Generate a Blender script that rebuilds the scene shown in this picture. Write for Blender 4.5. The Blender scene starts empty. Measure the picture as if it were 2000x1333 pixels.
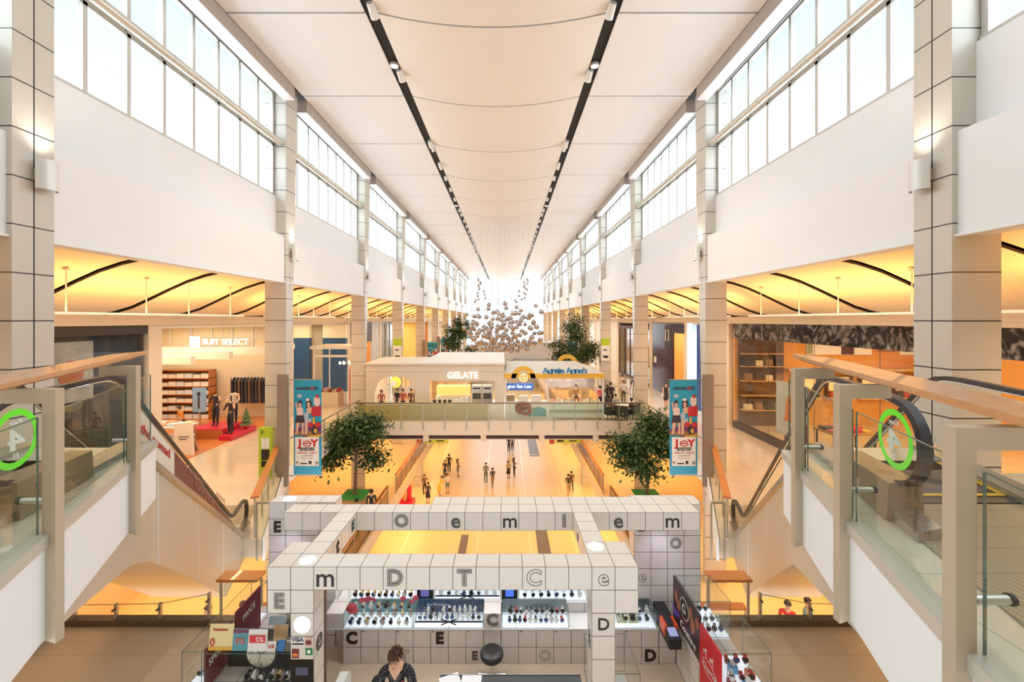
import bpy, bmesh, math, random
from mathutils import Vector, Matrix
random.seed(11)
R = math.radians
sc = bpy.context.scene
col = sc.collection
# ------------------------------------------------------------------ camera
cd = bpy.data.cameras.new('camera'); cam = bpy.data.objects.new('camera', cd); col.objects.link(cam)
cd.sensor_width = 36.0; cd.lens = 14.4; cd.clip_start = 0.05; cd.clip_end = 400
cd.shift_x = 0.005; cd.shift_y = -0.02075
cam.location = (0, 0, 0); cam.rotation_euler = (R(90), 0, 0)
sc.camera = cam
# ------------------------------------------------------------------ sky and exposure
w = bpy.data.worlds.new('sky'); sc.world = w; w.use_nodes = True
bg = w.node_tree.nodes['Background']
bg.inputs[1].default_value = 1.0
_t = w.node_tree; _c = _t.nodes.new('ShaderNodeTexCoord'); _s = _t.nodes.new('ShaderNodeSeparateXYZ'); _r = _t.nodes.new('ShaderNodeValToRGB')
_t.links.new(_c.outputs['Generated'], _s.inputs[0]); _t.links.new(_s.outputs[2], _r.inputs[0]); _t.links.new(_r.outputs[0], bg.inputs[0])
_e = _r.color_ramp.elements; _e[0].position = .16; _e[0].color = (1.7, 1.75, 1.8, 1); _e[1].position = .50; _e[1].color = (.92, 1.04, 1.08, 1)
_m = _e.new(.28); _m.color = (1.2, 1.26, 1.28, 1)
sc.view_settings.view_transform = 'Standard'; sc.view_settings.look = 'None'
sc.view_settings.gamma = 1.0; sc.view_settings.use_curve_mapping = False
sc.view_settings.exposure = 0.17
cy = sc.cycles
cy.max_bounces = 7; cy.diffuse_bounces = 4; cy.glossy_bounces = 3; cy.transmission_bounces = 4
cy.transparent_max_bounces = 16; cy.caustics_reflective = False; cy.caustics_refractive = False
cy.sample_clamp_indirect = 4.0; cy.use_denoising = True

NTH = 'first second third fourth fifth sixth seventh eighth ninth tenth eleventh twelfth thirteenth fourteenth fifteenth sixteenth seventeenth eighteenth nineteenth twentieth'.split()
CX = -0.43                                   # middle axis of the hall
F4, F3, F2, F1, ZC = -1.8, -5.9, -10.2, -14.5, 8.9   # floor levels and ceiling, camera eye = 0
def sx(s, d): return CX + s * d              # s = -1 left, +1 right
def at(x, y, Y): return ((x - 990) / 800 * Y, Y, (625 - y) / 800 * Y)

def area(name, loc, rot, sx_, sy_, power, color, spread=180):
    l = bpy.data.lights.new(name, 'AREA'); l.shape = 'RECTANGLE'; l.size = sx_; l.size_y = sy_
    l.energy = power; l.color = color; l.spread = R(spread)
    o = bpy.data.objects.new(name, l); o.location = loc; o.rotation_euler = rot; col.objects.link(o)
    return o
def spot(name, loc, rot, power, color, size=100, blend=.6, rad=.1):
    l = bpy.data.lights.new(name, 'SPOT'); l.energy = power; l.color = color
    l.spot_size = R(size); l.spot_blend = blend; l.shadow_soft_size = rad
    o = bpy.data.objects.new(name, l); o.location = loc; o.rotation_euler = rot; col.objects.link(o)
    return o
DAY = (.90, .95, 1.0); WARM = (1.0, .64, .28); SOFT = (1.0, .88, .72)
# daylight at the two clerestories and at the glazed end wall
for s, nm in ((-1, 'left'), (1, 'right')):
    area('daylight_window_' + nm, (sx(s, 9.3), 46, 6.9), (0, R(90 * s), 0), 3.6, 92, 4300, DAY)
area('daylight_window_end', (CX, 93.5, 2), (R(-90), 0, 0), 15, 13, 1200, DAY)
# ------------------------------------------------------------------ materials
MC = {}
def nt(name):
    m = bpy.data.materials.new(name); m.use_nodes = True
    return m, m.node_tree, m.node_tree.nodes['Principled BSDF']
def M(name, c, r=.5, m=0.0, e=0.0, ec=None, n=0.0, ns=6.0, coat=0.0):
    if name in MC: return MC[name]
    mt, t, b = nt(name)
    b.inputs['Base Color'].default_value = (*c, 1); b.inputs['Roughness'].default_value = r; b.inputs['Metallic'].default_value = m
    if coat: b.inputs['Coat Weight'].default_value = coat
    if e:
        b.inputs['Emission Color'].default_value = (*(ec or c), 1); b.inputs['Emission Strength'].default_value = e
    if n:
        tx = t.nodes.new('ShaderNodeTexCoord'); no = t.nodes.new('ShaderNodeTexNoise'); no.inputs['Scale'].default_value = ns
        no.inputs['Detail'].default_value = 4
        mx = t.nodes.new('ShaderNodeMix'); mx.data_type = 'RGBA'
        mx.inputs[6].default_value = (*[max(0, k * (1 - n)) for k in c], 1); mx.inputs[7].default_value = (*[min(1, k * (1 + n)) for k in c], 1)
        t.links.new(tx.outputs['Object'], no.inputs['Vector']); t.links.new(no.outputs['Fac'], mx.inputs[0])
        t.links.new(mx.outputs[2], b.inputs['Base Color'])
    MC[name] = mt; return mt
def G(name, tint, refl=1.0, rough=.02, base=.0):
    if name in MC: return MC[name]
    mt = bpy.data.materials.new(name); mt.use_nodes = True; t = mt.node_tree; t.nodes.clear()
    o = t.nodes.new('ShaderNodeOutputMaterial'); tr = t.nodes.new('ShaderNodeBsdfTransparent'); gl = t.nodes.new('ShaderNodeBsdfGlossy')
    fr = t.nodes.new('ShaderNodeFresnel'); fr.inputs[0].default_value = 1.5
    mu = t.nodes.new('ShaderNodeMath'); mu.operation = 'MULTIPLY_ADD'; mu.inputs[1].default_value = refl; mu.inputs[2].default_value = base; mu.use_clamp = True
    mx = t.nodes.new('ShaderNodeMixShader')
    tr.inputs[0].default_value = (*tint, 1); gl.inputs[0].default_value = (1, 1, 1, 1); gl.inputs['Roughness'].default_value = rough
    ge = t.nodes.new('ShaderNodeNewGeometry'); sb = t.nodes.new('ShaderNodeMath'); sb.operation = 'SUBTRACT'; sb.inputs[0].default_value = 1
    mm = t.nodes.new('ShaderNodeMath'); mm.operation = 'MULTIPLY'; t.links.new(ge.outputs['Backfacing'], sb.inputs[1]); t.links.new(sb.outputs[0], mm.inputs[1])
    t.links.new(fr.outputs[0], mu.inputs[0]); t.links.new(mu.outputs[0], mm.inputs[0]); t.links.new(mm.outputs[0], mx.inputs[0]); t.links.new(tr.outputs[0], mx.inputs[1])
    t.links.new(gl.outputs[0], mx.inputs[2]); t.links.new(mx.outputs[0], o.inputs[0])
    MC[name] = mt; return mt
def grid_mat(name, c, line, pitch, origin, width=.008, r=.35, axes='xyz', coords='Position', var=0.0, coat=0):
    """panels with dark joints every pitch metres along each axis of the surface"""
    if name in MC: return MC[name]
    mt, t, b = nt(name); L = t.links.new
    b.inputs['Roughness'].default_value = r
    if coat: b.inputs['Coat Weight'].default_value = coat; b.inputs['Coat Roughness'].default_value = .08
    ge = t.nodes.new('ShaderNodeNewGeometry'); se = t.nodes.new('ShaderNodeSeparateXYZ'); sn = t.nodes.new('ShaderNodeSeparateXYZ')
    if coords == 'Position': L(ge.outputs['Position'], se.inputs[0])
    else:
        tc = t.nodes.new('ShaderNodeTexCoord'); L(tc.outputs['Object'], se.inputs[0])
    L(ge.outputs['Normal'], sn.inputs[0])
    def ma(op, a, bb=None, cc=None):
        n = t.nodes.new('ShaderNodeMath'); n.operation = op
        for k, v in enumerate((a, bb, cc)):
            if v is None: continue
            if isinstance(v, (int, float)): n.inputs[k].default_value = v
            else: L(v, n.inputs[k])
        return n.outputs[0]
    tot = None
    for i, ax in enumerate('xyz'):
        if ax not in axes: continue
        p = pitch[i] if isinstance(pitch, (tuple, list)) else pitch
        q = ma('ADD', se.outputs[i], -origin[i] + p / 2 + p * 400)
        q = ma('MODULO', q, p); q = ma('SUBTRACT', q, p / 2); q = ma('ABSOLUTE', q); q = ma('LESS_THAN', q, width)
        nn = ma('ABSOLUTE', sn.outputs[i]); nn = ma('LESS_THAN', nn, .6); q = ma('MULTIPLY', q, nn)
        tot = q if tot is None else ma('MAXIMUM', tot, q)
    mx = t.nodes.new('ShaderNodeMix'); mx.data_type = 'RGBA'
    mx.inputs[6].default_value = (*c, 1); mx.inputs[7].default_value = (*line, 1)
    if var:
        no = t.nodes.new('ShaderNodeTexNoise'); no.inputs['Scale'].default_value = 1.3; no.inputs['Detail'].default_value = 6
        L(ge.outputs['Position'], no.inputs['Vector'])
        m2 = t.nodes.new('ShaderNodeMix'); m2.data_type = 'RGBA'; L(no.outputs['Fac'], m2.inputs[0])
        m2.inputs[6].default_value = (*[k * (1 - var) for k in c], 1); m2.inputs[7].default_value = (*[min(1, k * (1 + var)) for k in c], 1)
        L(m2.outputs[2], mx.inputs[6])
    L(tot, mx.inputs[0]); L(mx.outputs[2], b.inputs['Base Color'])
    MC[name] = mt; return mt

white = M('white_plaster', (.86, .86, .86), .6, n=.02, ns=1)
ceilw = M('ceiling_panel_white', (.89, .88, .88), .65, n=.015, ns=1)
black = M('black_gap', (.012, .011, .012), .7)
taupe = M('taupe_bulkhead', (.42, .36, .32), .6)
bandb = M('beige_bulkhead', (.72, .62, .48), .6)
wavy = M('cream_wave_ceiling', (.84, .70, .50), .6, n=.02)
alum = M('champagne_aluminium', (.62, .60, .55), .35, .35)
steel = M('brushed_steel', (.55, .54, .50), .3, .85)
bronze = M('satin_bronze_post', (.40, .36, .28), .4, .5)
postm = M('satin_beige_steel', (.55, .46, .33), .38, .3)
chrome = M('chrome', (.85, .85, .86), .08, 1)
rubber = M('black_rubber', (.02, .02, .028), .35)
wood = M('warm_wood_rail', (.55, .26, .10), .35, n=.18, ns=14, coat=.4)
woodo = M('orange_wood_rail', (.62, .22, .05), .35, n=.15, ns=9, coat=.3)
cladm = M('beige_metal_cladding', (.55, .53, .46), .3, .25)
blk = M('matt_black', (.018, .018, .02), .5)
dkgrey = M('dark_grey', (.09, .09, .095), .5)
winglass = G('window_glass', (.93, .98, 1.0), .6)
railglass = G('green_rail_glass', (.95, .98, .955), .6)
caseglass = G('clear_case_glass', (.97, .985, .98), .6)
shopglass = G('shop_glass', (.93, .94, .93), 1.2)
glassedge = M('glass_edge_green', (.10, .16, .13), .2)
colm = grid_mat('column_panels', (.62, .575, .50), (.06, .055, .05), (10, 10, .84), (5, 5, 0), .012, .38, 'z', 'Object')
floor3 = grid_mat('polished_cream_floor', (.76, .62, .46), (.60, .47, .34), 1.2, (0, 0, 0), .006, .12, 'xy', var=.08, coat=.5)
floor1 = grid_mat('polished_amber_floor', (.78, .56, .28), (.70, .50, .26), 2.4, (0, 0, 0), .006, .3, 'xy', var=.06, coat=.06)
floor4 = grid_mat('upper_floor_tiles', (.72, .66, .54), (.36, .33, .28), .9, (.1, .2, 0), .004, .1, 'xy', var=.04, coat=.6)
cube = grid_mat('white_cube_laminate', (.80, .75, .69), (.05, .035, .03), .3, (-3.1, 5.3, -3.2), .0042, .28)
cubeb = grid_mat('white_counter_laminate', (.72, .68, .66), (.05, .035, .03), .3, (-3.1, 7.0, -3.2), .0042, .3)
ink = M('black_print', (.02, .012, .012), .5)
greyink = M('grey_print', (.10, .095, .09), .5)
glowd = M('lit_disc', (.9, .95, 1), .4, e=.75, ec=(.80, .90, 1))

# ------------------------------------------------------------------ mesh builder
def rootof(o):
    while o.parent: o = o.parent
    return o
class MB:
    def __init__(s): s.v = []; s.f = []; s.m = []; s.c = 0
    def add(s, vs, fs):
        n = len(s.v); s.v += [tuple(v) for v in vs]
        for f in fs: s.f.append([n + i for i in f]); s.m.append(s.c)
        return s
    def mat(s, k): s.c = k; return s
    def box(s, x0, x1, y0, y1, z0, z1):
        return s.add([(x0, y0, z0), (x1, y0, z0), (x1, y1, z0), (x0, y1, z0), (x0, y0, z1), (x1, y0, z1), (x1, y1, z1), (x0, y1, z1)],
                     [(3, 2, 1, 0), (4, 5, 6, 7), (0, 1, 5, 4), (1, 2, 6, 5), (2, 3, 7, 6), (3, 0, 4, 7)])
    def prism(s, pts, vec):
        n = len(pts); q = [tuple(Vector(p) + Vector(vec)) for p in pts]
        return s.add(list(pts) + q, [tuple(range(n))[::-1], tuple(range(n, 2 * n))] + [(i, (i + 1) % n, n + (i + 1) % n, n + i) for i in range(n)])
    def hexa(s, b, t):   # 4 bottom + 4 top corners
        return s.add(list(b) + list(t), [(3, 2, 1, 0), (4, 5, 6, 7), (0, 1, 5, 4), (1, 2, 6, 5), (2, 3, 7, 6), (3, 0, 4, 7)])
    def bar(s, p, q, w, h):
        p = Vector(p); q = Vector(q); d = (q - p).normalized(); up = Vector((0, 0, 1))
        if abs(d.z) > .95: up = Vector((0, 1, 0))
        a = d.cross(up).normalized() * w / 2; b = a.cross(d).normalized() * h / 2
        return s.hexa([p - a - b, p + a - b, p + a + b, p - a + b], [q - a - b, q + a - b, q + a + b, q - a + b])
    def tube(s, pts, r, n=8, caps=True, closed=False):
        P = [Vector(p) for p in pts]; rs = r if isinstance(r, (list, tuple)) else [r] * len(P)
        vs = []; k = len(P); prev = None
        for i, p in enumerate(P):
            a = P[(i - 1) % k] if (i or closed) else p; b = P[(i + 1) % k] if (i < k - 1 or closed) else p
            d = (b - a).normalized()
            if prev is None:
                u = Vector((0, 0, 1)) if abs(d.z) < .9 else Vector((1, 0, 0)); u = (u - d * u.dot(d)).normalized()
            else:
                u = prev - d * prev.dot(d)
                u = u.normalized() if u.length > 1e-6 else d.orthogonal().normalized()
            prev = u; w = d.cross(u)
            for j in range(n):
                t = 2 * math.pi * j / n; vs.append(p + (u * math.cos(t) + w * math.sin(t)) * rs[i])
        fs = []
        for i in range(k if closed else k - 1):
            i2 = (i + 1) % k
            for j in range(n): fs.append((i * n + j, i * n + (j + 1) % n, i2 * n + (j + 1) % n, i2 * n + j))
        if caps and not closed: fs += [tuple(range(n))[::-1], tuple(range((k - 1) * n, k * n))]
        return s.add(vs, fs)
    def lathe(s, c, prof, n=16, ax='z'):
        vs = []
        for r, h in prof:
            for j in range(n):
                t = 2 * math.pi * j / n; a, b = r * math.cos(t), r * math.sin(t)
                o = (a, b, h) if ax == 'z' else ((h, a, b) if ax == 'x' else (a, -h, b))
                vs.append((c[0] + o[0], c[1] + o[1], c[2] + o[2]))
        fs = []; k = len(prof)
        for i in range(k - 1):
            for j in range(n): fs.append((i * n + j, i * n + (j + 1) % n, (i + 1) * n + (j + 1) % n, (i + 1) * n + j))
        fs += [tuple(range(n))[::-1], tuple(range((k - 1) * n, k * n))]
        return s.add(vs, fs)
    def ball(s, c, r, nu=12, nv=8, fn=None):
        r = r if isinstance(r, (tuple, list)) else (r, r, r); vs = []
        for i in range(1, nv):
            p = math.pi * i / nv
            for j in range(nu):
                t = 2 * math.pi * j / nu
                q = (math.sin(p) * math.cos(t), math.sin(p) * math.sin(t), math.cos(p))
                if fn: q = fn(*q)
                vs.append((c[0] + q[0] * r[0], c[1] + q[1] * r[1], c[2] + q[2] * r[2]))
        top = fn(0, 0, 1) if fn else (0, 0, 1); bo = fn(0, 0, -1) if fn else (0, 0, -1)
        vs.append(tuple(c[k] + top[k] * r[k] for k in range(3))); vs.append(tuple(c[k] + bo[k] * r[k] for k in range(3)))
        fs = []; T = len(vs) - 2; B = T + 1
        for i in range(nv - 2):
            for j in range(nu): fs.append((i * nu + j, (i + 1) * nu + j, (i + 1) * nu + (j + 1) % nu, i * nu + (j + 1) % nu))
        for j in range(nu):
            fs.append((T, j, (j + 1) % nu)); l = (nv - 2) * nu; fs.append((B, l + (j + 1) % nu, l + j))
        return s.add(vs, fs)
    def build(s, name, mats, parent=None, loc=None, smooth=0):
        if not isinstance(mats, (list, tuple)): mats = [mats]
        off = Vector((0, 0, 0))
        if parent: off = rootof(parent).location
        elif loc: off = Vector(loc)
        me = bpy.data.meshes.new(name)
        me.from_pydata([tuple(Vector(v) - off) for v in s.v], [], s.f)
        for m in mats: me.materials.append(m)
        if len(mats) > 1: me.polygons.foreach_set('material_index', s.m)
        bm = bmesh.new(); bm.from_mesh(me); bmesh.ops.recalc_face_normals(bm, faces=bm.faces); bm.to_mesh(me); bm.free()
        if smooth:
            me.polygons.foreach_set('use_smooth', [True] * len(me.polygons))
            if smooth < 170: me.set_sharp_from_angle(angle=R(smooth))
        o = bpy.data.objects.new(name, me); col.objects.link(o)
        if parent: o.parent = parent
        elif loc: o.location = loc
        return o
def tag(o, label=None, cat=None, group=None, kind=None):
    if label: o['label'] = label
    if cat: o['category'] = cat
    if group: o['group'] = group
    if kind: o['kind'] = kind
    return o
def thing(name, label, cat, loc, group=None, kind=None):
    o = bpy.data.objects.new(name, None); o.empty_display_size = .1; col.objects.link(o); o.location = loc
    return tag(o, label, cat, group, kind)
def struct(mb, name, mats, label=None, smooth=0, loc=None):
    return tag(mb.build(name, mats, loc=loc, smooth=smooth), label, None, None, 'structure')
def kids(o): return [c for c in bpy.data.objects if c.parent == o]
def dup(root, loc, label=None, rz=None, group=None, scale=None, tree=None):
    r = root.copy(); col.objects.link(r); r.location = loc
    if rz is not None: r.rotation_euler = (0, 0, rz)
    if scale: r.scale = (scale,) * 3
    if label: r['label'] = label
    if group: r['group'] = group
    for ch in (tree if tree is not None else kids(root)):
        g = ch.children
        c = ch.copy(); col.objects.link(c); c.parent = r
        for x in g:
            y = x.copy(); col.objects.link(y); y.parent = c
    return r
# lettering -------------------------------------------------------------
TC = {}
def textmesh(s, size, ext=.004, bold=0.0, outline=0.0, sxy=1.0):
    k = (s, size, ext, bold, outline, sxy)
    if k in TC: return TC[k]
    cu = bpy.data.curves.new('t', 'FONT'); cu.body = s; cu.size = size; cu.align_x = 'CENTER'; cu.align_y = 'CENTER'
    cu.resolution_u = 3
    if outline:
        cu.fill_mode = 'NONE'; cu.bevel_depth = outline; cu.bevel_resolution = 0; cu.offset = bold
    else: cu.extrude = ext; cu.offset = bold
    o = bpy.data.objects.new('t', cu); col.objects.link(o)
    dg = bpy.context.evaluated_depsgraph_get(); dg.update()
    me = bpy.data.meshes.new_from_object(o.evaluated_get(dg)); bpy.data.objects.remove(o); bpy.data.curves.remove(cu)
    TC[k] = ([tuple(v.co) for v in me.vertices], [tuple(p.vertices) for p in me.polygons]); bpy.data.meshes.remove(me)
    return TC[k]
def face_map(face):
    return {'front': lambda x, y, z: (x, -z, y), 'right': lambda x, y, z: (z, x, y), 'left': lambda x, y, z: (-z, -x, y),
            'up': lambda x, y, z: (x, y, z)}[face]
def put_text(mb, s, size, pos, face='front', ext=.004, bold=0.0, outline=0.0, sx_=1.0, rot=0.0, mirror=False):
    vs, fs = textmesh(s, size, ext, bold, outline); fm = face_map(face); c, q = math.cos(rot), math.sin(rot); out = []
    for x, y, z in vs:
        x *= sx_ * (-1 if mirror else 1); x, y = x * c - y * q, x * q + y * c
        d = fm(x, y, z + ext); out.append((pos[0] + d[0], pos[1] + d[1], pos[2] + d[2]))
    return mb.add(out, fs)
ORD = ['nearest', 'second', 'third', 'fourth', 'fifth', 'sixth', 'seventh', 'eighth', 'ninth', 'tenth', 'eleventh', 'twelfth', 'thirteenth', 'fourteenth', 'fifteenth', 'sixteenth', 'seventeenth', 'eighteenth', 'nineteenth', 'twentieth']
# ================================================================== the hall
YE = 92.0
BAYS = 9
rear = [7.7 + 8.8 * i for i in range(BAYS + 1)]     # far face of each column pair
cw = .66
sides = ((-1, 'left'), (1, 'right'))
# floors ----------------------------------------------------------------
struct(MB().box(-17, 16, 2.5, 8.0, F3 - .45, F3), 'floor_kiosk_deck', grid_mat('tan_deck_floor', (.60, .47, .33), (.44, .34, .23), 1.2, (0, 0, 0), .005, .2, 'xy', var=.05, coat=.25), 'polished tan floor around the white watch kiosk')
woodfl = M('pale_wood_planks', (.56, .45, .33), .4, n=.12, ns=3)
struct(MB().box(-2.8, 2.88, 4.2, 7.0, F3 + .004, F3 + .016), 'floor_kiosk_inside', woodfl, 'pale wooden floor inside the watch kiosk')
struct(MB().box(-17, 16, 8, 99, F1 - .4, F1), 'floor_ground', floor1, 'amber polished floor of the ground level far below')
for s, nm in sides:
    pl = [(sx(s, d), y, F3) for d, y in ((6.15, 11), (8.32, 16.0), (8.32, YE), (15.8, YE), (15.8, 11))]
    m = MB(); m.prism(pl, (0, 0, -.5)); struct(m, 'floor_%s_aisle' % nm, floor3, '%s aisle floor of polished cream stone beside the shops' % nm)
    m = MB(); m.box(*sorted((sx(s, 6.0), sx(s, 15.8))), 8.6, YE, F2 - .5, F2); struct(m, 'floor_%s_lower' % nm, floor1, '%s gallery floor one level below the aisles' % nm)
    # white edge board of the aisle slab
    m = MB(); m.bar((sx(s, 8.28), 16.1, F3 - .28), (sx(s, 8.28), YE, F3 - .28), .06, .6); m.bar((sx(s, 6.10), 11, F3 - .28), (sx(s, 8.28), 16.1, F3 - .28), .06, .6)
    struct(m, 'trim_%s_aisle_edge' % nm, white)
    m = MB(); m.box(*sorted((sx(s, 5.94), sx(s, 6.0))), 8.6, YE, F2 - .62, F2 + .06); struct(m, 'trim_%s_lower_edge' % nm, bandb)
# dark inlays on the ground floor
m = MB(); g = F1 + .006
for p in (((1.95, 28.2), (2.75, 28.2), (2.75, 22), (1.95, 22)), ((2.45, 52), (3.5, 52), (3.5, 43.4), (2.45, 43.4)), ((-3.05, 27.6), (-2.55, 27.6), (-2.55, 22), (-3.05, 22))):
    m.add([(x, y, g) for x, y in p], [(0, 1, 2, 3)])
struct(m, 'trim_floor_inlay', M('dark_floor_inlay', (.16, .13, .10), .35))
m = MB()
for x in (-6.6, -1.9, 1.5, 4.4): m.box(x - .07, x + .07, 20, 90, g, g + .003)
for y in (37, 44): m.box(-1.9, 4.4, y - .06, y + .06, g, g + .003)
struct(m, 'trim_floor_line', M('pale_floor_line', (.85, .68, .42), .2))
m = MB()
for s in (-1, 1): m.box(*sorted((sx(s, 8.2), sx(s, 8.75))), 18, 90, g, g + .004)
struct(m, 'trim_floor_border', M('brown_floor_border', (.25, .15, .07), .3))
# columns ---------------------------------------------------------------
for s, nm in sides:
    for i in range(BAYS + 1):
        y1 = rear[i]; y0 = y1 - cw; lean = 0 if i == 0 else 1
        z0, z1 = F1, ZC + .3
        def fr(d): return sx(s, d)
        b_in_f, b_in_r = (8.10, 8.32) if lean else (8.08, 8.08)
        t_in_f, t_in_r = (8.12, 8.00) if lean else (8.08, 8.08)
        out = 8.93
        def ring(f, r_, z): return [(fr(out), y0, z), (fr(f), y0, z), (fr(r_), y1, z), (fr(out), y1, z)]
        m = MB(); zs = [F1, F3, 1.5, z1]
        def lp(a, b, z): k = max(0, min(1, (z - F3) / (z1 - F3))); return a + (b - a) * k
        for a, b in zip(zs[:-1], zs[1:]):
            m.hexa(ring(lp(b_in_f, t_in_f, a), lp(b_in_r, t_in_r, a), a), ring(lp(b_in_f, t_in_f, b), lp(b_in_r, t_in_r, b), b))
        o = struct(m, 'column', colm, '%s column clad in beige metal panels on the %s' % (ORD[i], nm), loc=(fr(8.5), (y0 + y1) / 2, F3))
        # joint down the middle of the face towards the hall
        j = MB(); j.hexa([(fr(lp(b_in_f, t_in_f, a) - .004) if False else fr((lp(b_in_f, t_in_f, F3) + lp(b_in_r, t_in_r, F3)) / 2 - .004), (y0 + y1) / 2 + k, F3) for k in (-.008, .008)] + [(fr(8.5), (y0 + y1) / 2 + k, F3) for k in (.008, -.008)],
                          [(fr((lp(b_in_f, t_in_f, z1) + lp(b_in_r, t_in_r, z1)) / 2 - .004), (y0 + y1) / 2 + k, z1) for k in (-.008, .008)] + [(fr(8.5), (y0 + y1) / 2 + k, z1) for k in (.008, -.008)])
        j.build('joint', black, o)
        if i < BAYS:
            # wall lamp: bracket and half round shade throwing light up and down
            zc = 2.62; ym = (y0 + y1) / 2 + .08; dd = (lp(b_in_f, t_in_f, zc) + lp(b_in_r, t_in_r, zc)) / 2
            t = thing('wall_lamp', 'wall lamp with a curved metal shade on the %s %s column' % (ORD[i], nm), 'wall lamp', (fr(dd), ym, zc), 'wall lamps on the columns')
            MB().box(*sorted((fr(dd), fr(dd - .16))), ym - .09, ym + .09, zc - .1, zc + .1).build('bracket', taupe, t)
            sh = MB(); n = 10; c0 = fr(dd - .12); ps = []
            for k in range(n + 1):
                a = math.pi * k / n; ps.append((c0 - s * .17 * math.sin(a), ym + .17 * math.cos(a)))
            vs = [(x, y, z) for z in (zc - .27, zc + .27) for x, y in ps]; fs = [(k, k + 1, n + 2 + k, n + 1 + k) for k in range(n)]
            vs2 = [(c0 + (x - c0) * .94, ym + (y - ym) * .94, z) for x, y, z in vs]; N = len(vs)
            sh.add(vs + vs2, fs + [tuple(N + q for q in f[::-1]) for f in fs] + [(k, k + 1, N + k + 1, N + k) for k in range(n)] + [(n + 1 + k, n + 2 + k, N + n + 2 + k, N + n + 1 + k) for k in range(n)])
            sh.build('lamp_shade', M('pale_lamp_shade', (.75, .73, .68), .4, .2), t, smooth=60)
            spot('wall_lamp_light', (fr(dd - .2), ym, zc + .3), (0, R(180 + s * -18), 0), 60, (1, .93, .84), 130, .8, .12)
# walls above the aisles, windows, roof ---------------------------------
for s, nm in sides:
    m = MB(); f = lambda d: sx(s, d)
    m.box(*sorted((f(8.18), f(8.75))), 2.5, YE, 1.46, 3.25)
    m.box(*sorted((f(8.5), f(8.8))), 2.5, YE, 3.25, 4.78)
    struct(m, 'wall_' + nm, white, 'white %s wall between the aisle ceiling and the clerestory windows' % nm)
    struct(MB().box(*sorted((f(8.12), f(8.3))), 2.5, YE, 1.43, 1.47), 'trim_%s_wall_edge' % nm, white)
    for i in range(-1, BAYS):
        a = rear[i] + .02 if i >= 0 else 2.6
        b = rear[i + 1] - cw - .02
        wn = 'window_%d' % (i + 2 + (0 if s < 0 else 20))
        fm = MB(); ps = MB(); n = 8 if i >= 0 else 4; st = (b - a) / n
        x0, x1 = sorted((f(8.56), f(8.70)))
        fm.box(x0 - .03, x1 + .03, a, b, 4.76, 4.86); fm.box(x0, x1, a, b, 6.72, 6.80); fm.box(x0, x1, a, b, 7.05, 7.13); fm.box(x0, x1, a, b, 8.72, 8.82)
        for k in range(n + 1):
            y = min(max(a + k * st, a + .05), b - .05); fm.box(x0, x1, y - .05, y + .05, 4.86, 8.74)
        o = struct(fm, wn, alum, '%s clerestory window of two rows of panes on the %s' % (ORD[i + 1], nm))
        xg = f(8.64)
        ps.box(xg - .006, xg + .006, a, b, 4.84, 6.74); ps.box(xg - .006, xg + .006, a, b, 7.1, 8.74); ps.build('window_pane', winglass, o)
        sp = MB(); xs = f(8.62); sp.box(xs - .03, xs + .03, a, b, 6.8, 7.06); sp.build('window_spandrel', alum, o)
        pp = MB(); xp = f(8.30); ye = b + .12; pp.tube([(xp, a - .1, 6.82), (xp, ye, 6.82)], .115, 16)
        pp.build('transom_pipe', M('satin_duct_metal', (.66, .63, .56), .32, .5), o, smooth=50)
        rg = MB(); y = a + .9
        while y < b: rg.lathe((xp, y, 6.82), [(.119, -.02), (.121, 0), (.119, .02)], 16, 'y'); y += 2.05
        rg.build('pipe_ring', alum, o)
        # bulkhead beam under the ceiling edge
        m = MB(); xa, xb = sorted((f(7.7), f(8.12))); m.mat(0).box(xa, xb, a + .12, b - .12, 8.43, 8.95); m.mat(1).box(xa, xb, a + .12, b - .12, 8.418, 8.43)
        struct(m, 'trim_bulkhead', [taupe, white])
# ceiling
m = MB(); seam = [3.03 + 4.42 * k for k in range(21)]; seam = [y for y in seam if y < YE + 4]
m2 = MB()
for a, b in zip(seam[:-1], seam[1:]):
    for s in (-1, 1):
        m.box(*sorted((sx(s, 3.68), sx(s, 7.68))), a + .035, b - .035, ZC, ZC + .05)
    N = 14; vs = []; 
    for y in (a + .035, b - .035):
        for z_ in (0, .05):
            for k in range(N + 1):
                u = k / N * 2 - 1; vs.append((CX + u * 3.32, y, ZC - .42 * (1 - u * u) + z_))
    q = N + 1; fs = []
    for k in range(N): fs += [(k, k + 1, 2 * q + k + 1, 2 * q + k), (q + k, 3 * q + k, 3 * q + k + 1, q + k + 1), (k, q + k, q + k + 1, k + 1), (2 * q + k, 2 * q + k + 1, 3 * q + k + 1, 3 * q + k)]
    m2.add(vs, fs)
struct(m, 'ceiling', ceilw, 'flat white side ceiling panels divided by thin dark seams')
struct(m2, 'ceiling_centre', M('ceiling_panel_cream', (.87, .80, .72), .6), 'row of sagging cream ceiling panels down the middle', smooth=40)
struct(MB().box(sx(-1, 8.9), sx(1, 8.9), 2, YE + 1, ZC + .32, ZC + .5), 'roof', black, 'dark void above the ceiling panels')
m = MB()
for s in (-1, 1): m.box(*sorted((sx(s, 3.34), sx(s, 3.66))), 2, YE, ZC + .06, ZC + .1)
struct(m, 'trim_light_channel', black)
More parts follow.
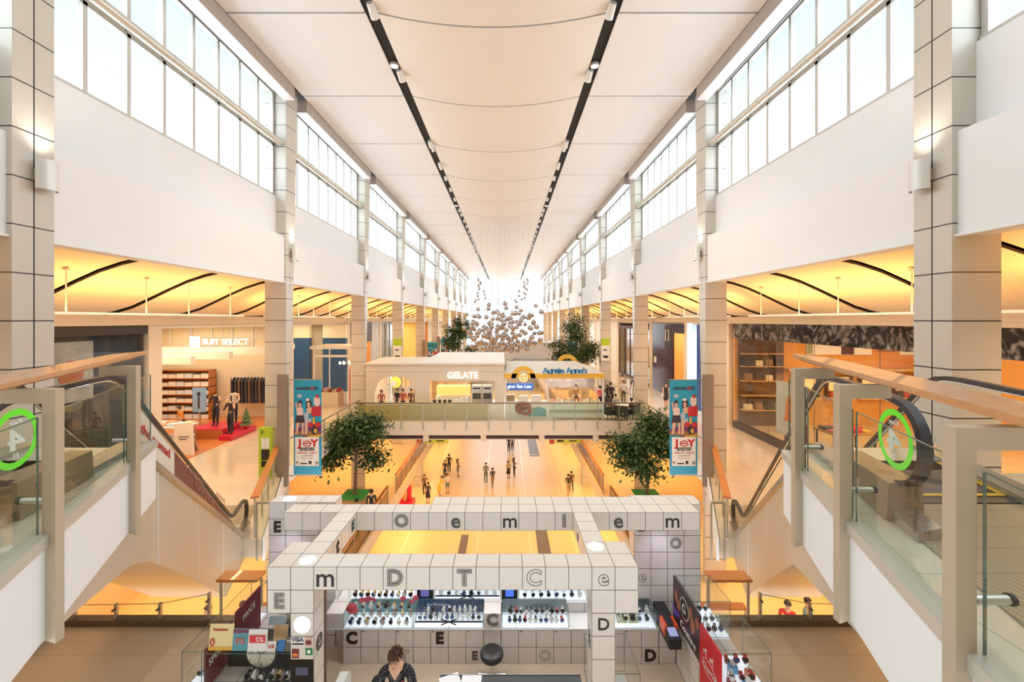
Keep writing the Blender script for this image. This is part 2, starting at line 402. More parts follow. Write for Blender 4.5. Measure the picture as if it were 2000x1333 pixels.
# downlights and little spotlights in the two channels
pr = None; y = 14.2
for s, nm in sides:
    for k, y in enumerate([14.3, 31.9, 49.5]):
        d = 3.5; t = thing('downlight', '%s round glass downlight in the %s black ceiling channel' % (ORD[k], nm), 'ceiling light', (sx(s, d), y, ZC), 'round downlights')
        MB().lathe((sx(s, d), y, ZC - .04), [(.12, .1), (.155, .08), (.16, 0), (.13, -.01)], 20).build('rim', alum, t, smooth=40)
        MB().lathe((sx(s, d), y, ZC - .055), [(.125, .01), (.12, 0), (.03, -.012)], 20).build('lens', M('lamp_lens', (.9, .9, .88), .2, e=1.0, ec=(1, .96, .9)), t, smooth=40)
        spot('downlight_light', (sx(s, d), y, ZC - .12), (0, 0, 0), 900, SOFT, 110, .7, .15)
    for k in range(20):
        y = 11.6 + (k // 2) * 8.84 / 1 + (0 if k % 2 == 0 else 3.1) if k < 4 else 21.0 + (k - 4) * 2.2 + (.8 if k in (9, 17) else 0)
        t = thing('track_spotlight', '%s small white spotlight in the %s black ceiling channel' % (ORD[k], nm), 'spotlight', (sx(s, 3.45), y, ZC), 'small spotlights in the channels')
        q = .26 if k < 3 else .17
        MB().tube([(sx(s, 3.45), y, ZC + .05), (sx(s, 3.42), y + .02, ZC - .1)], .03, 8).build('arm', dkgrey, t)
        MB().tube([(sx(s, 3.40), y - q * .6, ZC - .02), (sx(s, 3.36), y + q * .8, ZC - .2)], [q * .42, q * .5], 12).build('lamp_head', M('white_lamp_metal', (.78, .76, .72), .35), t, smooth=50)
# end wall: bright glazing
m = MB(); gl = MB()
for k in range(13): x = sx(-1, 8.9) + k * 17.8 / 12; m.box(x - .05, x + .05, YE - .1, YE + .1, F3, ZC + .3)
for z in (F3 + .1, -3.2, -.6, 2, 4.6, 7.2, ZC + .2): m.box(sx(-1, 8.9), sx(1, 8.9), YE - .1, YE + .1, z - .05, z + .05)
o = struct(m, 'window_50', alum, 'tall glazed wall closing the far end of the hall')
gl.box(sx(-1, 8.9), sx(1, 8.9), YE - .01, YE + .01, F3, ZC + .3); gl.build('window_pane', winglass, o)
struct(MB().box(-17, 16, YE, YE + .3, F1, F3 - .1), 'wall_end_lower', white)
struct(MB().box(-17, 16, -5.2, -5, F3, ZC + .5), 'wall_back', M('tan_bounce_wall', (.42, .32, .22), .6))  # unseen wall added to shut out sky light and give dim warm bounce
# wavy aisle ceilings ---------------------------------------------------
prof = [(8.22, 1.50), (8.6, 1.55), (9.0, 1.53), (9.5, 1.42), (10.1, 1.22), (10.7, .95), (11.3, .66), (11.9, .38), (12.5, .20), (13.1, .10)]
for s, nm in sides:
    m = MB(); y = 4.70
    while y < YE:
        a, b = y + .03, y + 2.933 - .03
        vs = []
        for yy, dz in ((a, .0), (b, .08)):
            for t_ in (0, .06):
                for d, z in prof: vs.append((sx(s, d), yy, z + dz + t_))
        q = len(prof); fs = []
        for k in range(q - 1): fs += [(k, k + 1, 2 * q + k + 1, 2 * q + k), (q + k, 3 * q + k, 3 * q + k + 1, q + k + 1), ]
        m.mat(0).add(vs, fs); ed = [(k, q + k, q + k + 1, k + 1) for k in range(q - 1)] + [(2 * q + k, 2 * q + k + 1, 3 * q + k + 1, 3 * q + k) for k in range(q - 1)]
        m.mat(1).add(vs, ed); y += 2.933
    struct(m, 'ceiling_%s_aisle' % nm, [wavy, M('seam_shade_edge', (.05, .03, .02), .7)], '%s aisle ceiling of overlapping wave shaped cream panels' % nm, smooth=40)  # second material paints the shade of the panel gaps onto the edges
    struct(MB().box(*sorted((sx(s, 8.75), sx(s, 23))), 2.5, YE, 2.1, 2.3), 'roof_%s_aisle' % nm, black)  # unseen dark slab, added so bright sky does not show between panels
    m = MB(); m.box(*sorted((sx(s, 12.85), sx(s, 13.4))), 4, YE, -.20, .16); m.box(*sorted((sx(s, 12.80), sx(s, 12.9))), 4, YE, -.05, .02)
    struct(m, 'trim_%s_shop_bulkhead' % nm, bandb)
    struct(MB().box(*sorted((sx(s, 13.42), sx(s, 13.6))), 2.4, YE, -.2, 2.25), 'wall_%s_void' % nm, black)  # unseen black wall added to stop sky light leaking in above the panels
    struct(MB().box(*sorted((sx(s, 8.2), sx(s, 24))), 2.3, 2.5, F3, 4.7), 'wall_%s_near' % nm, white)
    # hanging light bars, one per bay
    for i in range(-1, BAYS):
        a = (rear[i] if i >= 0 else -.6) + 1.4; b = a + 7.3; xb = sx(s, 10.15); zb = .16
        t = thing('pendant_light_bar', '%s long thin pendant light bar over the %s aisle' % (ORD[i + 1], nm), 'pendant light', (xb, (a + b) / 2, zb), 'pendant light bars over the aisles')
        MB().box(xb - .06, xb + .06, a, b, zb - .03, zb + .03).build('light_bar', M('cream_light_bar', (.92, .86, .70), .4, e=.35, ec=(1, .85, .55)), t)
        for q in (.1, .4, .62, .9):
            y = a + (b - a) * q; MB().tube([(xb, y, zb + .02), (xb, y, 1.2)], .016, 6).build('hanging_rod', M('cream_rod', (.85, .78, .62), .4), t)
            MB().lathe((xb, y, 1.19), [(.07, 0), (.07, .03)], 10).build('ceiling_rose', M('cream_rod', (1, 1, 1)), t)
        area('pendant_light', (xb, (a + b) / 2, zb + .05), (R(180), R(s * 22), 0), .12, b - a, 125, (1.0, .50, .14), 170)
        area('pendant_downlight', (xb, (a + b) / 2, zb - .05), (0, 0, 0), .12, b - a, 115, (1, .68, .36), 170)
# lower levels: walls, pillars and warm ceiling lights --------------------
for s, nm in sides:
    struct(MB().box(*sorted((sx(s, 13.2), sx(s, 13.4))), 8, YE, F2, F3 - .5), 'wall_%s_lower' % nm, M('amber_shop_wall', (.75, .52, .28), .5))
    struct(MB().box(*sorted((sx(s, 9.3), sx(s, 9.5))), 8, YE, F1, F2 - .5), 'wall_%s_ground' % nm, M('amber_shop_wall', (1, 1, 1)))
    for k in range(5):
        y = 15 + k * 15
        area('gallery_light', (sx(s, 10.6), y, F3 - .56), (0, 0, 0), 3.6, 11, 270, WARM, 150)
        area('ground_light', (sx(s, 7.6), y, F2 - .56), (0, 0, 0), 2.4, 11, 290, WARM, 160)
    for k in range(5):
        y = 35.6 + 12 * k
        m = MB(); m.box(*sorted((sx(s, 7.0), sx(s, 7.65))), y, y + .7, F1, F2 - .45); m.build
        struct(m, 'column_lower', colm, None, loc=(sx(s, 7.3), y + .35, F1))
# ================================================================== upper level: slabs, balustrades, escalators
def dl(s, y): return (3.33 + .515 * (y - 3.38)) if s < 0 else (3.31 + .38 * (y - 3.38))     # line of the posts
def de(s, y, o=0.0): return (3.95 if s < 0 else 3.85) + .36 * (y - 3.49) + o                  # inner plane of the escalator
tread = grid_mat('grooved_steel_plate', (.40, .31, .20), (.22, .17, .11), (.05, .32, 1), (0, 0, 0), .005, .4, 'xy')
yel = M('yellow_safety_line', (.85, .50, .03), .5)
for s, nm in sides:
    YN = 6.0 if s < 0 else 5.52
    f = lambda d, y, z: (sx(s, d), y, z)
    P = [(dl(s, 1.0) + .1, 1.0), (dl(s, YN) + .1, YN), (max(de(s, YN) - .04, dl(s, YN) + .12), YN), (max(de(s, 4.8) - .04, dl(s, 4.8) + .12), 4.8), (9.5, 4.8), (9.5, 1.0)]
    m = MB(); m.prism([f(d, y, F4 - .3) for d, y in P], (0, 0, .3))
    struct(m, 'floor_%s_upper' % nm, floor4, '%s upper landing floor of glossy cream tiles' % nm)
    # white edge board
    m = MB(); a, b = dl(s, 1.0), dl(s, (YN + .02))
    m.hexa([f(a + .04, 1.0, -2.62), f(a + .12, 1.0, -2.62), f(b + .12, (YN + .02), -2.62), f(b + .04, (YN + .02), -2.62)], [f(a + .04, 1.0, -1.84), f(a + .12, 1.0, -1.84), f(b + .12, (YN + .02), -1.84), f(b + .04, (YN + .02), -1.84)])
    struct(m, 'trim_%s_upper_edge' % nm, white, 'smooth white edge board of the %s upper landing' % nm)
    m = MB(); m.hexa([f(a + .01, 1.0, -1.86), f(a + .16, 1.0, -1.86), f(b + .16, (YN + .02), -1.86), f(b + .01, (YN + .02), -1.86)], [f(a + .01, 1.0, -1.76), f(a + .16, 1.0, -1.76), f(b + .16, (YN + .02), -1.76), f(b + .01, (YN + .02), -1.76)])
    struct(m, 'trim_%s_glass_channel' % nm, M('grey_channel', (.60, .58, .52), .35, .3))
    # curved beige soffit below the edge board
    q = [(1.0, -2.66), (3.3, -2.68), (3.9, -2.80), (4.6, -2.98), (5.0, -3.08), (5.3, -3.17)] + ([(5.55, -3.30), (5.75, -3.40), (YN + .02, -3.5)] if s < 0 else [(YN + .02, -3.30)])
    m = MB(); vs = []; n = len(q)
    for y, z in q: a_, b_ = dl(s, y) + .10, max(dl(s, y) + .3, 6.4); vs += [f(a_, y, -2.60), f(a_, y, z), f(b_, y, z + .05), f(b_, y, -2.60)]
    m.add(vs, [(0, 1, 2, 3), (4 * n - 4, 4 * n - 1, 4 * n - 2, 4 * n - 3)] + [(4 * k + c, 4 * k + (c + 1) % 4, 4 * k + 4 + (c + 1) % 4, 4 * k + 4 + c) for k in range(n - 1) for c in range(4)])
    struct(m, 'trim_%s_soffit' % nm, cladm, 'beige metal soffit under the %s upper landing' % nm, smooth=30)
    # balustrade
    t = thing('glass_balustrade', '%s glass balustrade with a wooden handrail on tall beige posts, edge of the upper landing' % nm, 'railing', f(dl(s, 4), 4, F4))
    hr = MB(); o1, o2 = .18, .44; ys = [1.0, 2.5, 4.0, YN - .55]
    top = [f(dl(s, y) + o2, y, -.46) for y in ys] + [f(dl(s, (YN + .05)) + o1, (YN + .05), -.46)] + [f(dl(s, y) + o1, y, -.48) for y in ys[::-1]]
    hr.prism(top, (0, 0, -.05)); hr.build('handrail', wood, t)
    ps = (3.38, 5.07) if s < 0 else (2.18, 3.60, 4.80)
    for y in ps:
        d = dl(s, y); p = MB()
        sh = [(d - .055, -.57), (d + .40, -.57), (d + .40, -.69), (d + .055, -.69), (d + .055, -2.26), (d + .12, -2.33), (d + .12, -2.60), (d - .055, -2.66)]
        p.prism([f(a_, y - .02, z) for a_, z in sh], (0, .07, 0)); po = p.build('post', postm, t)
        g = MB(); g.tube([f(d + .055, y + .015, -1.5), f(d + .26, y + .015, -1.5)], .026, 10); g.build('glass_clamp', steel, po, smooth=40)
        g = MB(); g.tube([f(d + .26, y + .015, -1.5), f(d + .285, y + .015, -1.5)], .032, 10); g.build('rubber_stop', blk, po, smooth=40)
        g = MB(); g.tube([f(d + .33, y + .015, -.58), f(d + .33, y + .015, -.49)], .014, 8); g.build('handrail_pin', steel, po)
    br = [1.0] + list(ps) + [(YN - .02)]
    for a, b in zip(br[:-1], br[1:]):
        if b - a < .25: continue
        g = MB(); a += .05; b -= .03
        g.hexa([f(dl(s, a) + .09, a, F4 + .02), f(dl(s, a) + .102, a, F4 + .02), f(dl(s, b) + .102, b, F4 + .02), f(dl(s, b) + .09, b, F4 + .02)], [f(dl(s, a) + .09, a, -.80), f(dl(s, a) + .102, a, -.80), f(dl(s, b) + .102, b, -.80), f(dl(s, b) + .09, b, -.80)])
        pn = g.build('glass_panel', railglass, t)
        e = MB()
        for y in (a, b): e.bar(f(dl(s, y) + .096, y, F4 + .02), f(dl(s, y) + .096, y, -.80), .013, .008)
        e.bar(f(dl(s, a) + .096, a, -.80), f(dl(s, b) + .096, b, -.80), .014, .006); e.build('glass_edge', glassedge, pn)
    # ---------------- escalator
    def hz(y): return -.72 if y < 5.35 else max(-4.95, -.72 - .874 * (y - 5.35))
    def cz(y): return -1.74 if y < 5.67 else max(-5.72, -1.74 - .755 * (y - 5.67))
    t = thing('escalator', '%s escalator down from the upper landing, %s' % (nm, 'maroon and white advert on its side' if s < 0 else 'clear glass sides, plain beige truss'), 'escalator', f(de(s, 8), 8, F3))
    q = [(4.85, -1.78), (5.7, -1.78), (10.97, -5.76), (11.6, -5.80), (11.6, -6.5), (9.6, -6.5), (7.48, -4.70), (6.6, -3.98), (6.1, -3.60), (5.75, -3.42), (5.5, -3.26), (5.2, -3.10), (4.85, -2.98)]
    m = MB(); n = len(q); A = [f(de(s, y), y, z) for y, z in q]; B = [f(de(s, y, 1.7), y, z) for y, z in q]
    m.add(A + B, [tuple(range(n))[::-1], tuple(range(n, 2 * n))] + [(i, (i + 1) % n, n + (i + 1) % n, n + i) for i in range(n)])
    tr = m.build('truss_cladding', cladm, t, smooth=30)
    j = MB()
    for y, z0, z1 in ((6.35, -2.25, -3.80), (7.9, -3.42, -5.05), (9.4, -4.56, -6.3)): j.bar(f(de(s, y, -.004), y, z0), f(de(s, y, -.004), y, z1), .004, .012)
    j.build('panel_joint', white, tr)
    # two balustrades
    for o in (.06, 1.5):
        pth = []; c = (3.72, -1.10); 
        for k in range(13):
            a_ = math.pi / 2 + math.pi * k / 12; pth.append((c[0] + .38 * math.cos(a_), c[1] + .38 * math.sin(a_)))
        pth = pth[::-1]; y = 4.0
        while y < 11.1: pth.append((y, hz(y))); y += .12 if 4.9 < y < 5.8 or 10 < y < 10.8 else .3
        c2 = (11.2, -5.33)
        for k in range(13):
            a_ = math.pi / 2 - math.pi * k / 12; pth.append((c2[0] + .38 * math.cos(a_), c2[1] + .38 * math.sin(a_)))
        # smooth the knees
        for _ in range(3): pth = [pth[0]] + [((pth[i - 1][0] + 2 * pth[i][0] + pth[i + 1][0]) / 4, (pth[i - 1][1] + 2 * pth[i][1] + pth[i + 1][1]) / 4) for i in range(1, len(pth) - 1)] + [pth[-1]]
        W = .09; vs = []; fs = []
        for (y, z) in pth: 
            vs += [f(de(s, y, o - W / 2), y, z - .018), f(de(s, y, o - W / 2), y, z + .018), f(de(s, y, o + W / 2), y, z + .018), f(de(s, y, o + W / 2), y, z - .018)]
        # offset along the normal so that the belt keeps its thickness on the bends
        vs = []
        for i, (y, z) in enumerate(pth):
            a_ = pth[max(0, i - 1)]; b_ = pth[min(len(pth) - 1, i + 1)]; tx, tz = b_[0] - a_[0], b_[1] - a_[1]; L = math.hypot(tx, tz) or 1; ny, nz = -tz / L * .025, tx / L * .025
            vs += [f(de(s, y, o - W / 2), y - ny, z - nz), f(de(s, y, o - W / 2), y + ny, z + nz), f(de(s, y, o + W / 2), y + ny, z + nz), f(de(s, y, o + W / 2), y - ny, z - nz)]
        for i in range(len(pth) - 1):
            for k in range(4): fs.append((4 * i + k, 4 * i + (k + 1) % 4, 4 * i + 4 + (k + 1) % 4, 4 * i + 4 + k))
        MB().add(vs, fs).build('handrail', rubber, t, smooth=40)
        tk = MB(); tk.tube([f(de(s, y, o), y + (0.03 if z < -1 and y < 4 else 0), z - .035) for y, z in pth[8:-8]], .016, 6); tk.build('handrail_track', chrome, t, smooth=60)
        # glass under the rail
        ys = [3.40, 3.5, 3.72] + [4 + .3 * k for k in range(24)] + [11.2, 11.4, 11.52]; g = MB(); vs = []
        for y in ys:
            zt = hz(y) - .03; zb = cz(y)
            if y < 3.72: zt = -1.10 + math.sqrt(max(0, .36 ** 2 - (3.72 - y) ** 2)); zb = -1.10 - math.sqrt(max(0, .36 ** 2 - (3.72 - y) ** 2)) 
            if y > 11.2: zt = -5.33 + math.sqrt(max(0, .36 ** 2 - (y - 11.2) ** 2)); zb = -5.70
            vs += [f(de(s, y, o), y, zb), f(de(s, y, o), y, zt)]
        g.add(vs, [(2 * i, 2 * i + 2, 2 * i + 3, 2 * i + 1) for i in range(len(ys) - 1)])
        gp = g.build('glass_side', railglass, t)
        sk = MB(); vs = []; ys = [3.3, 4.2, 5.0, 5.67, 7, 9, 10.94, 11.6]
        for y in ys: vs += [f(de(s, y, o - .1), y, cz(y) - .08), f(de(s, y, o - .1), y, cz(y) + .02), f(de(s, y, o + .1), y, cz(y) + .06), f(de(s, y, o + .1), y, cz(y) - .25)]
        fs = [(0, 1, 2, 3)] + [(4 * i + k, 4 * i + (k + 1) % 4, 4 * i + 4 + (k + 1) % 4, 4 * i + 4 + k) for i in range(len(ys) - 1) for k in range(4)]
        sk.add(vs, fs).build('skirt', M('skirt_steel', (.42, .40, .36), .25, .7), t)
        if o < 1:   # floor number ring on the newel glass, read from the stair side
            zc, yc = -1.10, 3.78; rg = MB(); vs = []; n = 28
            for r_ in (.215, .275):
                for k in range(n): a_ = 2 * math.pi * k / n; y = yc + r_ * math.cos(a_); vs.append(f(de(s, y, o - .008), y, zc + r_ * math.sin(a_)))
            rg.add(vs, [(k, (k + 1) % n, n + (k + 1) % n, n + k) for k in range(n)]); rg.build('floor_number_ring', M('bright_green_sticker', (.16, .85, .03), .5, e=.15), gp)
            tx = MB(); fc = 'left' if s > 0 else 'right'
            put_text(tx, '4', .26, f(de(s, yc, o - .012), yc, zc - .02), fc, .002, .008, mirror=True)
            put_text(tx, 'Exit', .065, f(de(s, yc, o - .012), yc, zc + .15), fc, .002, 0, mirror=True)
            put_text(tx, 'Fl', .07, f(de(s, yc, o - .012), yc - .0, zc - .16), fc, .002, 0, mirror=True)
            tx.build('floor_number', M('white_sticker', (.92, .94, .92), .5), gp)
        if o < 1 and s < 0:
            def strip(y0, y1, off, lo=.03, hi=.10):
                ys = [y0 + (y1 - y0) * k / 6 for k in range(7)]; vs = []
                for y in ys: vs += [f(de(s, y, off), y, cz(y) + lo), f(de(s, y, off), y, hz(y) - hi), f(de(s, y, off + .006), y, hz(y) - hi), f(de(s, y, off + .006), y, cz(y) + lo)]
                return MB().add(vs, [(0, 1, 2, 3), (24, 27, 26, 25)] + [(4 * i + k, 4 * i + (k + 1) % 4, 4 * i + 4 + (k + 1) % 4, 4 * i + 4 + k) for i in range(6) for k in range(4)])
            ad = strip(5.75, 6.98, o - .03).build('advert_white', M('warm_white_board', (.74, .70, .62), .4), t)
            ad2 = strip(6.98, 10.15, o - .03).build('advert_maroon', M('maroon_board', (.16, .045, .04), .35), t)
            def slope_text(tx, word, size, y0, zoff, bold=0):
                b_ = MB(); put_text(b_, word, size, (0, 0, 0), 'right', .002, bold)
                out = []
                for (a_, yy, zz) in b_.v:
                    y = y0 + yy; out.append(f(de(s, y, o - .036 - a_), y, cz(y0) - .755 * yy + zoff + zz))
                tx.add(out, b_.f)
            tx = MB(); slope_text(tx, 'the nomad', .21, 6.36, .36, .003); tx.build('advert_lettering', M('red_print', (.55, .03, .03), .5), ad)
            tx = MB(); slope_text(tx, 'Live life', .24, 7.9, .42); slope_text(tx, 'luxury stay', .24, 8.35, .22); slope_text(tx, 'waiting', .2, 9.3, .45); tx.build('advert_lettering', M('pale_maroon_print', (.42, .22, .18), .5), ad2)
    # steps, comb plates and landing plate
    st = MB(); y = 4.9; z = F4 + .02
    while y < 10.6:
        y2 = y + .27; st.hexa([f(de(s, y, .16), y, z - .30), f(de(s, y, 1.4), y, z - .30), f(de(s, y2, 1.4), y2, z - .30), f(de(s, y2, .16), y2, z - .30)], [f(de(s, y, .16), y, z), f(de(s, y, 1.4), y, z), f(de(s, y2, 1.4), y2, z), f(de(s, y2, .16), y2, z)])
        y = y2; z -= .27 * .755
    st.build('steps', grid_mat('ribbed_step', (.10, .10, .10), (.02, .02, .02), (.03, 1, 1), (0, 0, 0), .006, .4, 'x'), t)
    yl = MB()
    for o in (.18, 1.37): yl.bar(f(de(s, 4.15, o), 4.15, F4 + .026), f(de(s, 5.1, o), 5.1, F4 + .026), .05, .006)
    yl.bar(f(de(s, 4.15, .18), 4.15, F4 + .026), f(de(s, 4.15, 1.37), 4.15, F4 + .026), .05, .006); yl.build('safety_line', yel, t)
    def plate(y0, y1, z, a0=.14, a1=1.42): return MB().prism([f(de(s, y0, a0), y0, z), f(de(s, y0, a1), y0, z), f(de(s, y1, a1), y1, z), f(de(s, y1, a0), y1, z)], (0, 0, .008))
    plate(3.98, 4.92, F4 + .012).build('comb_plate', M('dark_comb_plate', (.05, .05, .055), .35, .4), t)
    plate(2.2, 3.96, F4 + .008, .0, 1.56).build('landing_plate', tread, t)
    MB().prism([f(de(s, y, k), y, F3 + .004) for y, k in ((10.7, .1), (10.7, 1.45), (13.0, 1.45), (13.0, .1))], (0, 0, .008)).build('landing_plate', tread, t)
    pd = MB(); pd.hexa([f(de(s, 3.75, -.12), 3.66, F4 + .01), f(de(s, 3.75, .22), 3.66, F4 + .01), f(de(s, 4.7, .22), 4.7, F4 + .01), f(de(s, 4.7, -.08), 4.7, F4 + .01)], [f(de(s, 3.75, -.10), 3.66, F4 + .34), f(de(s, 3.75, .2), 3.66, F4 + .34), f(de(s, 4.7, .2), 4.7, F4 + .30), f(de(s, 4.7, -.06), 4.7, F4 + .30)])
    pd.build('newel_base', M('bronze_newel_base', (.30, .22, .14), .35, .5), t)
# aisle balustrades beside the escalator feet and along the aisles -----------
def rail(name, label, pts, z, h, rm, every=1.6, board=.16, group=None, glass=railglass, pm=bronze, drop=.0):
    t = thing(name, label, 'railing', (*pts[0], z), group)
    rl = MB()
    for a, b in zip(pts[:-1], pts[1:]): rl.bar((*a, z + h), (*b, z + h), board, .05)
    rl.build('handrail', rm, t)
    for a, b in zip(pts[:-1], pts[1:]):
        A, B = Vector(a), Vector(b); L = (B - A).length; n = max(1, round(L / every)); d = (B - A) / L; nn = Vector((-d.y, d.x))
        for k in range(n + 1):
            p = A + d * L * k / n; q = MB(); q.bar((p.x, p.y, z - drop), (p.x, p.y, z + h - .03), .05, .02); q.build('post', pm, t)
        for k in range(n):
            p = A + d * (L * k / n + .05); q = A + d * (L * (k + 1) / n - .05); g = MB()
            g.bar((p.x, p.y, z + .48), (q.x, q.y, z + .48), .012, .82); g.build('glass_panel', glass, t)
    return t
for s, nm in sides:
    f = lambda d, y: (sx(s, d), y)
    rail('aisle_railing', '%s railing with a broad orange wooden handrail at the foot of the escalator' % nm, [f(6.40, 11.1), f(8.36, 15.70)], F3, 1.08, woodo, 1.4, .20, 'aisle railings', drop=.55, pm=steel)
    rail('aisle_railing', 'short %s glass railing panel beside the lower end of the escalator' % nm, [f(5.85, 10.86), f(6.2, 10.86)], F3, 1.05, bronze, .6, .06, 'aisle railings', drop=.5)
    for i in range(1, 8):
        a, b = rear[i] + .1, rear[i + 1] - cw - .1
        rail('aisle_railing', '%s aisle glass railing between the %s and %s columns' % (nm, ORD[i], ORD[i + 1]), [f(8.40, a), f(8.40, b)], F3, 1.08, bronze, 1.6, .07, 'aisle railings', drop=.45)
    for y0, y1 in ((12.6, 22.4), (24.0, 33.0), (34.2, 45.0), (46.0, 57)):
        rail('gallery_railing', '%s dark glass lower gallery railing, red handrail, %s' % (nm, {12.6: 'nearest stretch', 24.0: 'stretch under the food bridge', 34.2: 'stretch beyond the food bridge', 46.0: 'farthest stretch'}[y0]), [f(6.08, y0), f(6.08, y1)], F2, 1.1, M('red_wood_rail', (.42, .13, .04), .4), 1.25, .14, 'lower gallery railings', drop=.45, glass=G('smoked_glass', (.62, .52, .42), .8))
    for y0 in (13.0, 18.7):
        rail('gallery_railing', '%s red cross railing on the lower gallery, %s' % (nm, 'in front of the potted tree' if y0 < 15 else 'behind the potted tree'), [f(6.3, y0), f(8.0, y0)], F2, 1.1, M('red_wood_rail', (1, 1, 1)), 1.2, .3, 'lower gallery railings')
    # deck edge rail left and right of the kiosk
    rail('deck_railing', '%s short glass railing with a wide wooden board on the kiosk deck edge' % nm, [f(4.32, 7.93), f(5.1, 7.93)], F3, .93, woodo, 1.6, .30, 'deck railings', pm=steel)
    struct(MB().box(*sorted((sx(s, 4.4), sx(s, 15))), 7.86, 8.02, F3 - .02, F3 + .12), 'trim_%s_deck_curb' % nm, M('dark_bronze_curb', (.16, .12, .08), .35, .4))
    t = thing('cable_railing', '%s steel posts with a thin cable along the deck edge under the escalator' % nm, 'railing', (sx(s, 7), 7.93, F3 + .12), 'cable railings')
    for d, h_ in ((5.3, .62), (6.25, .42), (7.1, .40), (7.9, .40)):
        po = MB().box(*sorted((sx(s, d), sx(s, d + .05))), 7.90, 7.95, F3 + .12, F3 + h_).build('post', steel, t); MB().bar((sx(s, d + .02), 7.89, F3 + h_ * .8), (sx(s, d + .02), 7.83, F3 + h_ * .8), .03, .03).build('clamp', blk if False else dkgrey, po)
    MB().tube([(sx(s, 5.3), 7.92, F3 + .6), (sx(s, 6.25), 7.92, F3 + .41), (sx(s, 7.95), 7.92, F3 + .38)], .006, 5).build('cable', dkgrey, t)
# ================================================================== white letter-cube watch kiosk
KX, KY, KZ, U = -3.1, 5.3, -3.2, .3
kt = thing('watch_kiosk', 'white cube-tiled watch kiosk with printed letters, frame of beams, pillars and panels', 'kiosk', (-.7, 5.3, F3))
def cells(x0, x1, y0, y1, z0, z1): return MB().box(KX + x0 * U, KX + x1 * U, KY + y0 * U, KY + y1 * U, KZ - z1 * U, KZ - z0 * U)
e_ = .002
fb = cells(0, 16, 0, 1, 0, 1).build('front_beam', cube, kt)
lp_ = cells(0, 2, 0, 1, 1, 2); lp_.box(KX + U, KX + 2 * U, KY, KY + U, F3, KZ - 2 * U - 0); lpil = lp_.build('left_pillar', cube, kt)
rp_ = cells(14, 16, 0, 1, 1, 2); rp_.box(KX + 14 * U, KX + 15 * U, KY, KY + U, F3, KZ - 2 * U); rpil = rp_.build('right_pillar', cube, kt)
lb_ = cells(1, 2, 1, 5, 0, 1); lb_.box(KX, KX + U, KY + U, KY + 2 * U, KZ - U, KZ); lbm = lb_.build('left_side_beam', cube, kt)
rb_ = cells(14, 15, 1, 5, 0, 1); rb_.box(KX + 15 * U, KX + 16 * U, KY + U, KY + 2 * U, KZ - U, KZ); rbm = rb_.build('right_side_beam', cube, kt)
bbm = cells(-2, 21, 5, 6, 0, 1).build('back_beam', cube, kt)
top2 = MB(); top2.box(KX + 6 * U, KX + 21.5 * U, KY + 6 * U, KY + 7 * U, KZ - U, KZ); t2 = top2.build('rear_beam', cube, kt)
cubep = grid_mat('white_panel_laminate', (.80, .77, .76), (.05, .035, .03), .3, (-3.1, 7.4, -3.3), .0046, .28)
Yr = KY + 7 * U
lpan = MB().box(KX - 4 * U, KX, Yr, Yr + .3, F3, KZ - .1).build('left_wall_panel', cubep, kt)
rpan = MB().box(KX + 18 * U, KX + 22 * U, Yr, Yr + .3, F3, KZ - .1).build('right_wall_panel', cubep, kt)
def cell_text(par, ch, cx, cz, y, style, size=.30, face='front', x=None):
    b = MB()
    pos = (KX + (cx + .5) * U, y - .002, KZ - (cz + .5) * U) if face == 'front' else (x, KY + (cx + .5) * U, KZ - (cz + .5) * U)
    k = ink
    if style == 'bold': put_text(b, ch, size, pos, face, .002, .012)
    elif style == 'thin': put_text(b, ch, size, pos, face, .002, .002)
    elif style == 'grey': put_text(b, ch, size, pos, face, .002, .008); k = greyink
    elif style == 'line': put_text(b, ch, size, pos, face, 0, .008, .0035)
    elif style == 'triple':
        for o in (.014, .002, -.010): put_text(b, ch, size, pos, face, 0, o, .0026)
    b.build('letter', k, par)
Yf, Yb = KY, KY + 5 * U
for ch, cx, st in (('m', 2, 'thin'), ('D', 5, 'triple'), ('T', 8, 'triple'), ('C', 11, 'line'), ('e', 14, 'line')): cell_text(fb, ch, cx, 0, Yf, st, .34 if ch == 'm' else .28)
cell_text(lpil, 'E', 0, 1, Yf, 'triple', .26); cell_text(rpil, 'D', 14, 2, Yf, 'thin', .22)
for ch, cx, st in (('O', 4, 'triple'), ('e', 7, 'grey'), ('m', 10, 'thin'), ('I', 13, 'triple'), ('e', 16, 'grey'), ('m', 19, 'thin')): cell_text(bbm, ch, cx, 0, Yb, st, .34 if ch in 'em' else .28)
cell_text(lpan, 'E', -4, 1.333, Yr, 'bold', .27); cell_text(rpan, 'D', 18, 1.333, Yr, 'grey', .24); cell_text(rpan, 'O', 20, 2.333, Yr, 'triple', .25); cell_text(rpan, 'e', 18, 4.333, Yr, 'line', .27)
cell_text(lbm, 'E', 4, 0, 0, 'triple', .22, 'right', KX + 2 * U + .002); cell_text(lbm, 't', 2, 0, 0, 'bold', .30, 'right', KX + 2 * U + .002)
cell_text(rbm, 'e', 3, 0, 0, 'line', .22, 'left', KX + 14 * U - .002); cell_text(lpil, 'e', 0, 3, 0, 'grey', .42, 'right', KX + 2 * U + .002)
cell_text(rpil, 'E', 0, 3, 0, 'line', .24, 'left', KX + 14 * U - .002)
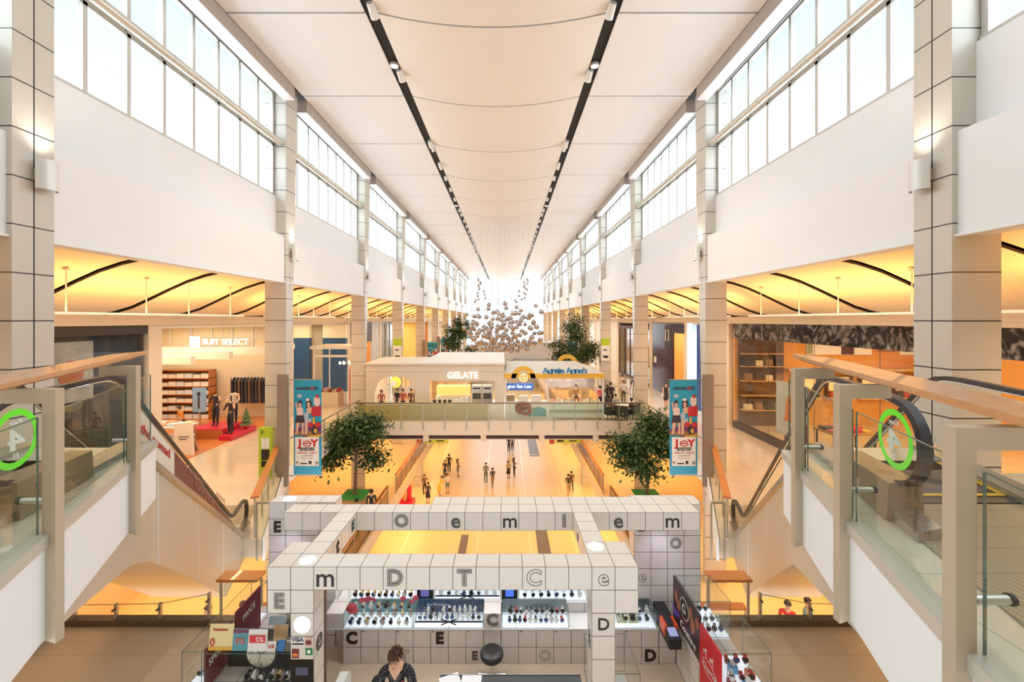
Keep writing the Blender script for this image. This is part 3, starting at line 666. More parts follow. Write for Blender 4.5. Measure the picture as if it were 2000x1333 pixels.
# lit discs let into the tops and the pillar
def disc(par, x, y, z, r, ax):
    b = MB(); b.lathe((x, y, z), [(r, -.002), (r, .003)], 28, ax); b.build('lit_disc', glowd, par)
disc(lbm, KX + 1.5 * U, KY + .5 * U, KZ + .001, .105, 'z'); disc(rbm, KX + 14.5 * U, KY + 1.6 * U, KZ + .001, .115, 'z'); disc(lpan, KX - 3.0 * U, Yr + .15, KZ - .099, .115, 'z')
disc(lpil, KX + 1.5 * U, KY - .001, KZ - 2.5 * U, .11, 'y')
# stickers and screens on the left pillar
def board(par, name, pts, mat_, vec): return MB().prism(pts, vec).build(name, mat_, par)
def fcard(par, name, x0, x1, z0, z1, y, m): return MB().box(x0, x1, y - .004, y, z0, z1).build(name, m, par)
px = KX + U; z3 = KZ - 3 * U
paperw = M('white_card', (.85, .84, .82), .5)
fcard(lpil, 'card_sticker', px + .02, px + .17, z3 - .085, z3 - .005, Yf, paperw); b = MB(); put_text(b, 'VISA', .075, (px + .095, Yf - .005, z3 - .04), 'front', .001, .002); b.build('sticker_lettering', M('navy_print', (.03, .03, .10), .5), lpil)
fcard(lpil, 'card_sticker', px + .02, px + .17, z3 - .105, z3 - .088, Yf, ink)
fcard(lpil, 'card_sticker', px + .19, px + .28, z3 - .13, z3 - .005, Yf, M('pale_red_sticker', (.72, .45, .42), .5)); fcard(lpil, 'card_sticker', px + .20, px + .27, z3 - .10, z3 - .05, Yf - .004, M('dark_red_sticker', (.20, .03, .03), .5))
fcard(lpil, 'card_sticker', px + .02, px + .11, z3 - .28, z3 - .16, Yf, M('dark_red_sticker', (0, 0, 0))); b = MB(); b.lathe((px + .05, Yf - .005, z3 - .235), [(.022, 0), (.022, .002)], 16, 'y'); b.lathe((px + .08, Yf - .007, z3 - .235), [(.022, 0), (.022, .002)], 16, 'y'); b.build('sticker_circles', M('orange_print', (.85, .25, .05), .5), lpil)
fcard(lpil, 'card_sticker', px + .195, px + .285, z3 - .24, z3 - .15, Yf, M('green_sticker', (.02, .22, .06), .5)); b = MB(); b.lathe((px + .24, Yf - .005, z3 - .195), [(.026, 0), (.026, .002)], 16, 'y'); b.build('sticker_circles', paperw, lpil)
sc_ = fcard(lpil, 'screen', px + .004, px + .296, KZ - 5 * U + .004, KZ - 4 * U - .004, Yf, M('black_glass', (.012, .012, .014), .08)); fcard(lpil, 'screen', px + .07, px + .23, KZ - 4.66 * U, KZ - 4.32 * U, Yf - .004, M('dim_blue_screen', (.03, .03, .05), .2, e=.15, ec=(.3, .3, .5)))
b = MB(); put_text(b, 'O', .3, (px + .15, Yf - .002, KZ - 5.6 * U), 'front', 0, 0, .004); b.build('letter', ink, lpil)
# spotlights under the beams light the counters
for x in (-2.2, -1.0, .2, 1.4): spot('kiosk_light', (x, 6.75, -3.56), (R(-4), 0, 0), 30, (.92, .94, 1), 120, .8, .04)
for x in (-3.9, 2.75): spot('kiosk_light', (x, 7.0, -3.56), (R(6), 0, 0), 12, (.78, .74, 1), 110, .8, .04)
for x in (-3.48, -3.17):
    t = thing('kiosk_spotlight', 'small black spotlight under the back beam of the kiosk, %s' % ('outer one' if x < -3.3 else 'inner one'), 'spotlight', (x, 6.95, -3.5), 'spotlights under the kiosk beam')
    MB().lathe((x, 6.95, -3.56), [(.05, .06), (.05, .02), (.035, 0)], 14).build('housing', blk, t, smooth=40)
    MB().lathe((x, 6.95, -3.563), [(.03, .0), (.03, .003)], 12).build('lens', glowd, t)
# back counter -----------------------------------------------------------
CY = 7.0
cab = [(-2.8, -2.2), (-2.2, -1.6), (-1.6, -1.0), (-1.0, -.4), (-.1, .5), (.5, 1.1), (1.1, 1.7), (1.7, 2.3), (2.3, 2.88)]
lt = {0: (('C', 0, 0, 'bold'),), 1: (('T', .5, 1, 'line'),), 2: (('E', .5, 0, 'bold'),), 3: (('E', .5, 1, 'triple'),), 5: (('O', 0, 1, 'line'),), 8: (('D', 0, 1, 'bold'),)}
names = ['at the far left, with a bold C', 'behind the shop assistant', 'with a bold black E', 'left of the black stool, with a small E', 'right of the black stool', 'with a round outlined O', 'left of the right pillar', 'right of the right pillar, plain', 'at the far right, with a black D']
for i, (a, b) in enumerate(cab):
    t = thing('counter_cabinet', 'white two-door kiosk cabinet ' + names[i], 'cabinet', ((a + b) / 2, CY + .2, F3 + .016), 'back counter cabinets')
    MB().box(a + .003, b - .003, CY + .012, CY + .39, F3 + .016, F3 + .60).build('body', cubeb, t)
    h = (b - a) / 2
    for k in range(2):
        d = MB().box(a + k * h + .004, a + (k + 1) * h - .004, CY, CY + .012, F3 + .02, F3 + .598).build('door', cubeb, t)
        if k: MB().lathe((a + h + .04, CY, F3 + .57), [(.012, 0), (.012, .006)], 10, 'y').build('lock', blk, d)
    for ch, cx, rz, st in lt.get(i, ()):
        c = MB(); p_ = (a + (.15 if cx == 0 else .45), CY - .002, F3 + .45 - .3 * rz)
        if st == 'bold': put_text(c, ch, .27, p_, 'front', .002, .014)
        elif st == 'line': put_text(c, ch, .25, p_, 'front', 0, .006, .003)
        else:
            for o in (.01, 0, -.008): put_text(c, ch, .2, p_, 'front', 0, o, .0025)
        c.build('letter', ink, t)
t = thing('worktop', 'thin white worktop running along the back counter of the kiosk', 'worktop', (0, CY + .2, -5.3))
MB().box(-3.1, 2.88, CY - .005, CY + .385, -5.3, -5.285).build('slab', M('glossy_white_top', (.86, .86, .87), .15), t)
for (a, b, lb) in ((-3.1, -2.8, 'plain cube block at the left end of the back counter'), (-.4, -.1, 'cube block marked with a ringed C between the glass cases')):
    t = thing('cube_block', 'white ' + lb, 'block', ((a + b) / 2, CY + .2, -5.285)); MB().box(a + .003, b - .003, CY, CY + .39, -5.285, -5.03).build('body', cubeb, t)
    if a > -1:
        c = MB(); [put_text(c, 'C', .27, (a + .15, CY - .002, -5.14), 'front', 0, o, .003) for o in (.014, .002, -.01)]; c.build('letter', ink, t)
        MB().box(a + .003, b - .003, CY + .01, CY + .4, F3 + .016, F3 + .6).build('base', cubeb, t)
t = thing('rear_shelf', 'raised white shelf at the very back of the kiosk counter', 'shelf', (-.1, 7.6, F3)); MB().box(-3.09, 2.29, 7.4, 7.74, F3, -5.12).build('body', cubeb, t); MB().box(-3.09, 2.29, 7.395, 7.74, -5.12, -5.1).build('shelf_top', M('glossy_white_top', (1, 1, 1)), t)
# display cases ----------------------------------------------------------
lit = M('lit_case_floor', (.85, .88, .95), .4, e=.55, ec=(.8, .88, 1))
def edges(mb, x0, x1, y0, y1, z0, z1, r=.006):
    for x in (x0, x1):
        for y in (y0, y1): mb.bar((x, y, z0), (x, y, z1), r, r)
    for z in (z0, z1):
        for y in (y0, y1): mb.bar((x0, y, z), (x1, y, z), r, r)
        for x in (x0, x1): mb.bar((x, y0, z), (x, y1, z), r, r)
def case(label, x0, x1, y0, y1, z0, z1, back=None, floor=True, group='glass display cases', divx=None, back_art=None):
    t = thing('display_case', label, 'display case', ((x0 + x1) / 2, (y0 + y1) / 2, z0), group)
    if floor: MB().box(x0, x1, y0, y1, z0, z0 + .015).build('base', lit, t)
    g = MB(); w_ = .005
    g.box(x0, x1, y0, y0 + w_, z0 + .015, z1); g.box(x0, x0 + w_, y0 + w_, y1, z0 + .015, z1); g.box(x1 - w_, x1, y0 + w_, y1, z0 + .015, z1); g.box(x0, x1, y0, y1, z1, z1 + w_)
    g.build('glass', caseglass, t)
    e = MB(); edges(e, x0, x1, y0, y1, z0 + .015, z1)
    if divx: e.bar((divx, y0, z0), (divx, y0, z1), .006, .006)
    e.build('glass_edge', glassedge, t)
    if back: 
        bk = MB().box(x0 + .006, x1 - .006, y1 - .012, y1 - .004, z0 + .015, z1 - .004).build('back_panel', back, t)
        if back_art: back_art(bk, x0, x1, y1 - .013, z0, z1)
    return t
def rbow(par, x0, x1, y, z):
    r = MB(); r.box(x0, x1, y - .004, y, z - .014, z + .014); r.build('ribbon', M('navy_ribbon', (.02, .02, .05), .5), par)
    k = MB(); c = (x0 + x1) / 2
    for sg in (-1, 1):
        for dz in (.05, -.0, -.05): k.add([(c, y - .008, z - .01), (c, y - .008, z + .012), (c + sg * .13, y - .02, z + dz + .02), (c + sg * .13, y - .02, z + dz - .005)], [(0, 1, 2, 3)])
    k.build('bow', M('navy_ribbon', (1, 1, 1)), par)
teal = M('teal_poster', (.10, .26, .28), .4, n=.5, ns=9); deepblue = M('night_blue_poster', (.03, .07, .16), .4, n=.6, ns=8); steelblue = M('steel_blue_poster', (.22, .27, .36), .4, n=.5, ns=7)
def art_flowers(bk, x0, x1, y, z0, z1):
    c = MB()
    for k in range(9): c.ball((x0 + .15 + random.random() * .25 + (.75 if k > 5 else 0), y, z0 + .2 + random.random() * .08), (.055, .008, .05), 8, 5)
    c.build('poster_flowers', M('pink_red_print', (.62, .10, .14), .5, n=.4), bk); c = MB(); put_text(c, 'FOSSIL', .075, ((x0 + x1) / 2 + .02, y - .004, z1 - .09), 'front', .001, .002); c.build('poster_lettering', M('dark_red_print', (.20, .05, .05), .5), bk)
def art_txt(word, size, m, dx=0, dz=.09):
    def fn(bk, x0, x1, y, z0, z1):
        c = MB(); put_text(c, word, size, ((x0 + x1) / 2 + dx, y - .003, z1 - dz), 'front', .001, .001); c.build('poster_lettering', m, bk)
    return fn
palep = M('pale_print', (.75, .80, .88), .5)
c1 = case('lit glass watch case with a teal backdrop of red flowers, left of the kiosk counter', -2.79, -1.62, CY, CY + .38, -5.285, -5.03, teal, back_art=art_flowers, divx=-2.15)
c2 = case('lit glass watch case with a dark blue backdrop and navy bow on the counter', -1.6, -.41, CY, CY + .38, -5.285, -5.03, deepblue, back_art=art_txt('the Moments', .07, palep, -.25), divx=-1.0); rbow(c2, -1.58, -.42, CY + .05, -5.2)
c3 = case('lit glass watch case with grey lettered backdrop on the counter, right of centre', -.08, 1.06, CY, CY + .38, -5.285, -5.03, M('grey_teal_back', (.22, .28, .30), .4), back_art=art_txt('LACOSTE', .085, M('navy_print', (.1, .1, .1)), .1, .12), divx=.16)
c4 = case('lit glass watch case with pale green cards at the right end of the back counter', 1.72, 2.56, CY, CY + .38, -5.285, -5.03, M('dark_green_back', (.06, .09, .09), .4))
u1 = case('upper glass watch case full of gold and steel watches, left on the rear shelf', -2.86, -1.66, 7.42, 7.72, -5.1, -4.78)
u2 = case('upper glass watch case with white lettering and a navy bow on the rear shelf', -1.32, -.12, 7.42, 7.72, -5.1, -4.78, blk, back_art=art_txt('THE MINIDRESS', .07, palep, 0, .1)); rbow(u2, -1.3, -.14, 7.46, -5.03)
u3 = case('upper glass watch case with pale cards, right on the rear shelf', .22, 1.45, 7.42, 7.72, -5.1, -4.78, M('grey_teal_back', (1, 1, 1)))
for x, lb, c in ((-1.49, 'with a dim violet screen, left on the rear shelf', (.10, .10, .30)), (.05, 'with a bright blue screen, right of centre on the rear shelf', (.06, .16, .75))):
    t = thing('monitor', 'small black square monitor ' + lb, 'monitor', (x, 7.5, -5.1)); MB().box(x - .145, x + .145, 7.44, 7.52, -5.1, -4.80).build('housing', blk, t)
    MB().box(x - .075, x + .075, 7.436, 7.44, -5.03, -4.91).build('screen', M('lit_screen_%d' % (x > 0), c, .3, e=.8, ec=c), t)
# watches ----------------------------------------------------------------
facem = [M('watch_face_white', (.9, .9, .88), .2), M('watch_face_black', (.02, .02, .025), .2), M('watch_face_blue', (.05, .10, .28), .2)]
strapm = [M('strap_steel', (.62, .62, .62), .25, .8), M('strap_black', (.03, .03, .03), .5), M('strap_gold', (.68, .46, .16), .25, .8), M('strap_brown', (.22, .10, .05), .5), M('strap_red', (.5, .03, .04), .5)]
wp = {}
def watch_proto(k, j):
    if (k, j) in wp: return wp[(k, j)]
    b = MB(); b.mat(0)
    pts = [(0, .028 * math.cos(a) + .004, .05 + .042 * math.sin(a)) for a in [math.pi * 2 * i / 10 for i in range(10)]]
    vs = []
    for (x, y, z) in pts: vs += [(-.013, y, z), (.013, y, z)]
    b.add(vs, [(2 * i, 2 * i + 1, (2 * i + 3) % 20, (2 * i + 2) % 20) for i in range(10)])
    b.lathe((0, -.022, .056), [(.027, 0), (.029, .004), (.027, .012)], 14, 'y'); b.mat(1); b.lathe((0, -.034, .056), [(.023, 0), (.023, .003)], 14, 'y')
    b.mat(2); b.box(-.012, .012, -.012, .03, 0, .045)
    o = b.build('wrist_watch', [strapm[k], facem[j], M('watch_stand', (.8, .8, .82), .3)])
    me = o.data; bpy.data.objects.remove(o); wp[(k, j)] = me; return me
SN = ['steel strap', 'black strap', 'gold strap', 'brown strap', 'red strap']; FN = ['white dial', 'black dial', 'blue dial']
def watches(n, x0, x1, y0, y1, z, where, group, rows=2, straps=(0, 1, 2, 3), face=0.0):
    for i in range(n):
        r_ = i % rows; q = i // rows; m = max(1, math.ceil(n / rows))
        x = x0 + (x1 - x0) * (q + .5 + .3 * (r_ % 2)) / m; y = y0 + (y1 - y0) * (r_ + .5) / rows
        k = random.choice(straps); j = random.choice((0, 0, 1, 1, 2))
        o = bpy.data.objects.new('wrist_watch', watch_proto(k, j)); col.objects.link(o)
        o.location = (x, y, z + r_ * .06); o.rotation_euler = (0, 0, face + random.uniform(-.25, .25)); s_ = random.uniform(1.2, 1.55); o.scale = (s_,) * 3
        tag(o, 'watch, %s, %s, %s from left, %s row %s' % (SN[k], FN[j], NTH[q], ('front', 'second', 'third', 'rear')[r_], where), 'watch', group)
watches(24, -2.75, -1.66, CY + .02, CY + .34, -5.27, 'of the flower backdrop case', 'watches in the flower backdrop case', 3)
watches(24, -1.56, -.45, CY + .14, CY + .34, -5.27, 'of the navy bow case', 'watches in the navy bow case', 2, (0, 0, 1))
watches(22, .0, 1.0, CY + .06, CY + .32, -5.27, 'of the grey backdrop case', 'watches in the grey backdrop case', 2, (1, 1, 0, 4))
watches(12, 1.75, 2.5, CY + .10, CY + .32, -5.27, 'of the right end case', 'watches in the right end case', 2, (1, 0))
watches(20, -2.82, -1.7, 7.44, 7.68, -5.085, 'of the upper left case', 'watches in the upper left case', 2, (2, 2, 0, 3))
watches(16, -1.28, -.16, 7.50, 7.70, -5.085, 'of the upper middle case', 'watches in the upper middle case', 2, (0, 1, 0))
watches(16, .26, 1.4, 7.44, 7.68, -5.085, 'of the upper right case', 'watches in the upper right case', 2, (0, 0, 1))
for k, x in enumerate((2.0, 2.2)):
    t = thing('watch_card', 'pale green display card for watches in the right end case, %s' % ('left one' if k == 0 else 'right one'), 'card', (x, CY + .2, -5.27)); MB().hexa([(x - .09, CY + .1, -5.268), (x + .09, CY + .1, -5.268), (x + .09, CY + .11, -5.268), (x - .09, CY + .11, -5.268)], [(x - .09, CY + .26, -5.13), (x + .09, CY + .26, -5.13), (x + .09, CY + .27, -5.13), (x - .09, CY + .27, -5.13)]).build('card_board', M('pale_lime_card', (.78, .84, .55), .5), t)
    for q in (-.04, .03): MB().bar((x + q, CY + .12, -5.22), (x + q, CY + .2, -5.155), .024, .012).build('card_watch', blk, t)
# side counters: left with burgundy boards, right with posters ----------------
t = thing('side_counter', 'white cube side counter along the left edge of the kiosk under burgundy boards', 'counter', (-3.9, 6.3, F3)); MB().box(-4.3, -3.62, 5.42, 7.08, F3, -4.955).build('body', cube, t)
t = thing('side_counter', 'white cube side counter along the right edge of the kiosk under dark and red posters', 'counter', (3.2, 6.3, F3)); MB().box(2.9, 3.5, 5.42, 7.08, F3, -5.005).build('body', cube, t)
disc(t, 2.898, 5.95, -5.25, .11, 'x'); b = MB(); put_text(b, 'm', .34, (2.897, 5.66, -5.45), 'left', .002, .006); b.build('letter', ink, t)
burg = M('burgundy_board', (.20, .02, .03), .5); whitep = M('white_print', (.85, .83, .80), .5)
for (y0, y1, z0, z1, x, txt, lb) in ((5.46, 6.0, -5.0, -4.42, -4.02, 'SPECIAL', 'front one in the glass case'), (6.02, 6.62, -4.95, -4.30, -3.98, 'PRICE', 'middle one above the counter'), (6.56, 7.0, -4.72, -4.02, -3.55, 'SPECIAL', 'rear one by the wall panel')):
    t = thing('price_board', 'burgundy board lettered in white beside the left kiosk counter, ' + lb, 'sign board', (x, (y0 + y1) / 2, z0)); MB().box(x - .02, x, y0, y1, z0, z1).build('board', burg, t)
    b = MB(); put_text(b, txt, .13, (x + .002, (y0 + y1) / 2, z1 - .2), 'right', .002, .002, sx_=.9, rot=.12); b.build('lettering', whitep, t)
    st = MB().bar((x - .01, (y0 + y1) / 2, F3 + .95), (x - .01, (y0 + y1) / 2, z0), .04, .02).build('support', blk, t)
lc = case('tall glass watch case at the outer left edge of the kiosk', -4.3, -4.04, 5.42, 6.9, -4.95, -4.40, None)
watches(8, -4.27, -4.06, 5.5, 6.8, -4.93, 'of the outer left case', 'watches in the outer left case', 4, (0, 2, 1))
fc = case('glass counter case holding a giant clock face, front left of the kiosk', -3.99, -2.82, 5.42, 5.86, -5.15, -4.42, blk)
t = thing('display_clock', 'giant white clock face with black hands inside the front left glass case', 'clock', (-3.45, 5.78, -4.68)); q = (-3.45, 5.78, -4.68)
MB().lathe(q, [(.21, 0), (.23, .012), (.21, .03)], 36, 'y').build('rim', blk, t, smooth=40); MB().lathe((q[0], q[1] - .032, q[2]), [(.20, 0), (.20, .004)], 36, 'y').build('dial', M('cream_dial', (.80, .77, .68), .5), t)
b = MB(); put_text(b, '12', .07, (q[0], q[1] - .037, q[2] + .15), 'front', .001); put_text(b, '6', .06, (q[0], q[1] - .037, q[2] - .15), 'front', .001); put_text(b, 'O', .08, (q[0] - .13, q[1] - .037, q[2] + .03), 'front', .001)
for k in range(12): a = k * math.pi / 6; b.bar((q[0] + .165 * math.cos(a), q[1] - .037, q[2] + .165 * math.sin(a)), (q[0] + .185 * math.cos(a), q[1] - .037, q[2] + .185 * math.sin(a)), .01, .004)
b.build('numerals', ink, t); b = MB(); b.bar((q[0], q[1] - .042, q[2]), (q[0] - .09, q[1] - .042, q[2] + .06), .014, .004); b.bar((q[0], q[1] - .046, q[2]), (q[0] + .13, q[1] - .046, q[2] + .05), .010, .004); b.bar((q[0], q[1] - .05, q[2]), (q[0] - .03, q[1] - .05, q[2] - .13), .005, .003); b.build('hands', ink, t)
for k, x in enumerate((-3.5, -3.15)):
    t = thing('watch_tray', 'dark tray of wrist watches in the front left glass case, %s' % ('below the clock face' if k == 0 else 'right of the clock face'), 'tray', (x, 5.6, -5.13)); MB().hexa([(x - .15, 5.46, -5.13), (x + .15, 5.46, -5.13), (x + .15, 5.72, -5.13), (x - .15, 5.72, -5.13)], [(x - .15, 5.46, -5.05), (x + .15, 5.46, -5.05), (x + .15, 5.72, -4.96), (x - .15, 5.72, -4.96)]).build('tray_base', dkgrey, t)
    watches(6, x - .14, x + .14, 5.48, 5.72, -5.03, 'of dark tray %s the clock' % ('below' if k == 0 else 'beside'), 'watches on the trays below the clock', 2, (0, 2) if k else (0, 1))
# paper signs standing on the front left case
def leaflet(x0, x1, z0, z1, y, m, label, text=None, tm=None, size=.05, extra=None, name='counter_sign', cat='sign', grp='signs on the front left glass case'):
    t = thing(name, label, cat, ((x0 + x1) / 2, y, z0), grp)
    MB().hexa([(x0, y, z0), (x1, y, z0), (x1, y + .01, z0), (x0, y + .01, z0)], [(x0, y + .04, z1), (x1, y + .04, z1), (x1, y + .05, z1), (x0, y + .05, z1)]).build('sheet', m, t)
    MB().hexa([(x0 + .01, y + .06, z0), (x1 - .01, y + .06, z0), (x1 - .01, y + .065, z0), (x0 + .01, y + .065, z0)], [(x0 + .01, y + .046, z1 - .02), (x1 - .01, y + .046, z1 - .02), (x1 - .01, y + .05, z1 - .02), (x0 + .01, y + .05, z1 - .02)]).build('stand', M('clear_acrylic', (.7, .75, .75), .1), t)
    if text:
        b = MB()
        for tx_, fx, fz, sz in text: put_text(b, tx_, sz, (x0 + (x1 - x0) * fx, y + .04 * fz - .004, z0 + (z1 - z0) * fz), 'front', .002, .001)
        b.build('lettering', tm, t)
    if extra:
        for nm_, a, b_, c, d, m_ in extra: yy = y + .04 * (c + d) / 2 - .006; MB().box(x0 + (x1 - x0) * a, x0 + (x1 - x0) * b_, yy, yy + .005, z0 + (z1 - z0) * c, z0 + (z1 - z0) * d).build(nm_, m_, t)
    return t
zt = -4.41; redp = M('red_print', (.6, .03, .03), .5); mus = M('mustard_band', (.85, .50, .06), .5)
leaflet(-3.98, -3.66, zt, zt + .32, 5.46, M('cream_yellow_card', (.86, .72, .36), .5), 'cream and yellow sign with a red 0 on the front left glass case', [('0', .15, .3, .14), ('Tentacious', .45, .8, .045)], redp, extra=[('band', 0, 1, .0, .14, mus)])
leaflet(-3.66, -3.46, zt, zt + .26, 5.45, M('teal_card', (.10, .34, .42), .5), 'teal sign with a red 0 next to the yellow sign', [('0%', .5, .45, .11)], M('coral_print', (.80, .20, .16), .5), extra=[('band', 0, 1, .82, 1, M('plum_band', (.2, .05, .12), .5))])
leaflet(-3.45, -3.20, zt, zt + .26, 5.44, paperw, 'white sign with a red block reading 5% on the front left glass case', [('5%', .62, .56, .09)], whitep, extra=[('red_block', .08, .92, .32, .76, M('red_block', (.75, .04, .05), .5))])
leaflet(-3.20, -3.08, zt, zt + .10, 5.44, paperw, 'small white card with a red bank card logo', [('JCB', .5, .5, .05)], redp)
leaflet(-3.06, -2.96, zt, zt + .12, 5.44, M('blue_card', (.04, .20, .50), .5), 'small blue bank card sticker stand on the glass case')
leaflet(-3.21, -3.02, zt, zt + .19, 5.62, M('pale_gold_card', (.72, .50, .25), .5), 'plain tan card behind the small bank card stands')
leaflet(-2.95, -2.83, zt, zt + .16, 5.44, M('dark_olive_card', (.14, .13, .10), .5), 'small dark card sign left of the round logo card', [('VISA', .5, .75, .05)], whitep)
leaflet(-2.82, -2.82 + .02, zt, zt + .02, 5.9, paperw, 'tiny white paper slip behind the glass case') if False else None
t = leaflet(-3.02 + .12, -2.82, zt + .0, zt + .2, 5.60, paperw, 'white card with a round black logo on the front left glass case', [('Dc', .35, .5, .08)], ink)
t = leaflet(-3.30, -3.06, zt + .19, zt + .28, 5.66, M('blue_grey_card', (.35, .45, .52), .5), 'blue grey card behind the tan card')
t = leaflet(-2.98, -2.80, zt, zt + .24, 5.75, paperw, 'VAT refund sign in white and navy on the glass case', [('VAT', .5, .68, .08), ('REFUND', .5, .45, .035)], whitep, extra=[('navy_block', .06, .94, .36, .86, M('navy_block', (.02, .05, .32), .5))])
# shelf block with bags and leaflets behind the cards
t = thing('leaflet_rack', 'white rack of leaflets behind the front left counter', 'rack', (-3.6, 6.3, -4.95)); MB().prism([(-3.62, 5.95, -4.95), (-3.62, 7.05, -4.95), (-3.62, 7.05, -4.35), (-3.62, 6.5, -4.60)], (.35, 0, 0)).build('body', paperw, t); MB().box(-3.60, -3.29, 6.5, 6.9, -4.5, -4.40).build('yellow_box', M('yellow_box', (.80, .55, .05), .5), t)
t = thing('open_cabinet', 'open dark wooden cabinet hung with garments beside the left pillar', 'cabinet', (-3.1, 6.1, F3 + .5)); MB().box(-3.26, -2.82, 6.05, 6.4, F3 + .02, -4.15).build('body', M('dark_wood', (.10, .05, .03), .5), t); MB().box(-3.27, -2.81, 6.0, 6.4, -4.15, -4.10).build('top', paperw, t)
for k in range(3): MB().hexa([(-3.22 + .1 * k, 6.0, -5.0), (-3.15 + .1 * k, 6.0, -5.0), (-3.15 + .1 * k, 6.06, -5.0), (-3.22 + .1 * k, 6.06, -5.0)], [(-3.24 + .1 * k, 6.0, -4.25), (-3.17 + .1 * k, 6.0, -4.25), (-3.17 + .1 * k, 6.06, -4.25), (-3.24 + .1 * k, 6.06, -4.25)]).build('garment', M('garment_%d' % k, [(.55, .48, .38), (.35, .28, .2), (.65, .6, .52)][k], .8), t)
# right posters
t = thing('poster', 'dark watch poster lettered Couture facing into the kiosk on the right', 'poster', (2.88, 6.6, -5.1)); MB().box(2.87, 2.895, 6.1, 7.07, -5.12, -4.41).build('board', M('dark_poster', (.05, .03, .04), .35, n=.6, ns=5), t)
b = MB(); b.lathe((2.866, 6.62, -4.68), [(.17, 0), (.17, .004)], 30, 'x'); b.build('watch_bezel', M('rose_grey', (.50, .42, .38), .5), t); b = MB(); b.lathe((2.862, 6.62, -4.68), [(.14, 0), (.14, .004)], 30, 'x'); b.build('watch_dial', blk, t)
b = MB(); put_text(b, 'G', .2, (2.860, 6.62, -4.68), 'left', .002); put_text(b, 'Couture', .16, (2.868, 6.50, -5.0), 'left', .002, .002); b.build('lettering', whitep, t)
b = MB(); [b.ball((2.868, 6.15 + random.random() * .25 + (.6 if k > 4 else 0), -4.86 + random.random() * .3), (.004, .06, .09), 8, 5) for k in range(8)]; b.build('poster_print', M('copper_print', (.42, .16, .08), .5), t)
b = MB(); [b.ball((2.868, 6.8 + random.random() * .25, -5.05 + random.random() * .12), (.004, .08, .03), 8, 5) for k in range(4)]; b.build('violet_print', M('violet_print', (.16, .10, .55), .5), t)
t = thing('poster', 'bright red poster with a white brand drawing facing into the kiosk on the right', 'poster', (2.95, 5.8, -5.3)); MB().box(2.86, 2.89, 5.50, 6.08, -5.45, -4.50).build('board', M('bright_red_board', (.68, .012, .02), .4), t)
b = MB(); ring = [(2.857, 5.78 + .20 * math.cos(a), -4.96 - .1 * math.cos(a) * 0 + .10 * math.sin(a)) for a in [2 * math.pi * k / 24 for k in range(24)]]; b.tube(ring, .004, 5, closed=True); put_text(b, 'Charriol', .11, (2.858, 5.78, -4.97), 'left', .001, .001, rot=.1)
for dy in (.16, -.02): b.ball((2.857, 5.75 + dy, -4.78), (.003, .05, .02), 8, 5); b.ball((2.857, 5.71 + dy, -4.74), (.003, .02, .02), 8, 5); b.bar((2.857, 5.78 + dy, -4.79), (2.857, 5.80 + dy, -4.85), .008, .004); b.bar((2.857, 5.72 + dy, -4.79), (2.857, 5.71 + dy, -4.85), .008, .004)
b.build('brand_drawing', whitep, t)
ra = case('tall glass watch case on the right counter behind the dark poster', 2.92, 3.5, 6.42, 7.07, -5.0, -4.42, None)
rb = case('tall glass case on the right counter behind the red poster, nearest the viewer', 2.92, 3.5, 5.42, 6.08, -5.0, -4.42, None)
watches(14, 2.96, 3.46, 6.46, 6.9, -4.98, 'behind the dark poster', 'watches behind the dark poster', 3, (0, 0, 1), face=-.4)
watches(6, 3.0, 3.4, 5.5, 5.9, -4.93, 'behind the red poster', 'watches behind the red poster', 2, (0, 4), face=-.3)
for k, (x, y, c, cn) in enumerate(((3.05, 5.55, (.42, .03, .06), 'dark red'), (3.25, 5.52, (.12, .50, .80), 'sky blue'), (3.2, 5.8, (.10, .45, .70), 'small blue'), (3.38, 5.7, (.85, .25, .06), 'orange'))):
    t = thing('display_block', '%s block for a watch in the glass case behind the red poster' % cn, 'block', (x, y, -4.985), 'coloured watch blocks'); MB().box(x - .05, x + .05, y - .05, y + .05, -4.985, -4.89).build('body', M('block_%d' % k, c, .4), t); MB().lathe((x, y, -4.86), [(.035, -.03), (.038, 0), (.03, .03)], 12).build('cushion', M('watch_stand', (1, 1, 1)), t)
t = thing('counter_device', 'black and orange device with a blue screen at the counter\'s right end', 'device', (2.7, 6.8, -5.285)); MB().prism([(2.60, 6.55, -5.28), (2.60, 7.3, -5.28), (2.60, 7.3, -5.02), (2.60, 7.0, -5.02), (2.60, 6.55, -5.12)], (.2, 0, 0)).build('housing', blk, t); MB().hexa([(2.63, 6.6, -5.11), (2.77, 6.6, -5.11), (2.77, 6.75, -5.08), (2.63, 6.75, -5.08)], [(2.63, 6.6, -5.10), (2.77, 6.6, -5.10), (2.77, 6.75, -5.07), (2.63, 6.75, -5.07)]).build('screen', M('pale_blue_screen', (.35, .42, .7), .3, e=.3), t)
for x in (2.59, 2.77): MB().box(x, x + .04, 6.72, 6.95, -5.2, -5.02).build('orange_panel', M('orange_plastic', (.80, .10, .02), .35), t)
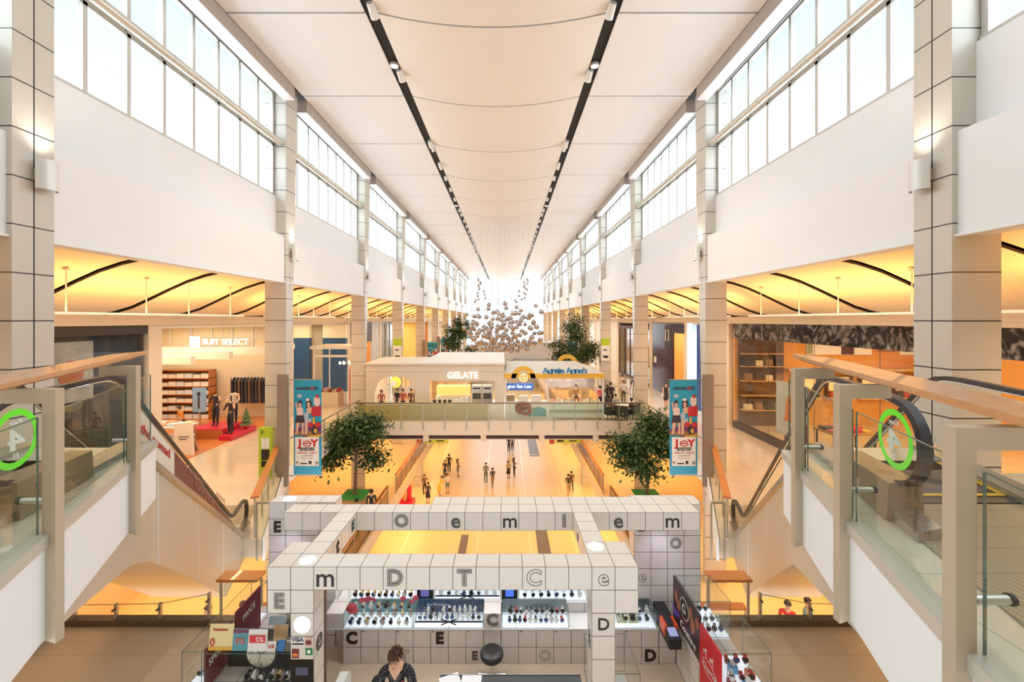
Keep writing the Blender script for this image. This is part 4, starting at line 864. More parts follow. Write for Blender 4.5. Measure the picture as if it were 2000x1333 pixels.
# low glass counter and framed poster by the right pillar, front desk, papers
g1 = case('low glass counter box with green edges beside the foot of the right pillar', 1.22, 1.86, 5.72, 6.45, -5.55, -4.95, None, floor=False)
t = thing('glass_counter_base', 'pale base under the low glass box by the right pillar', 'counter', (1.54, 6.08, F3 + .016)); MB().box(1.24, 1.84, 5.74, 6.43, F3 + .016, -5.56).build('body', M('grey_base', (.45, .46, .44), .4), t)
t = thing('framed_poster', 'small black framed poster standing on the low glass box', 'poster', (1.37, 5.78, -4.94)); MB().hexa([(1.27, 5.78, -4.94), (1.47, 5.78, -4.94), (1.47, 5.8, -4.94), (1.27, 5.8, -4.94)], [(1.27, 5.86, -4.69), (1.47, 5.86, -4.69), (1.47, 5.88, -4.69), (1.27, 5.88, -4.69)]).build('frame', blk, t)
b = MB(); [b.box(1.30 + random.random() * .12, 1.33 + random.random() * .12, 5.795, 5.80, -4.90 + .03 * k, -4.885 + .03 * k) for k in range(5)]; b.build('poster_print', M('tan_print', (.5, .32, .2), .5), t)
t = thing('front_desk', 'dark glass-topped desk at the bottom edge in front of the stool', 'desk', (.4, 5.55, F3 + .016))
for a in (-.9, 1.0):
    for y in (5.45, 5.80): MB().bar((a, y, F3 + .016), (a, y, -5.12), .05, .05).build('leg', dkgrey, t)
MB().box(-.95, 1.05, 5.40, 5.86, -5.12, -5.09).build('desktop', M('dark_glass_top', (.08, .10, .11), .15), t); MB().box(-.95, 1.05, 5.86, 5.865, -5.13, -5.08).build('edge', steel, t)
for k, (x, a) in enumerate(((-.80, .4), (-.50, -.05))):
    t = thing('paper_sheet', 'white sheet of paper on the front desk, %s' % ('tilted one' if k == 0 else 'flat one beside it'), 'paper', (x, 5.765, -5.088)); c, q = math.cos(a), math.sin(a); MB().prism([(x + u * c - v * q, 5.765 + u * q + v * c, -5.088) for u, v in ((-.14, -.1), (.14, -.1), (.14, .1), (-.14, .1))], (0, 0, .003)).build('sheet', M('paper', (.9, .9, .92), .6), t)
# bar stool
t = thing('bar_stool', 'round black swivel stool on a wheeled base in front of the kiosk counter', 'stool', (-.245, 6.66, F3 + .016)); x, y, z = -.245, 6.66, F3 + .016
MB().lathe((x, y, z + .42), [(.10, -.03), (.175, -.025), (.19, .01), (.188, .05), (.165, .075), (.08, .082), (.01, .083)], 32).build('seat', M('black_vinyl', (.02, .02, .024), .35), t, smooth=60)
MB().tube([(x, y, z + .09), (x, y, z + .40)], [.028, .022], 14).build('column', chrome, t, smooth=60); MB().tube([(x, y, z + .36), (x + .16, y - .03, z + .37)], .008, 6).build('lever', blk, t)
for k in range(5):
    a = 2 * math.pi * k / 5 + .3; q = MB(); q.tube([(x, y, z + .10), (x + .24 * math.cos(a), y + .24 * math.sin(a), z + .06)], [.022, .015], 8); lg = q.build('leg', chrome, t, smooth=60)
    MB().lathe((x + .25 * math.cos(a), y + .25 * math.sin(a), z + .028), [(.012, -.013), (.028, -.012), (.028, .012), (.012, .013)], 12, 'x').build('caster', blk, lg)
# machine, cap, backpack on the left inside
t = thing('office_chair', 'white padded chair back beside the left pillar, inside the kiosk', 'chair', (-2.3, 5.9, F3 + .016)); MB().prism([(-2.46, 5.75, -5.75), (-2.46, 6.15, -5.75), (-2.46, 6.15, -5.28), (-2.46, 6.05, -5.2), (-2.46, 5.75, -5.22)], (.12, 0, 0)).build('backrest', M('white_vinyl', (.78, .78, .78), .4), t); MB().box(-2.46, -2.16, 5.78, 6.12, -5.62, -5.53).build('seat', M('white_vinyl', (1, 1, 1)), t)
for q in ((-2.42, 5.8), (-2.2, 5.8), (-2.42, 6.1), (-2.2, 6.1)): MB().bar((*q, F3 + .016), (*q, -5.6), .03, .03).build('leg', chrome, t)
t = thing('backpack', 'black backpack with looped straps on the floor beside the white chair', 'bag', (-1.98, 6.3, F3 + .016)); MB().ball((-2.0, 6.3, F3 + .216), (.10, .13, .2), 14, 10, lambda a, b, c: (a, b, c * (1 if c > 0 else 1))).build('body', M('black_fabric', (.02, .02, .022), .8), t, smooth=180)
MB().tube([(-1.93 + .1 * math.sin(a), 6.22, F3 + .24 + .14 * math.cos(a)) for a in [math.pi * k / 10 for k in range(11)]], .014, 6).build('strap', M('black_fabric', (1, 1, 1)), t, smooth=60)
t = thing('baseball_cap', 'dark red cap lying on the counter at the left end of the glass cases', 'cap', (-2.72, 7.1, -5.02)); MB().ball((-2.70, 7.12, -5.02), (.09, .09, .075), 14, 8, lambda a, b, c: (a, b, max(c, 0))).build('crown', M('dark_red_fabric', (.30, .03, .04), .7), t, smooth=60); MB().lathe((-2.64, 7.06, -5.02), [(.08, 0), (.07, .008)], 14).build('brim', M('dark_red_fabric', (1, 1, 1)), t)
# ================================================================== food bridge, banners, trees, hanging balls
BY = 23.5
tan = M('tan_wall_paint', (.76, .66, .53), .55)
m = MB(); m.box(sx(-1, 8.25), sx(1, 8.25), BY + .05, 30.5, F3 - .6, F3); struct(m, 'floor_bridge', floor3, 'floor of the food bridge crossing the hall', )
m = MB(); m.box(sx(-1, 8.25), sx(1, 8.25), BY - .05, BY + .05, -6.62, -5.82); struct(m, 'trim_bridge_front', tan, 'tan front edge of the food bridge')
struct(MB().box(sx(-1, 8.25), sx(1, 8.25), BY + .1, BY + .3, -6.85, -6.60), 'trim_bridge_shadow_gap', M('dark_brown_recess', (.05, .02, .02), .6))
m = MB()
for x in (-4.65, -1.35, 2.0, 5.1): m.box(x - .16, x + .16, BY, 30.4, -7.0, -6.62)
m.box(sx(-1, 8.25), sx(1, 8.25), BY + .25, 30.4, -6.95, -6.6); struct(m, 'trim_bridge_beams', tan)
for k in range(3): area('bridge_downlight', (CX - 5 + 5 * k, 27, -7.05), (0, 0, 0), 3.5, 4, 180, WARM, 160)
t = thing('bridge_railing', 'long green glass railing with thin bronze posts along the front of the food bridge', 'railing', (CX, BY - .08, F3))
MB().bar((sx(-1, 8.2), BY - .08, -4.77), (sx(1, 8.2), BY - .08, -4.77), .09, .05).build('handrail', M('dark_bronze_rail', (.14, .09, .06), .4, .3), t)
n = 13; frost = G('frosted_green_glass', (.80, .80, .60), .4, .3, .04)
for k in range(n + 1):
    x = sx(-1, 8.1) + 16.2 * k / n; MB().box(x - .02, x + .02, BY - .11, BY - .06, -6.3, -4.80).build('post', bronze, t)
    if k < n: MB().box(x + .04, x + 16.2 / n - .04, BY - .085, BY - .075, -5.80, -4.86).build('glass_panel', frost if k < 6 else railglass, t)
# --- ice cream stand
gx0, gx1, gy, gt = -8.36, -.17, 24.25, -2.66
t = thing('ice_cream_stand', 'cream plastered ice cream stand with an arch and lit white GELATE letters', 'food stand', (-4.3, gy, F3))
m = MB(); wl = lambda x0, x1, z0, z1: m.box(x0, x1, gy, gy + .25, z0, z1)
ax0, ax1, rz0, rz1 = -7.85, -5.45, -4.95, -3.66; qx0, qx1 = -4.55, -.72
wl(gx0, ax0, F3, gt); wl(ax1, qx0, F3, gt); wl(qx1, gx1, F3, gt); wl(qx0, qx1, -3.62, gt); wl(qx0, qx1, F3, rz0); wl(ax0, ax1, F3, rz0)
N = 14; ac = (ax0 + ax1) / 2; ar = (ax1 - ax0) / 2
for k in range(N):
    u0, u1 = -1 + 2 * k / N, -1 + 2 * (k + 1) / N; h = lambda u: -4.25 + .92 * math.sqrt(max(0, 1 - u * u))
    m.hexa([(ac + ar * u0, gy, h(u0)), (ac + ar * u1, gy, h(u1)), (ac + ar * u1, gy + .25, h(u1)), (ac + ar * u0, gy + .25, h(u0))], [(ac + ar * u0, gy, gt), (ac + ar * u1, gy, gt), (ac + ar * u1, gy + .25, gt), (ac + ar * u0, gy + .25, gt)])
m.box(gx0, gx0 + .2, gy + .25, 28, F3, gt); m.box(gx1 - .2, gx1, gy + .25, 28, F3, gt); m.box(gx0, gx1, 28, 28.2, -3.9, gt)
m.build('walls', tan, t)
m = MB(); m.box(gx0 - .05, gx1 + .05, gy - .1, 28.25, gt, gt + .1); m.box(gx0 - .02, gx1 + .02, gy - .05, gy, -3.02, -2.95); m.build('cornice', M('pale_cornice', (.82, .75, .64), .5), t)
m = MB(); m.hexa([(-5.2, gy + .3, gt + .1), (gx1, gy + .3, gt + .1), (gx1, 28, gt + .1), (-5.2, 28, gt + .1)], [(-4.4, gy + 1.6, gt + .52), (gx1, gy + 1.6, gt + .52), (gx1, 27, gt + .52), (-4.4, 27, gt + .52)]); m.build('roof', M('white_stretched_roof', (.84, .82, .78), .5), t)
m = MB(); put_text(m, 'GELATE', .56, (-2.62, gy - .01, -3.30), 'front', .04, .006, sx_=.95); m.build('lettering', M('lit_white_letters', (.95, .95, .95), .4, e=.5, ec=(1, 1, 1)), t)
area('stand_light', (-4.3, 26, gt - .15), (0, 0, 0), 7, 2.5, 170, (1, .9, .72), 160)
t = thing('ice_cream_counter', 'yellow lit ice cream counter inside the GELATE stand', 'counter', (-3.4, 25.6, F3)); MB().box(-4.4, -2.3, 25.3, 26.1, F3, -4.75).build('base', paperw, t); MB().box(-4.35, -2.3, 25.28, 26.0, -4.6, -4.12).build('lit_front', M('yellow_lit_front', (.9, .62, .16), .4, e=.5, ec=(1, .65, .2)), t)
for k, x in enumerate((-1.85, -1.2)):
    t = thing('ice_cream_machine', 'silver soft ice machine in the GELATE stand, %s of the two' % ('left' if k == 0 else 'right'), 'machine', (x, 25.3, F3)); MB().box(x - .3, x + .3, 25.1, 25.7, F3, -4.05).build('body', M('silver_body', (.62, .60, .58), .35, .4), t); MB().box(x - .25, x + .25, 25.08, 25.1, -4.85, -4.5).build('grille', dkgrey, t); MB().box(x - .22, x + .22, 25.08, 25.1, -4.25, -4.16).build('display', blk, t)
for k in range(4):
    x = -4.3 + .3 * k; t = thing('topping_bowl', 'dark bowl on the sill of the GELATE stand, %s from the left' % ORD[k].replace('nearest', 'first'), 'bowl', (x, gy + .12, -4.95), 'dark bowls on the ice cream sill'); MB().lathe((x, gy + .12, -4.95), [(.06, 0), (.12, .12), (.13, .14), (.11, .13)], 14).build('bowl', blk, t); MB().ball((x, gy + .12, -4.80), (.11, .11, .07), 10, 6).build('filling', M('filling_%d' % (k % 2), [(.18, .10, .06), (.10, .12, .05)][k % 2], .7), t)
for k in range(6):
    x = -3.0 + .3 * k; t = thing('cup_stack', 'white stack of paper cups on the sill of the GELATE stand, %s from the left' % ORD[k].replace('nearest', 'first'), 'cups', (x, gy + .12, -4.95), 'cup stacks on the ice cream sill') if k < 3 else None
    if t: MB().lathe((x, gy + .12, -4.95), [(.06, 0), (.085, .2 + .06 * k), (.09, .21 + .06 * k)], 12).build('cups', paperw, t)
t = thing('round_sign', 'round yellow and white disc sign seen through the arch of the ice cream stand', 'sign', (-7.2, 26.5, -4.1)); MB().lathe((-7.2, 26.5, -4.05), [(.36, 0), (.36, .05)], 28, 'y').build('disc', M('yellow_lit_sign', (.9, .66, .10), .4, e=.3), t); MB().lathe((-7.32, 26.44, -4.12), [(.2, 0), (.2, .02)], 20, 'y').build('white_spot', paperw, t); MB().bar((-7.2, 26.56, F3), (-7.2, 26.56, -4.05), .05, .05).build('pole', steel, t)
# --- pretzel stand
t = thing('pretzel_stand', 'pretzel stand with a mustard arch, pale roof and blue Auntie Anne\'s lettering', 'food stand', (2.8, gy, F3))
must = M('mustard_band', (1, 1, 1)); px0, px1 = -.12, 5.75
m = MB(); m.box(px0, px1, gy - .08, gy + .05, -3.46, -3.18)
vs = []; N = 18; cx_, cz_ = .98, -3.46
for r_ in (.44, .72):
    for y in (gy - .08, gy + .05):
        for k in range(N + 1): a = math.pi * k / N; vs.append((cx_ + r_ * 1.0 * math.cos(a), y, cz_ + r_ * 1.0 * math.sin(a)))
q = N + 1; fs = []
for k in range(N): fs += [(k, k + 1, 2 * q + k + 1, 2 * q + k), (q + k, 3 * q + k, 3 * q + k + 1, q + k + 1), (k, q + k, q + k + 1, k + 1), (2 * q + k, 2 * q + k + 1, 3 * q + k + 1, 3 * q + k)]
m.add(vs, fs)
m.build('mustard_arch_band', must, t); MB().add([(v[0] + 3.1, v[1] + 3.4, v[2] + .42) for v in vs], fs).build('rear_arch', must, t)
m = MB(); m.hexa([(px0, gy + .05, -3.18), (px1, gy + .05, -3.18), (px1, 28, -3.18), (px0, 28, -3.18)], [(px0 + .1, gy + 1.2, -2.72), (px1 - 1.3, gy + 1.2, -2.72), (px1 - 1.3, 27, -2.72), (px0 + .1, 27, -2.72)]); m.build('roof', M('pale_grey_roof', (.66, .63, .57), .45), t)
m = MB(); put_text(m, "Auntie Anne's", .46, (3.42, gy - .13, -3.0), 'front', .015, .055); m.build('letter_backing', M('white_letter_backing', (.92, .92, .90), .5), t)
m = MB(); put_text(m, "Auntie Anne's", .46, (3.42, gy - .17, -3.0), 'front', .02, .008); m.build('lettering', M('blue_letters', (.02, .22, .55), .4), t)
m = MB(); m.lathe((cx_, gy - .10, -3.42), [(.26, 0), (.26, .06)], 24, 'y'); m.build('logo_disc', M('cream_logo', (.9, .82, .5), .5, e=.3), t)
lg = MB(); ht = [(cx_ + .012 * 16 * math.sin(a) ** 3 * .85, gy - .18, -3.42 + .010 * (13 * math.cos(a) - 5 * math.cos(2 * a) - 2 * math.cos(3 * a) - math.cos(4 * a))) for a in [2 * math.pi * k / 26 for k in range(26)]]; lg.tube(ht, .025, 6, closed=True); lg.build('logo_twist', must, t)
m = MB()
for x in (px0 + .05, 2.42, px1 - .05): m.box(x - .05, x + .05, gy - .02, gy + .06, F3, -3.46)
m.build('posts', M('white_post', (.8, .78, .74), .4), t) if False else None
for x in (px0 + .05, 2.42, px1 - .05): MB().box(x - .05, x + .05, gy - .02, gy + .06, F3, -3.46).build('post', M('white_post', (.8, .78, .74), .4), t)
m = MB(); m.box(px0, 2.36, gy, gy + .3, F3, -4.83); m.build('counter_front', M('pale_sage_front', (.70, .68, .54), .5), t)
m = MB(); m.box(2.48, px1, gy, gy + .4, F3 + .1, -4.95); m.build('sage_counter', M('sage_counter', (.62, .66, .50), .5), t)
m = MB(); 
for k in range(26):
    for r_ in range(3): x = 2.52 + k * .124 + (.062 if r_ % 2 else 0); z = -5.32 - r_ * .07; m.box(x, x + .06, gy - .006, gy, z - .06, z)
m.build('check_pattern', M('dark_check', (.10, .08, .03), .5), t)
m = MB()
rnd = random.Random(3)
for k in range(5): m.tube([(.95 + .05 * k + (.42 - .03 * k) * math.cos(a), gy - .04 - .012 * k, -5.22 + .03 * math.sin(3 * a + k) + (.34 - .05 * k) * math.sin(a) - .05 * k) for a in [2 * math.pi * j / 22 for j in range(22)]], .055, 7, closed=True)
m.build('pretzel_picture', M('brown_pretzel_print', (.32, .10, .04), .5, n=.3), t, smooth=180)
MB().add([(1.3, gy - .012, -5.7), (2.3, gy - .012, -5.72), (2.34, gy - .012, -5.3), (1.9, gy - .012, -5.15), (1.3, gy - .012, -5.3)], [(0, 1, 2, 3, 4)]).build('teal_picture', M('teal_print', (.18, .36, .32), .5), t)
m = MB(); m.box(2.5, px1 - .1, 26.6, 26.7, -4.4, -3.5); m.build('menu_board', M('pretzel_menu', (.34, .30, .32), .5, n=.6, ns=4), t)
area('stand_light', (2.8, 25.8, -3.5), (0, 0, 0), 5, 2, 130, (1, .88, .68), 160)
for k, (x, w_, h_, c, cn) in enumerate(((.2, .5, .35, (.35, .22, .12), 'brown'), (1.0, .5, .28, (.78, .74, .66), 'cream'), (1.75, .6, .3, (.8, .76, .7), 'white'))):
    tt = thing('counter_tray', '%s food container on the pretzel stand counter, left part' % cn, 'container', (x, gy + .2, -4.83)); MB().box(x - w_ / 2, x + w_ / 2, gy + .05, gy + .28, -4.83, -4.83 + h_).build('body', M('tray_%d' % k, c, .5), tt); MB().box(x - w_ / 2 - .01, x + w_ / 2 + .01, gy + .04, gy + .29, -4.83 + h_, -4.80 + h_).build('lid', paperw, tt)
cols = [((.75, .25, .05), 'orange'), ((.6, .08, .06), 'red'), ((.8, .6, .3), 'tan'), ((.8, .75, .7), 'cream'), ((.25, .15, .08), 'brown'), ((.85, .55, .1), 'yellow'), ((.3, .32, .34), 'grey')]
for k in range(14):
    x = 2.6 + .22 * k; c, cn = cols[k % 7]; h_ = .16 + .2 * ((k * 7) % 3) / 3
    tt = thing('snack_box', '%s snack box on the sage pretzel counter, %s from its left end' % (cn, ['first'][0] if k == 0 else ORD[k]), 'box', (x, gy + .2, -4.95), 'snack boxes on the pretzel counter'); MB().box(x - .08, x + .08, gy + .06, gy + .22, -4.95, -4.95 + h_).build('carton', M('snack_' + cn, c, .5), tt); MB().box(x - .06, x + .06, gy + .055, gy + .06, -4.93, -4.98 + h_).build('print', M('snack_print', (.85, .75, .55), .5), tt)
t = thing('blue_sign', 'blue illuminated shop sign behind the pretzel counter', 'sign', (.5, 26.4, -4.3)); MB().box(-.1, 1.7, 26.4, 26.5, -4.55, -4.1).build('board', M('blue_sign_face', (.03, .10, .40), .4, e=.35), t); m = MB(); put_text(m, 'gion San Lee', .3, (.8, 26.39, -4.3), 'front', .01, .004); m.build('lettering', M('lit_white_letters', (1, 1, 1)), t); MB().bar((.8, 26.45, F3), (.8, 26.45, -4.5), .08, .08).build('pole', steel, t)
# --- café tables beside the pretzel stand
drk = M('dark_brown_upholstery', (.06, .045, .04), .6)
def armchair(x, y, rz, lb):
    t = thing('armchair', lb, 'chair', (0, 0, 0), 'cafe armchairs on the bridge')
    MB().box(-.3, .3, -.28, .28, .28, .45).build('seat', drk, t); MB().hexa([(-.32, .24, .3), (.32, .24, .3), (.32, .34, .3), (-.32, .34, .3)], [(-.32, .32, .92), (.32, .32, .92), (.32, .40, .92), (-.32, .40, .92)]).build('backrest', drk, t)
    for q in (-.34, .28): MB().box(q, q + .06, -.28, .3, .3, .64).build('armrest', drk, t)
    for a in (-.27, .27):
        for b in (-.25, .27): MB().bar((a, b, 0), (a, b, .3), .04, .04).build('leg', drk, t)
    t.location = (x, y, F3 + .001); t.rotation_euler = (0, 0, rz); return t
armchair(6.12, 24.35, R(100), 'dark café armchair next to the pretzel stand, seen from behind'); armchair(6.78, 24.0, R(160), 'dark café armchair in front of the round table on the bridge'); armchair(7.38, 24.3, R(-140), 'dark café armchair at the right end of the bridge'); armchair(6.8, 25.6, R(20), 'dark café armchair behind the round table on the bridge')
t = thing('cafe_table', 'small white round café table on the bridge near the right columns', 'table', (7.1, 24.9, F3)); MB().lathe((7.1, 24.9, F3), [(.25, 0), (.25, .02), (.04, .05), (.035, .70)], 20).build('pedestal', steel, t, smooth=40); MB().lathe((7.1, 24.9, F3 + .7), [(.40, 0), (.41, .03), (.38, .04)], 28).build('tabletop', paperw, t)
# --- second bridge and white stage
struct(MB().box(sx(-1, 8.25), sx(1, 8.25), 46, 50, F3 - .6, F3), 'floor_far_bridge', floor3); struct(MB().box(sx(-1, 8.25), sx(1, 8.25), 45.9, 46, F3 - .7, F3 + .15), 'trim_far_bridge', white)
t = thing('event_stage', 'plain white event booth on the far bridge behind the hanging balls', 'booth', (.6, 47.4, F3)); MB().box(-3.6, 5.2, 46.9, 49.2, F3, -2.75).build('walls', M('booth_white', (.88, .90, .92), .35), t); MB().box(-3.7, 5.3, 46.8, 49.3, -2.75, -2.55).build('top', M('booth_white', (1, 1, 1)), t); MB().box(-3.6, 5.2, 46.88, 46.9, -4.6, -4.5).build('band', M('pale_band', (.55, .58, .60), .4), t)
rail('far_railing', 'white topped glass railing along the far bridge below the hanging balls', [(sx(-1, 8.1), 46.1), (sx(1, 8.1), 46.1)], F3, 1.05, white, 1.6, .1)
t = thing('event_banner', 'navy and white wavy event banner on the far bridge, right of the middle', 'banner', (2.6, 45.8, -5.6)); MB().box(1.3, 4.0, 45.75, 45.8, -5.45, -4.75).build('cloth', M('navy_banner', (.02, .05, .22), .5), t); MB().box(1.3, 4.0, 45.74, 45.75, -4.95, -4.75).build('stripe', paperw, t); MB().bar((2.6, 45.85, F3 + .15), (2.6, 45.85, -5.4), .1, .05).build('bracket', steel, t)
# hanging direction signs below the bridge
for s, nm in sides:
    xx = sx(s, 5.1); yy = 31.5
    t = thing('hanging_sign', '%s green direction sign hanging below the food bridge' % nm, 'sign', (xx, yy, -9.2), 'green signs below the bridge'); MB().box(xx - .9, xx + 1.0, yy, yy + .08, -9.5, -9.15).build('panel', M('lime_sign', (.42, .50, .06), .5, e=.1), t); MB().box(xx - 1.4, xx - 1.0, yy, yy + .08, -9.55, -9.1).build('red_end', M('brick_red_sign', (.35, .06, .03), .5), t)
    m = MB(); m.box(xx - .8, xx - .3, yy - .01, yy, -9.4, -9.25); m.box(xx + .1, xx + .7, yy - .01, yy, -9.36, -9.28); m.build('lettering', ink, t)
    for q in (-1.2, .9): MB().tube([(xx + q, yy + .04, -9.15), (xx + q, yy + .04, -7.0 if True else 0)], .015, 6).build('hanging_rod', steel, t)
struct(MB().box(sx(-1, 8.2), sx(1, 8.2), 31.3, 31.7, -7.1, -6.6), 'trim_sign_beam', tan)
# --- banners beside the columns
bl = M('banner_blue', (.02, .34, .55), .5); bl2 = M('banner_sky', (.06, .42, .68), .5); wh = M('banner_white', (.84, .84, .82), .5)
skn = M('print_skin', (.72, .45, .32), .6); dkp = M('print_dark', (.04, .035, .05), .6); rdp = M('print_red', (.55, .03, .04), .6); prp = M('print_purple', (.16, .03, .18), .6); lbp = M('print_pale_blue', (.42, .52, .62), .6); pkp = M('print_pink', (.80, .60, .58), .6); yep = M('print_yellow', (.70, .42, .06), .6); brn = M('print_brown', (.32, .16, .07), .6)
def banner(s, Y, label):
    xi = sx(s, 7.80); w_ = 1.05; zt, zb = -2.30, -5.90; H = zt - zb
    x0, x1 = (xi + .12, xi + .12 + w_) if s < 0 else (xi - .12 - w_, xi - .12)
    t = thing('advertising_banner', label, 'banner', ((x0 + x1) / 2, Y, zb), 'blue event banners on the columns')
    xa, xb = sorted((xi + s * .02, xi + s * .40 * -1 * 0 - s * .0 + s * .32)) if False else sorted((xi + .02 * s * -1, xi + s * .36))
    MB().box(xa, xb, Y - .30, Y - .18, zt + .25, zb - .35).build('support_box', M('brown_metal_box', (.30, .24, .19), .4, .3), t)
    for z in (zt + .02, zb - .04): MB().bar((x0 - .05 if s > 0 else x0 - .2, Y, z), (x1 + .2 if s > 0 else x1 + .05, Y, z), .03, .03).build('bar', steel, t)
    b = MB().box(x0, x1, Y - .012, Y + .012, zb, zt).build('cloth', bl, t); y = Y - .014
    X = lambda u: x0 + u * (x1 - x0); Z = lambda v: zt - v * H; k = [0]
    def lay(name, mt, polys):
        k[0] += 1; q = MB(); yy = Y - .012 - .0035 * k[0]
        for p in polys: q.prism([(X(u), yy, Z(v)) for u, v in p], (0, .003, 0))
        q.build(name, mt, b)
    ov = lambda cu, cv, ru, rv, n=14: [(cu + ru * math.cos(2 * math.pi * i / n), cv + rv * math.sin(2 * math.pi * i / n)) for i in range(n)]
    rc = lambda a, b_, c, d: [(a, c), (b_, c), (b_, d), (a, d)]
    lay('lower_band', bl2, [rc(0, 1, .905, 1)])
    lay('dark_ground', prp, [rc(.52, 1, .47, .60), [(0, .52), (.5, .47), (.5, .60), (0, .57)]])
    lay('floor_print', brn, [[(0, .55), (.45, .53), (1, .56), (1, .60), (0, .58)], ov(.17, .44, .12, .05)])
    lay('skirt_print', dkp, [[(.05, .45), (.12, .36), (.35, .36), (.40, .45)], ov(.23, .24, .075, .028), ov(.55, .265, .11, .075), ov(.76, .52, .13, .055)])
    lay('skin_print', skn, [[(.06, .24), (.12, .23), (.16, .33), (.10, .33)], ov(.23, .265, .055, .026), [(.46, .30), (.66, .28), (.70, .34), (.50, .36)], ov(.54, .26, .055, .03), [(.10, .45), (.22, .45), (.14, .57), (.06, .57)], [(.30, .45), (.38, .45), (.36, .57), (.30, .57)], [(.42, .40), (.53, .38), (.50, .57), (.40, .57)]])
    lay('pink_print', pkp, [[(.12, .29), (.34, .29), (.36, .37), (.12, .37)], ov(.85, .22, .12, .06)])
    lay('blue_print', lbp, [[(.38, .35), (.52, .33), (.55, .41), (.40, .42)], ov(.22, .165, .1, .022), [(.50, .41), (.64, .40), (.66, .45), (.50, .45)]])
    lay('red_print', rdp, [[(.66, .28), (1, .27), (1, .38), (.64, .38)], ov(.62, .47, .1, .03), ov(.88, .47, .12, .03), [(.78, .17), (.86, .145), (.94, .18), (.86, .19)]])
    lay('yellow_print', yep, [[(.70, .39), (.78, .39), (.78, .46), (.70, .46)], [(.55, .585), (1, .57), (1, .595), (.5, .60)], ov(.80, .535, .06, .025)])
    lay('white_panel', wh, [rc(.06, .93, .60, .905), ov(.52, .205, .07, .014)])
    q = MB(); yy = Y - .012 - .0035 * (k[0] + 1)
    def tx(word, size, u, v, mt, nm, sxx=1, bold=.006):
        c = MB(); put_text(c, word, size, (X(u), yy, Z(v)), 'front', .001, bold, sx_=sxx); c.build(nm, mt, b)
    tx('J', .36, .24, .665, rdp, 'lettering', 1.1, .02); tx('Y', .36, .76, .665, rdp, 'lettering', 1.1, .02)
    c = MB(); c.tube([(X(u), yy - .002, Z(v)) for u, v in ov(.5, .668, .14, .028, 18)], .02, 5, closed=True); c.build('lettering', rdp, b); tx('PARTY', .075, .5, .668, rdp, 'lettering')
    tx('centralw   rld', .16, .5, .085, dkp, 'lettering', .92); c = MB(); c.tube([(X(u), yy - .002, Z(v)) for u, v in ov(.685, .085, .055, .016, 16)], .018, 5, closed=True); c.build('lettering', rdp, b)
    tx('Immersive Festival', .075, .5, .715, dkp, 'lettering'); tx('Shopping Carnival', .075, .5, .735, dkp, 'lettering'); tx('14 Nov 56 - 12 Jan 57', .085, .5, .765, rdp, 'lettering', 1, .003)
    tx('at centralworld', .07, .5, .795, dkp, 'lettering', 1, 0); tx('fun for everyone', .06, .5, .822, rdp, 'lettering', 1, 0)
    c = MB(); c.box(X(.26), X(.5), yy - .001, yy, Z(.885), Z(.872)); c.box(X(.56), X(.66), yy - .001, yy, Z(.885), Z(.85)); c.build('sponsor_logos', dkp, b); tx('U', .12, .14, .868, dkp, 'lettering'); c = MB(); c.tube([(X(u), yy - .002, Z(v)) for u, v in ov(.85, .872, .05, .012, 14)], .012, 5, closed=True); c.build('sponsor_logos', dkp, b)
banner(-1, 15.6, 'tall blue JOY event banner hanging by the second left column'); banner(1, 15.6, 'tall blue JOY event banner hanging by the second right column')
banner(-1, rear[4] - 1.2, 'far blue event banner on the left, lower one beyond the ice cream stand'); banner(-1, rear[5] - 1.2, 'farthest blue event banner on the left'); banner(1, rear[4] - 1.2, 'far blue event banner on the right beside the green tree')
# --- directory totems and box signs
lime = M('lime_panel', (.45, .62, .03), .45)
t = thing('directory_totem', 'lime green directory totem with a 3 on top, in front of the second left column', 'sign', (-9.0, 15.35, F3)); MB().box(-9.27, -8.80, 15.30, 15.42, F3, -4.03).build('panel', lime, t)
m = MB(); put_text(m, '3', .18, (-9.15, 15.295, -4.2), 'front', .002, .004); m.box(-9.17, -8.87, 15.292, 15.3, -5.25, -4.85); m.box(-9.17, -8.87, 15.292, 15.3, -5.5, -5.28); m.build('directory_print', ink, t); m = MB(); m.box(-9.18, -9.03, 15.292, 15.3, -4.82, -4.42); m.box(-9.01, -8.88, 15.292, 15.3, -4.82, -4.42); m.build('directory_list', wh, t)
for s, Y, lb in ((-1, rear[3] - .75, 'left'), (1, rear[3] - .75, 'right')):
    xx = sx(s, 8.45); t = thing('box_sign', 'lime and white box sign fixed to the fourth %s column' % lb, 'sign', (xx, Y, -2.4)); MB().box(xx - .32, xx + .32, Y - .1, Y + .08, -2.1, -1.55).build('green_cap', lime, t); MB().box(xx - .32, xx + .32, Y - .12, Y + .08, -3.35, -2.1).build('white_face', wh, t); m = MB(); m.box(xx - .2, xx + .1, Y - .125, Y - .12, -2.5, -2.4); m.box(xx - .2, xx + .2, Y - .125, Y - .12, -3.1, -2.9); m.build('print', ink, t)
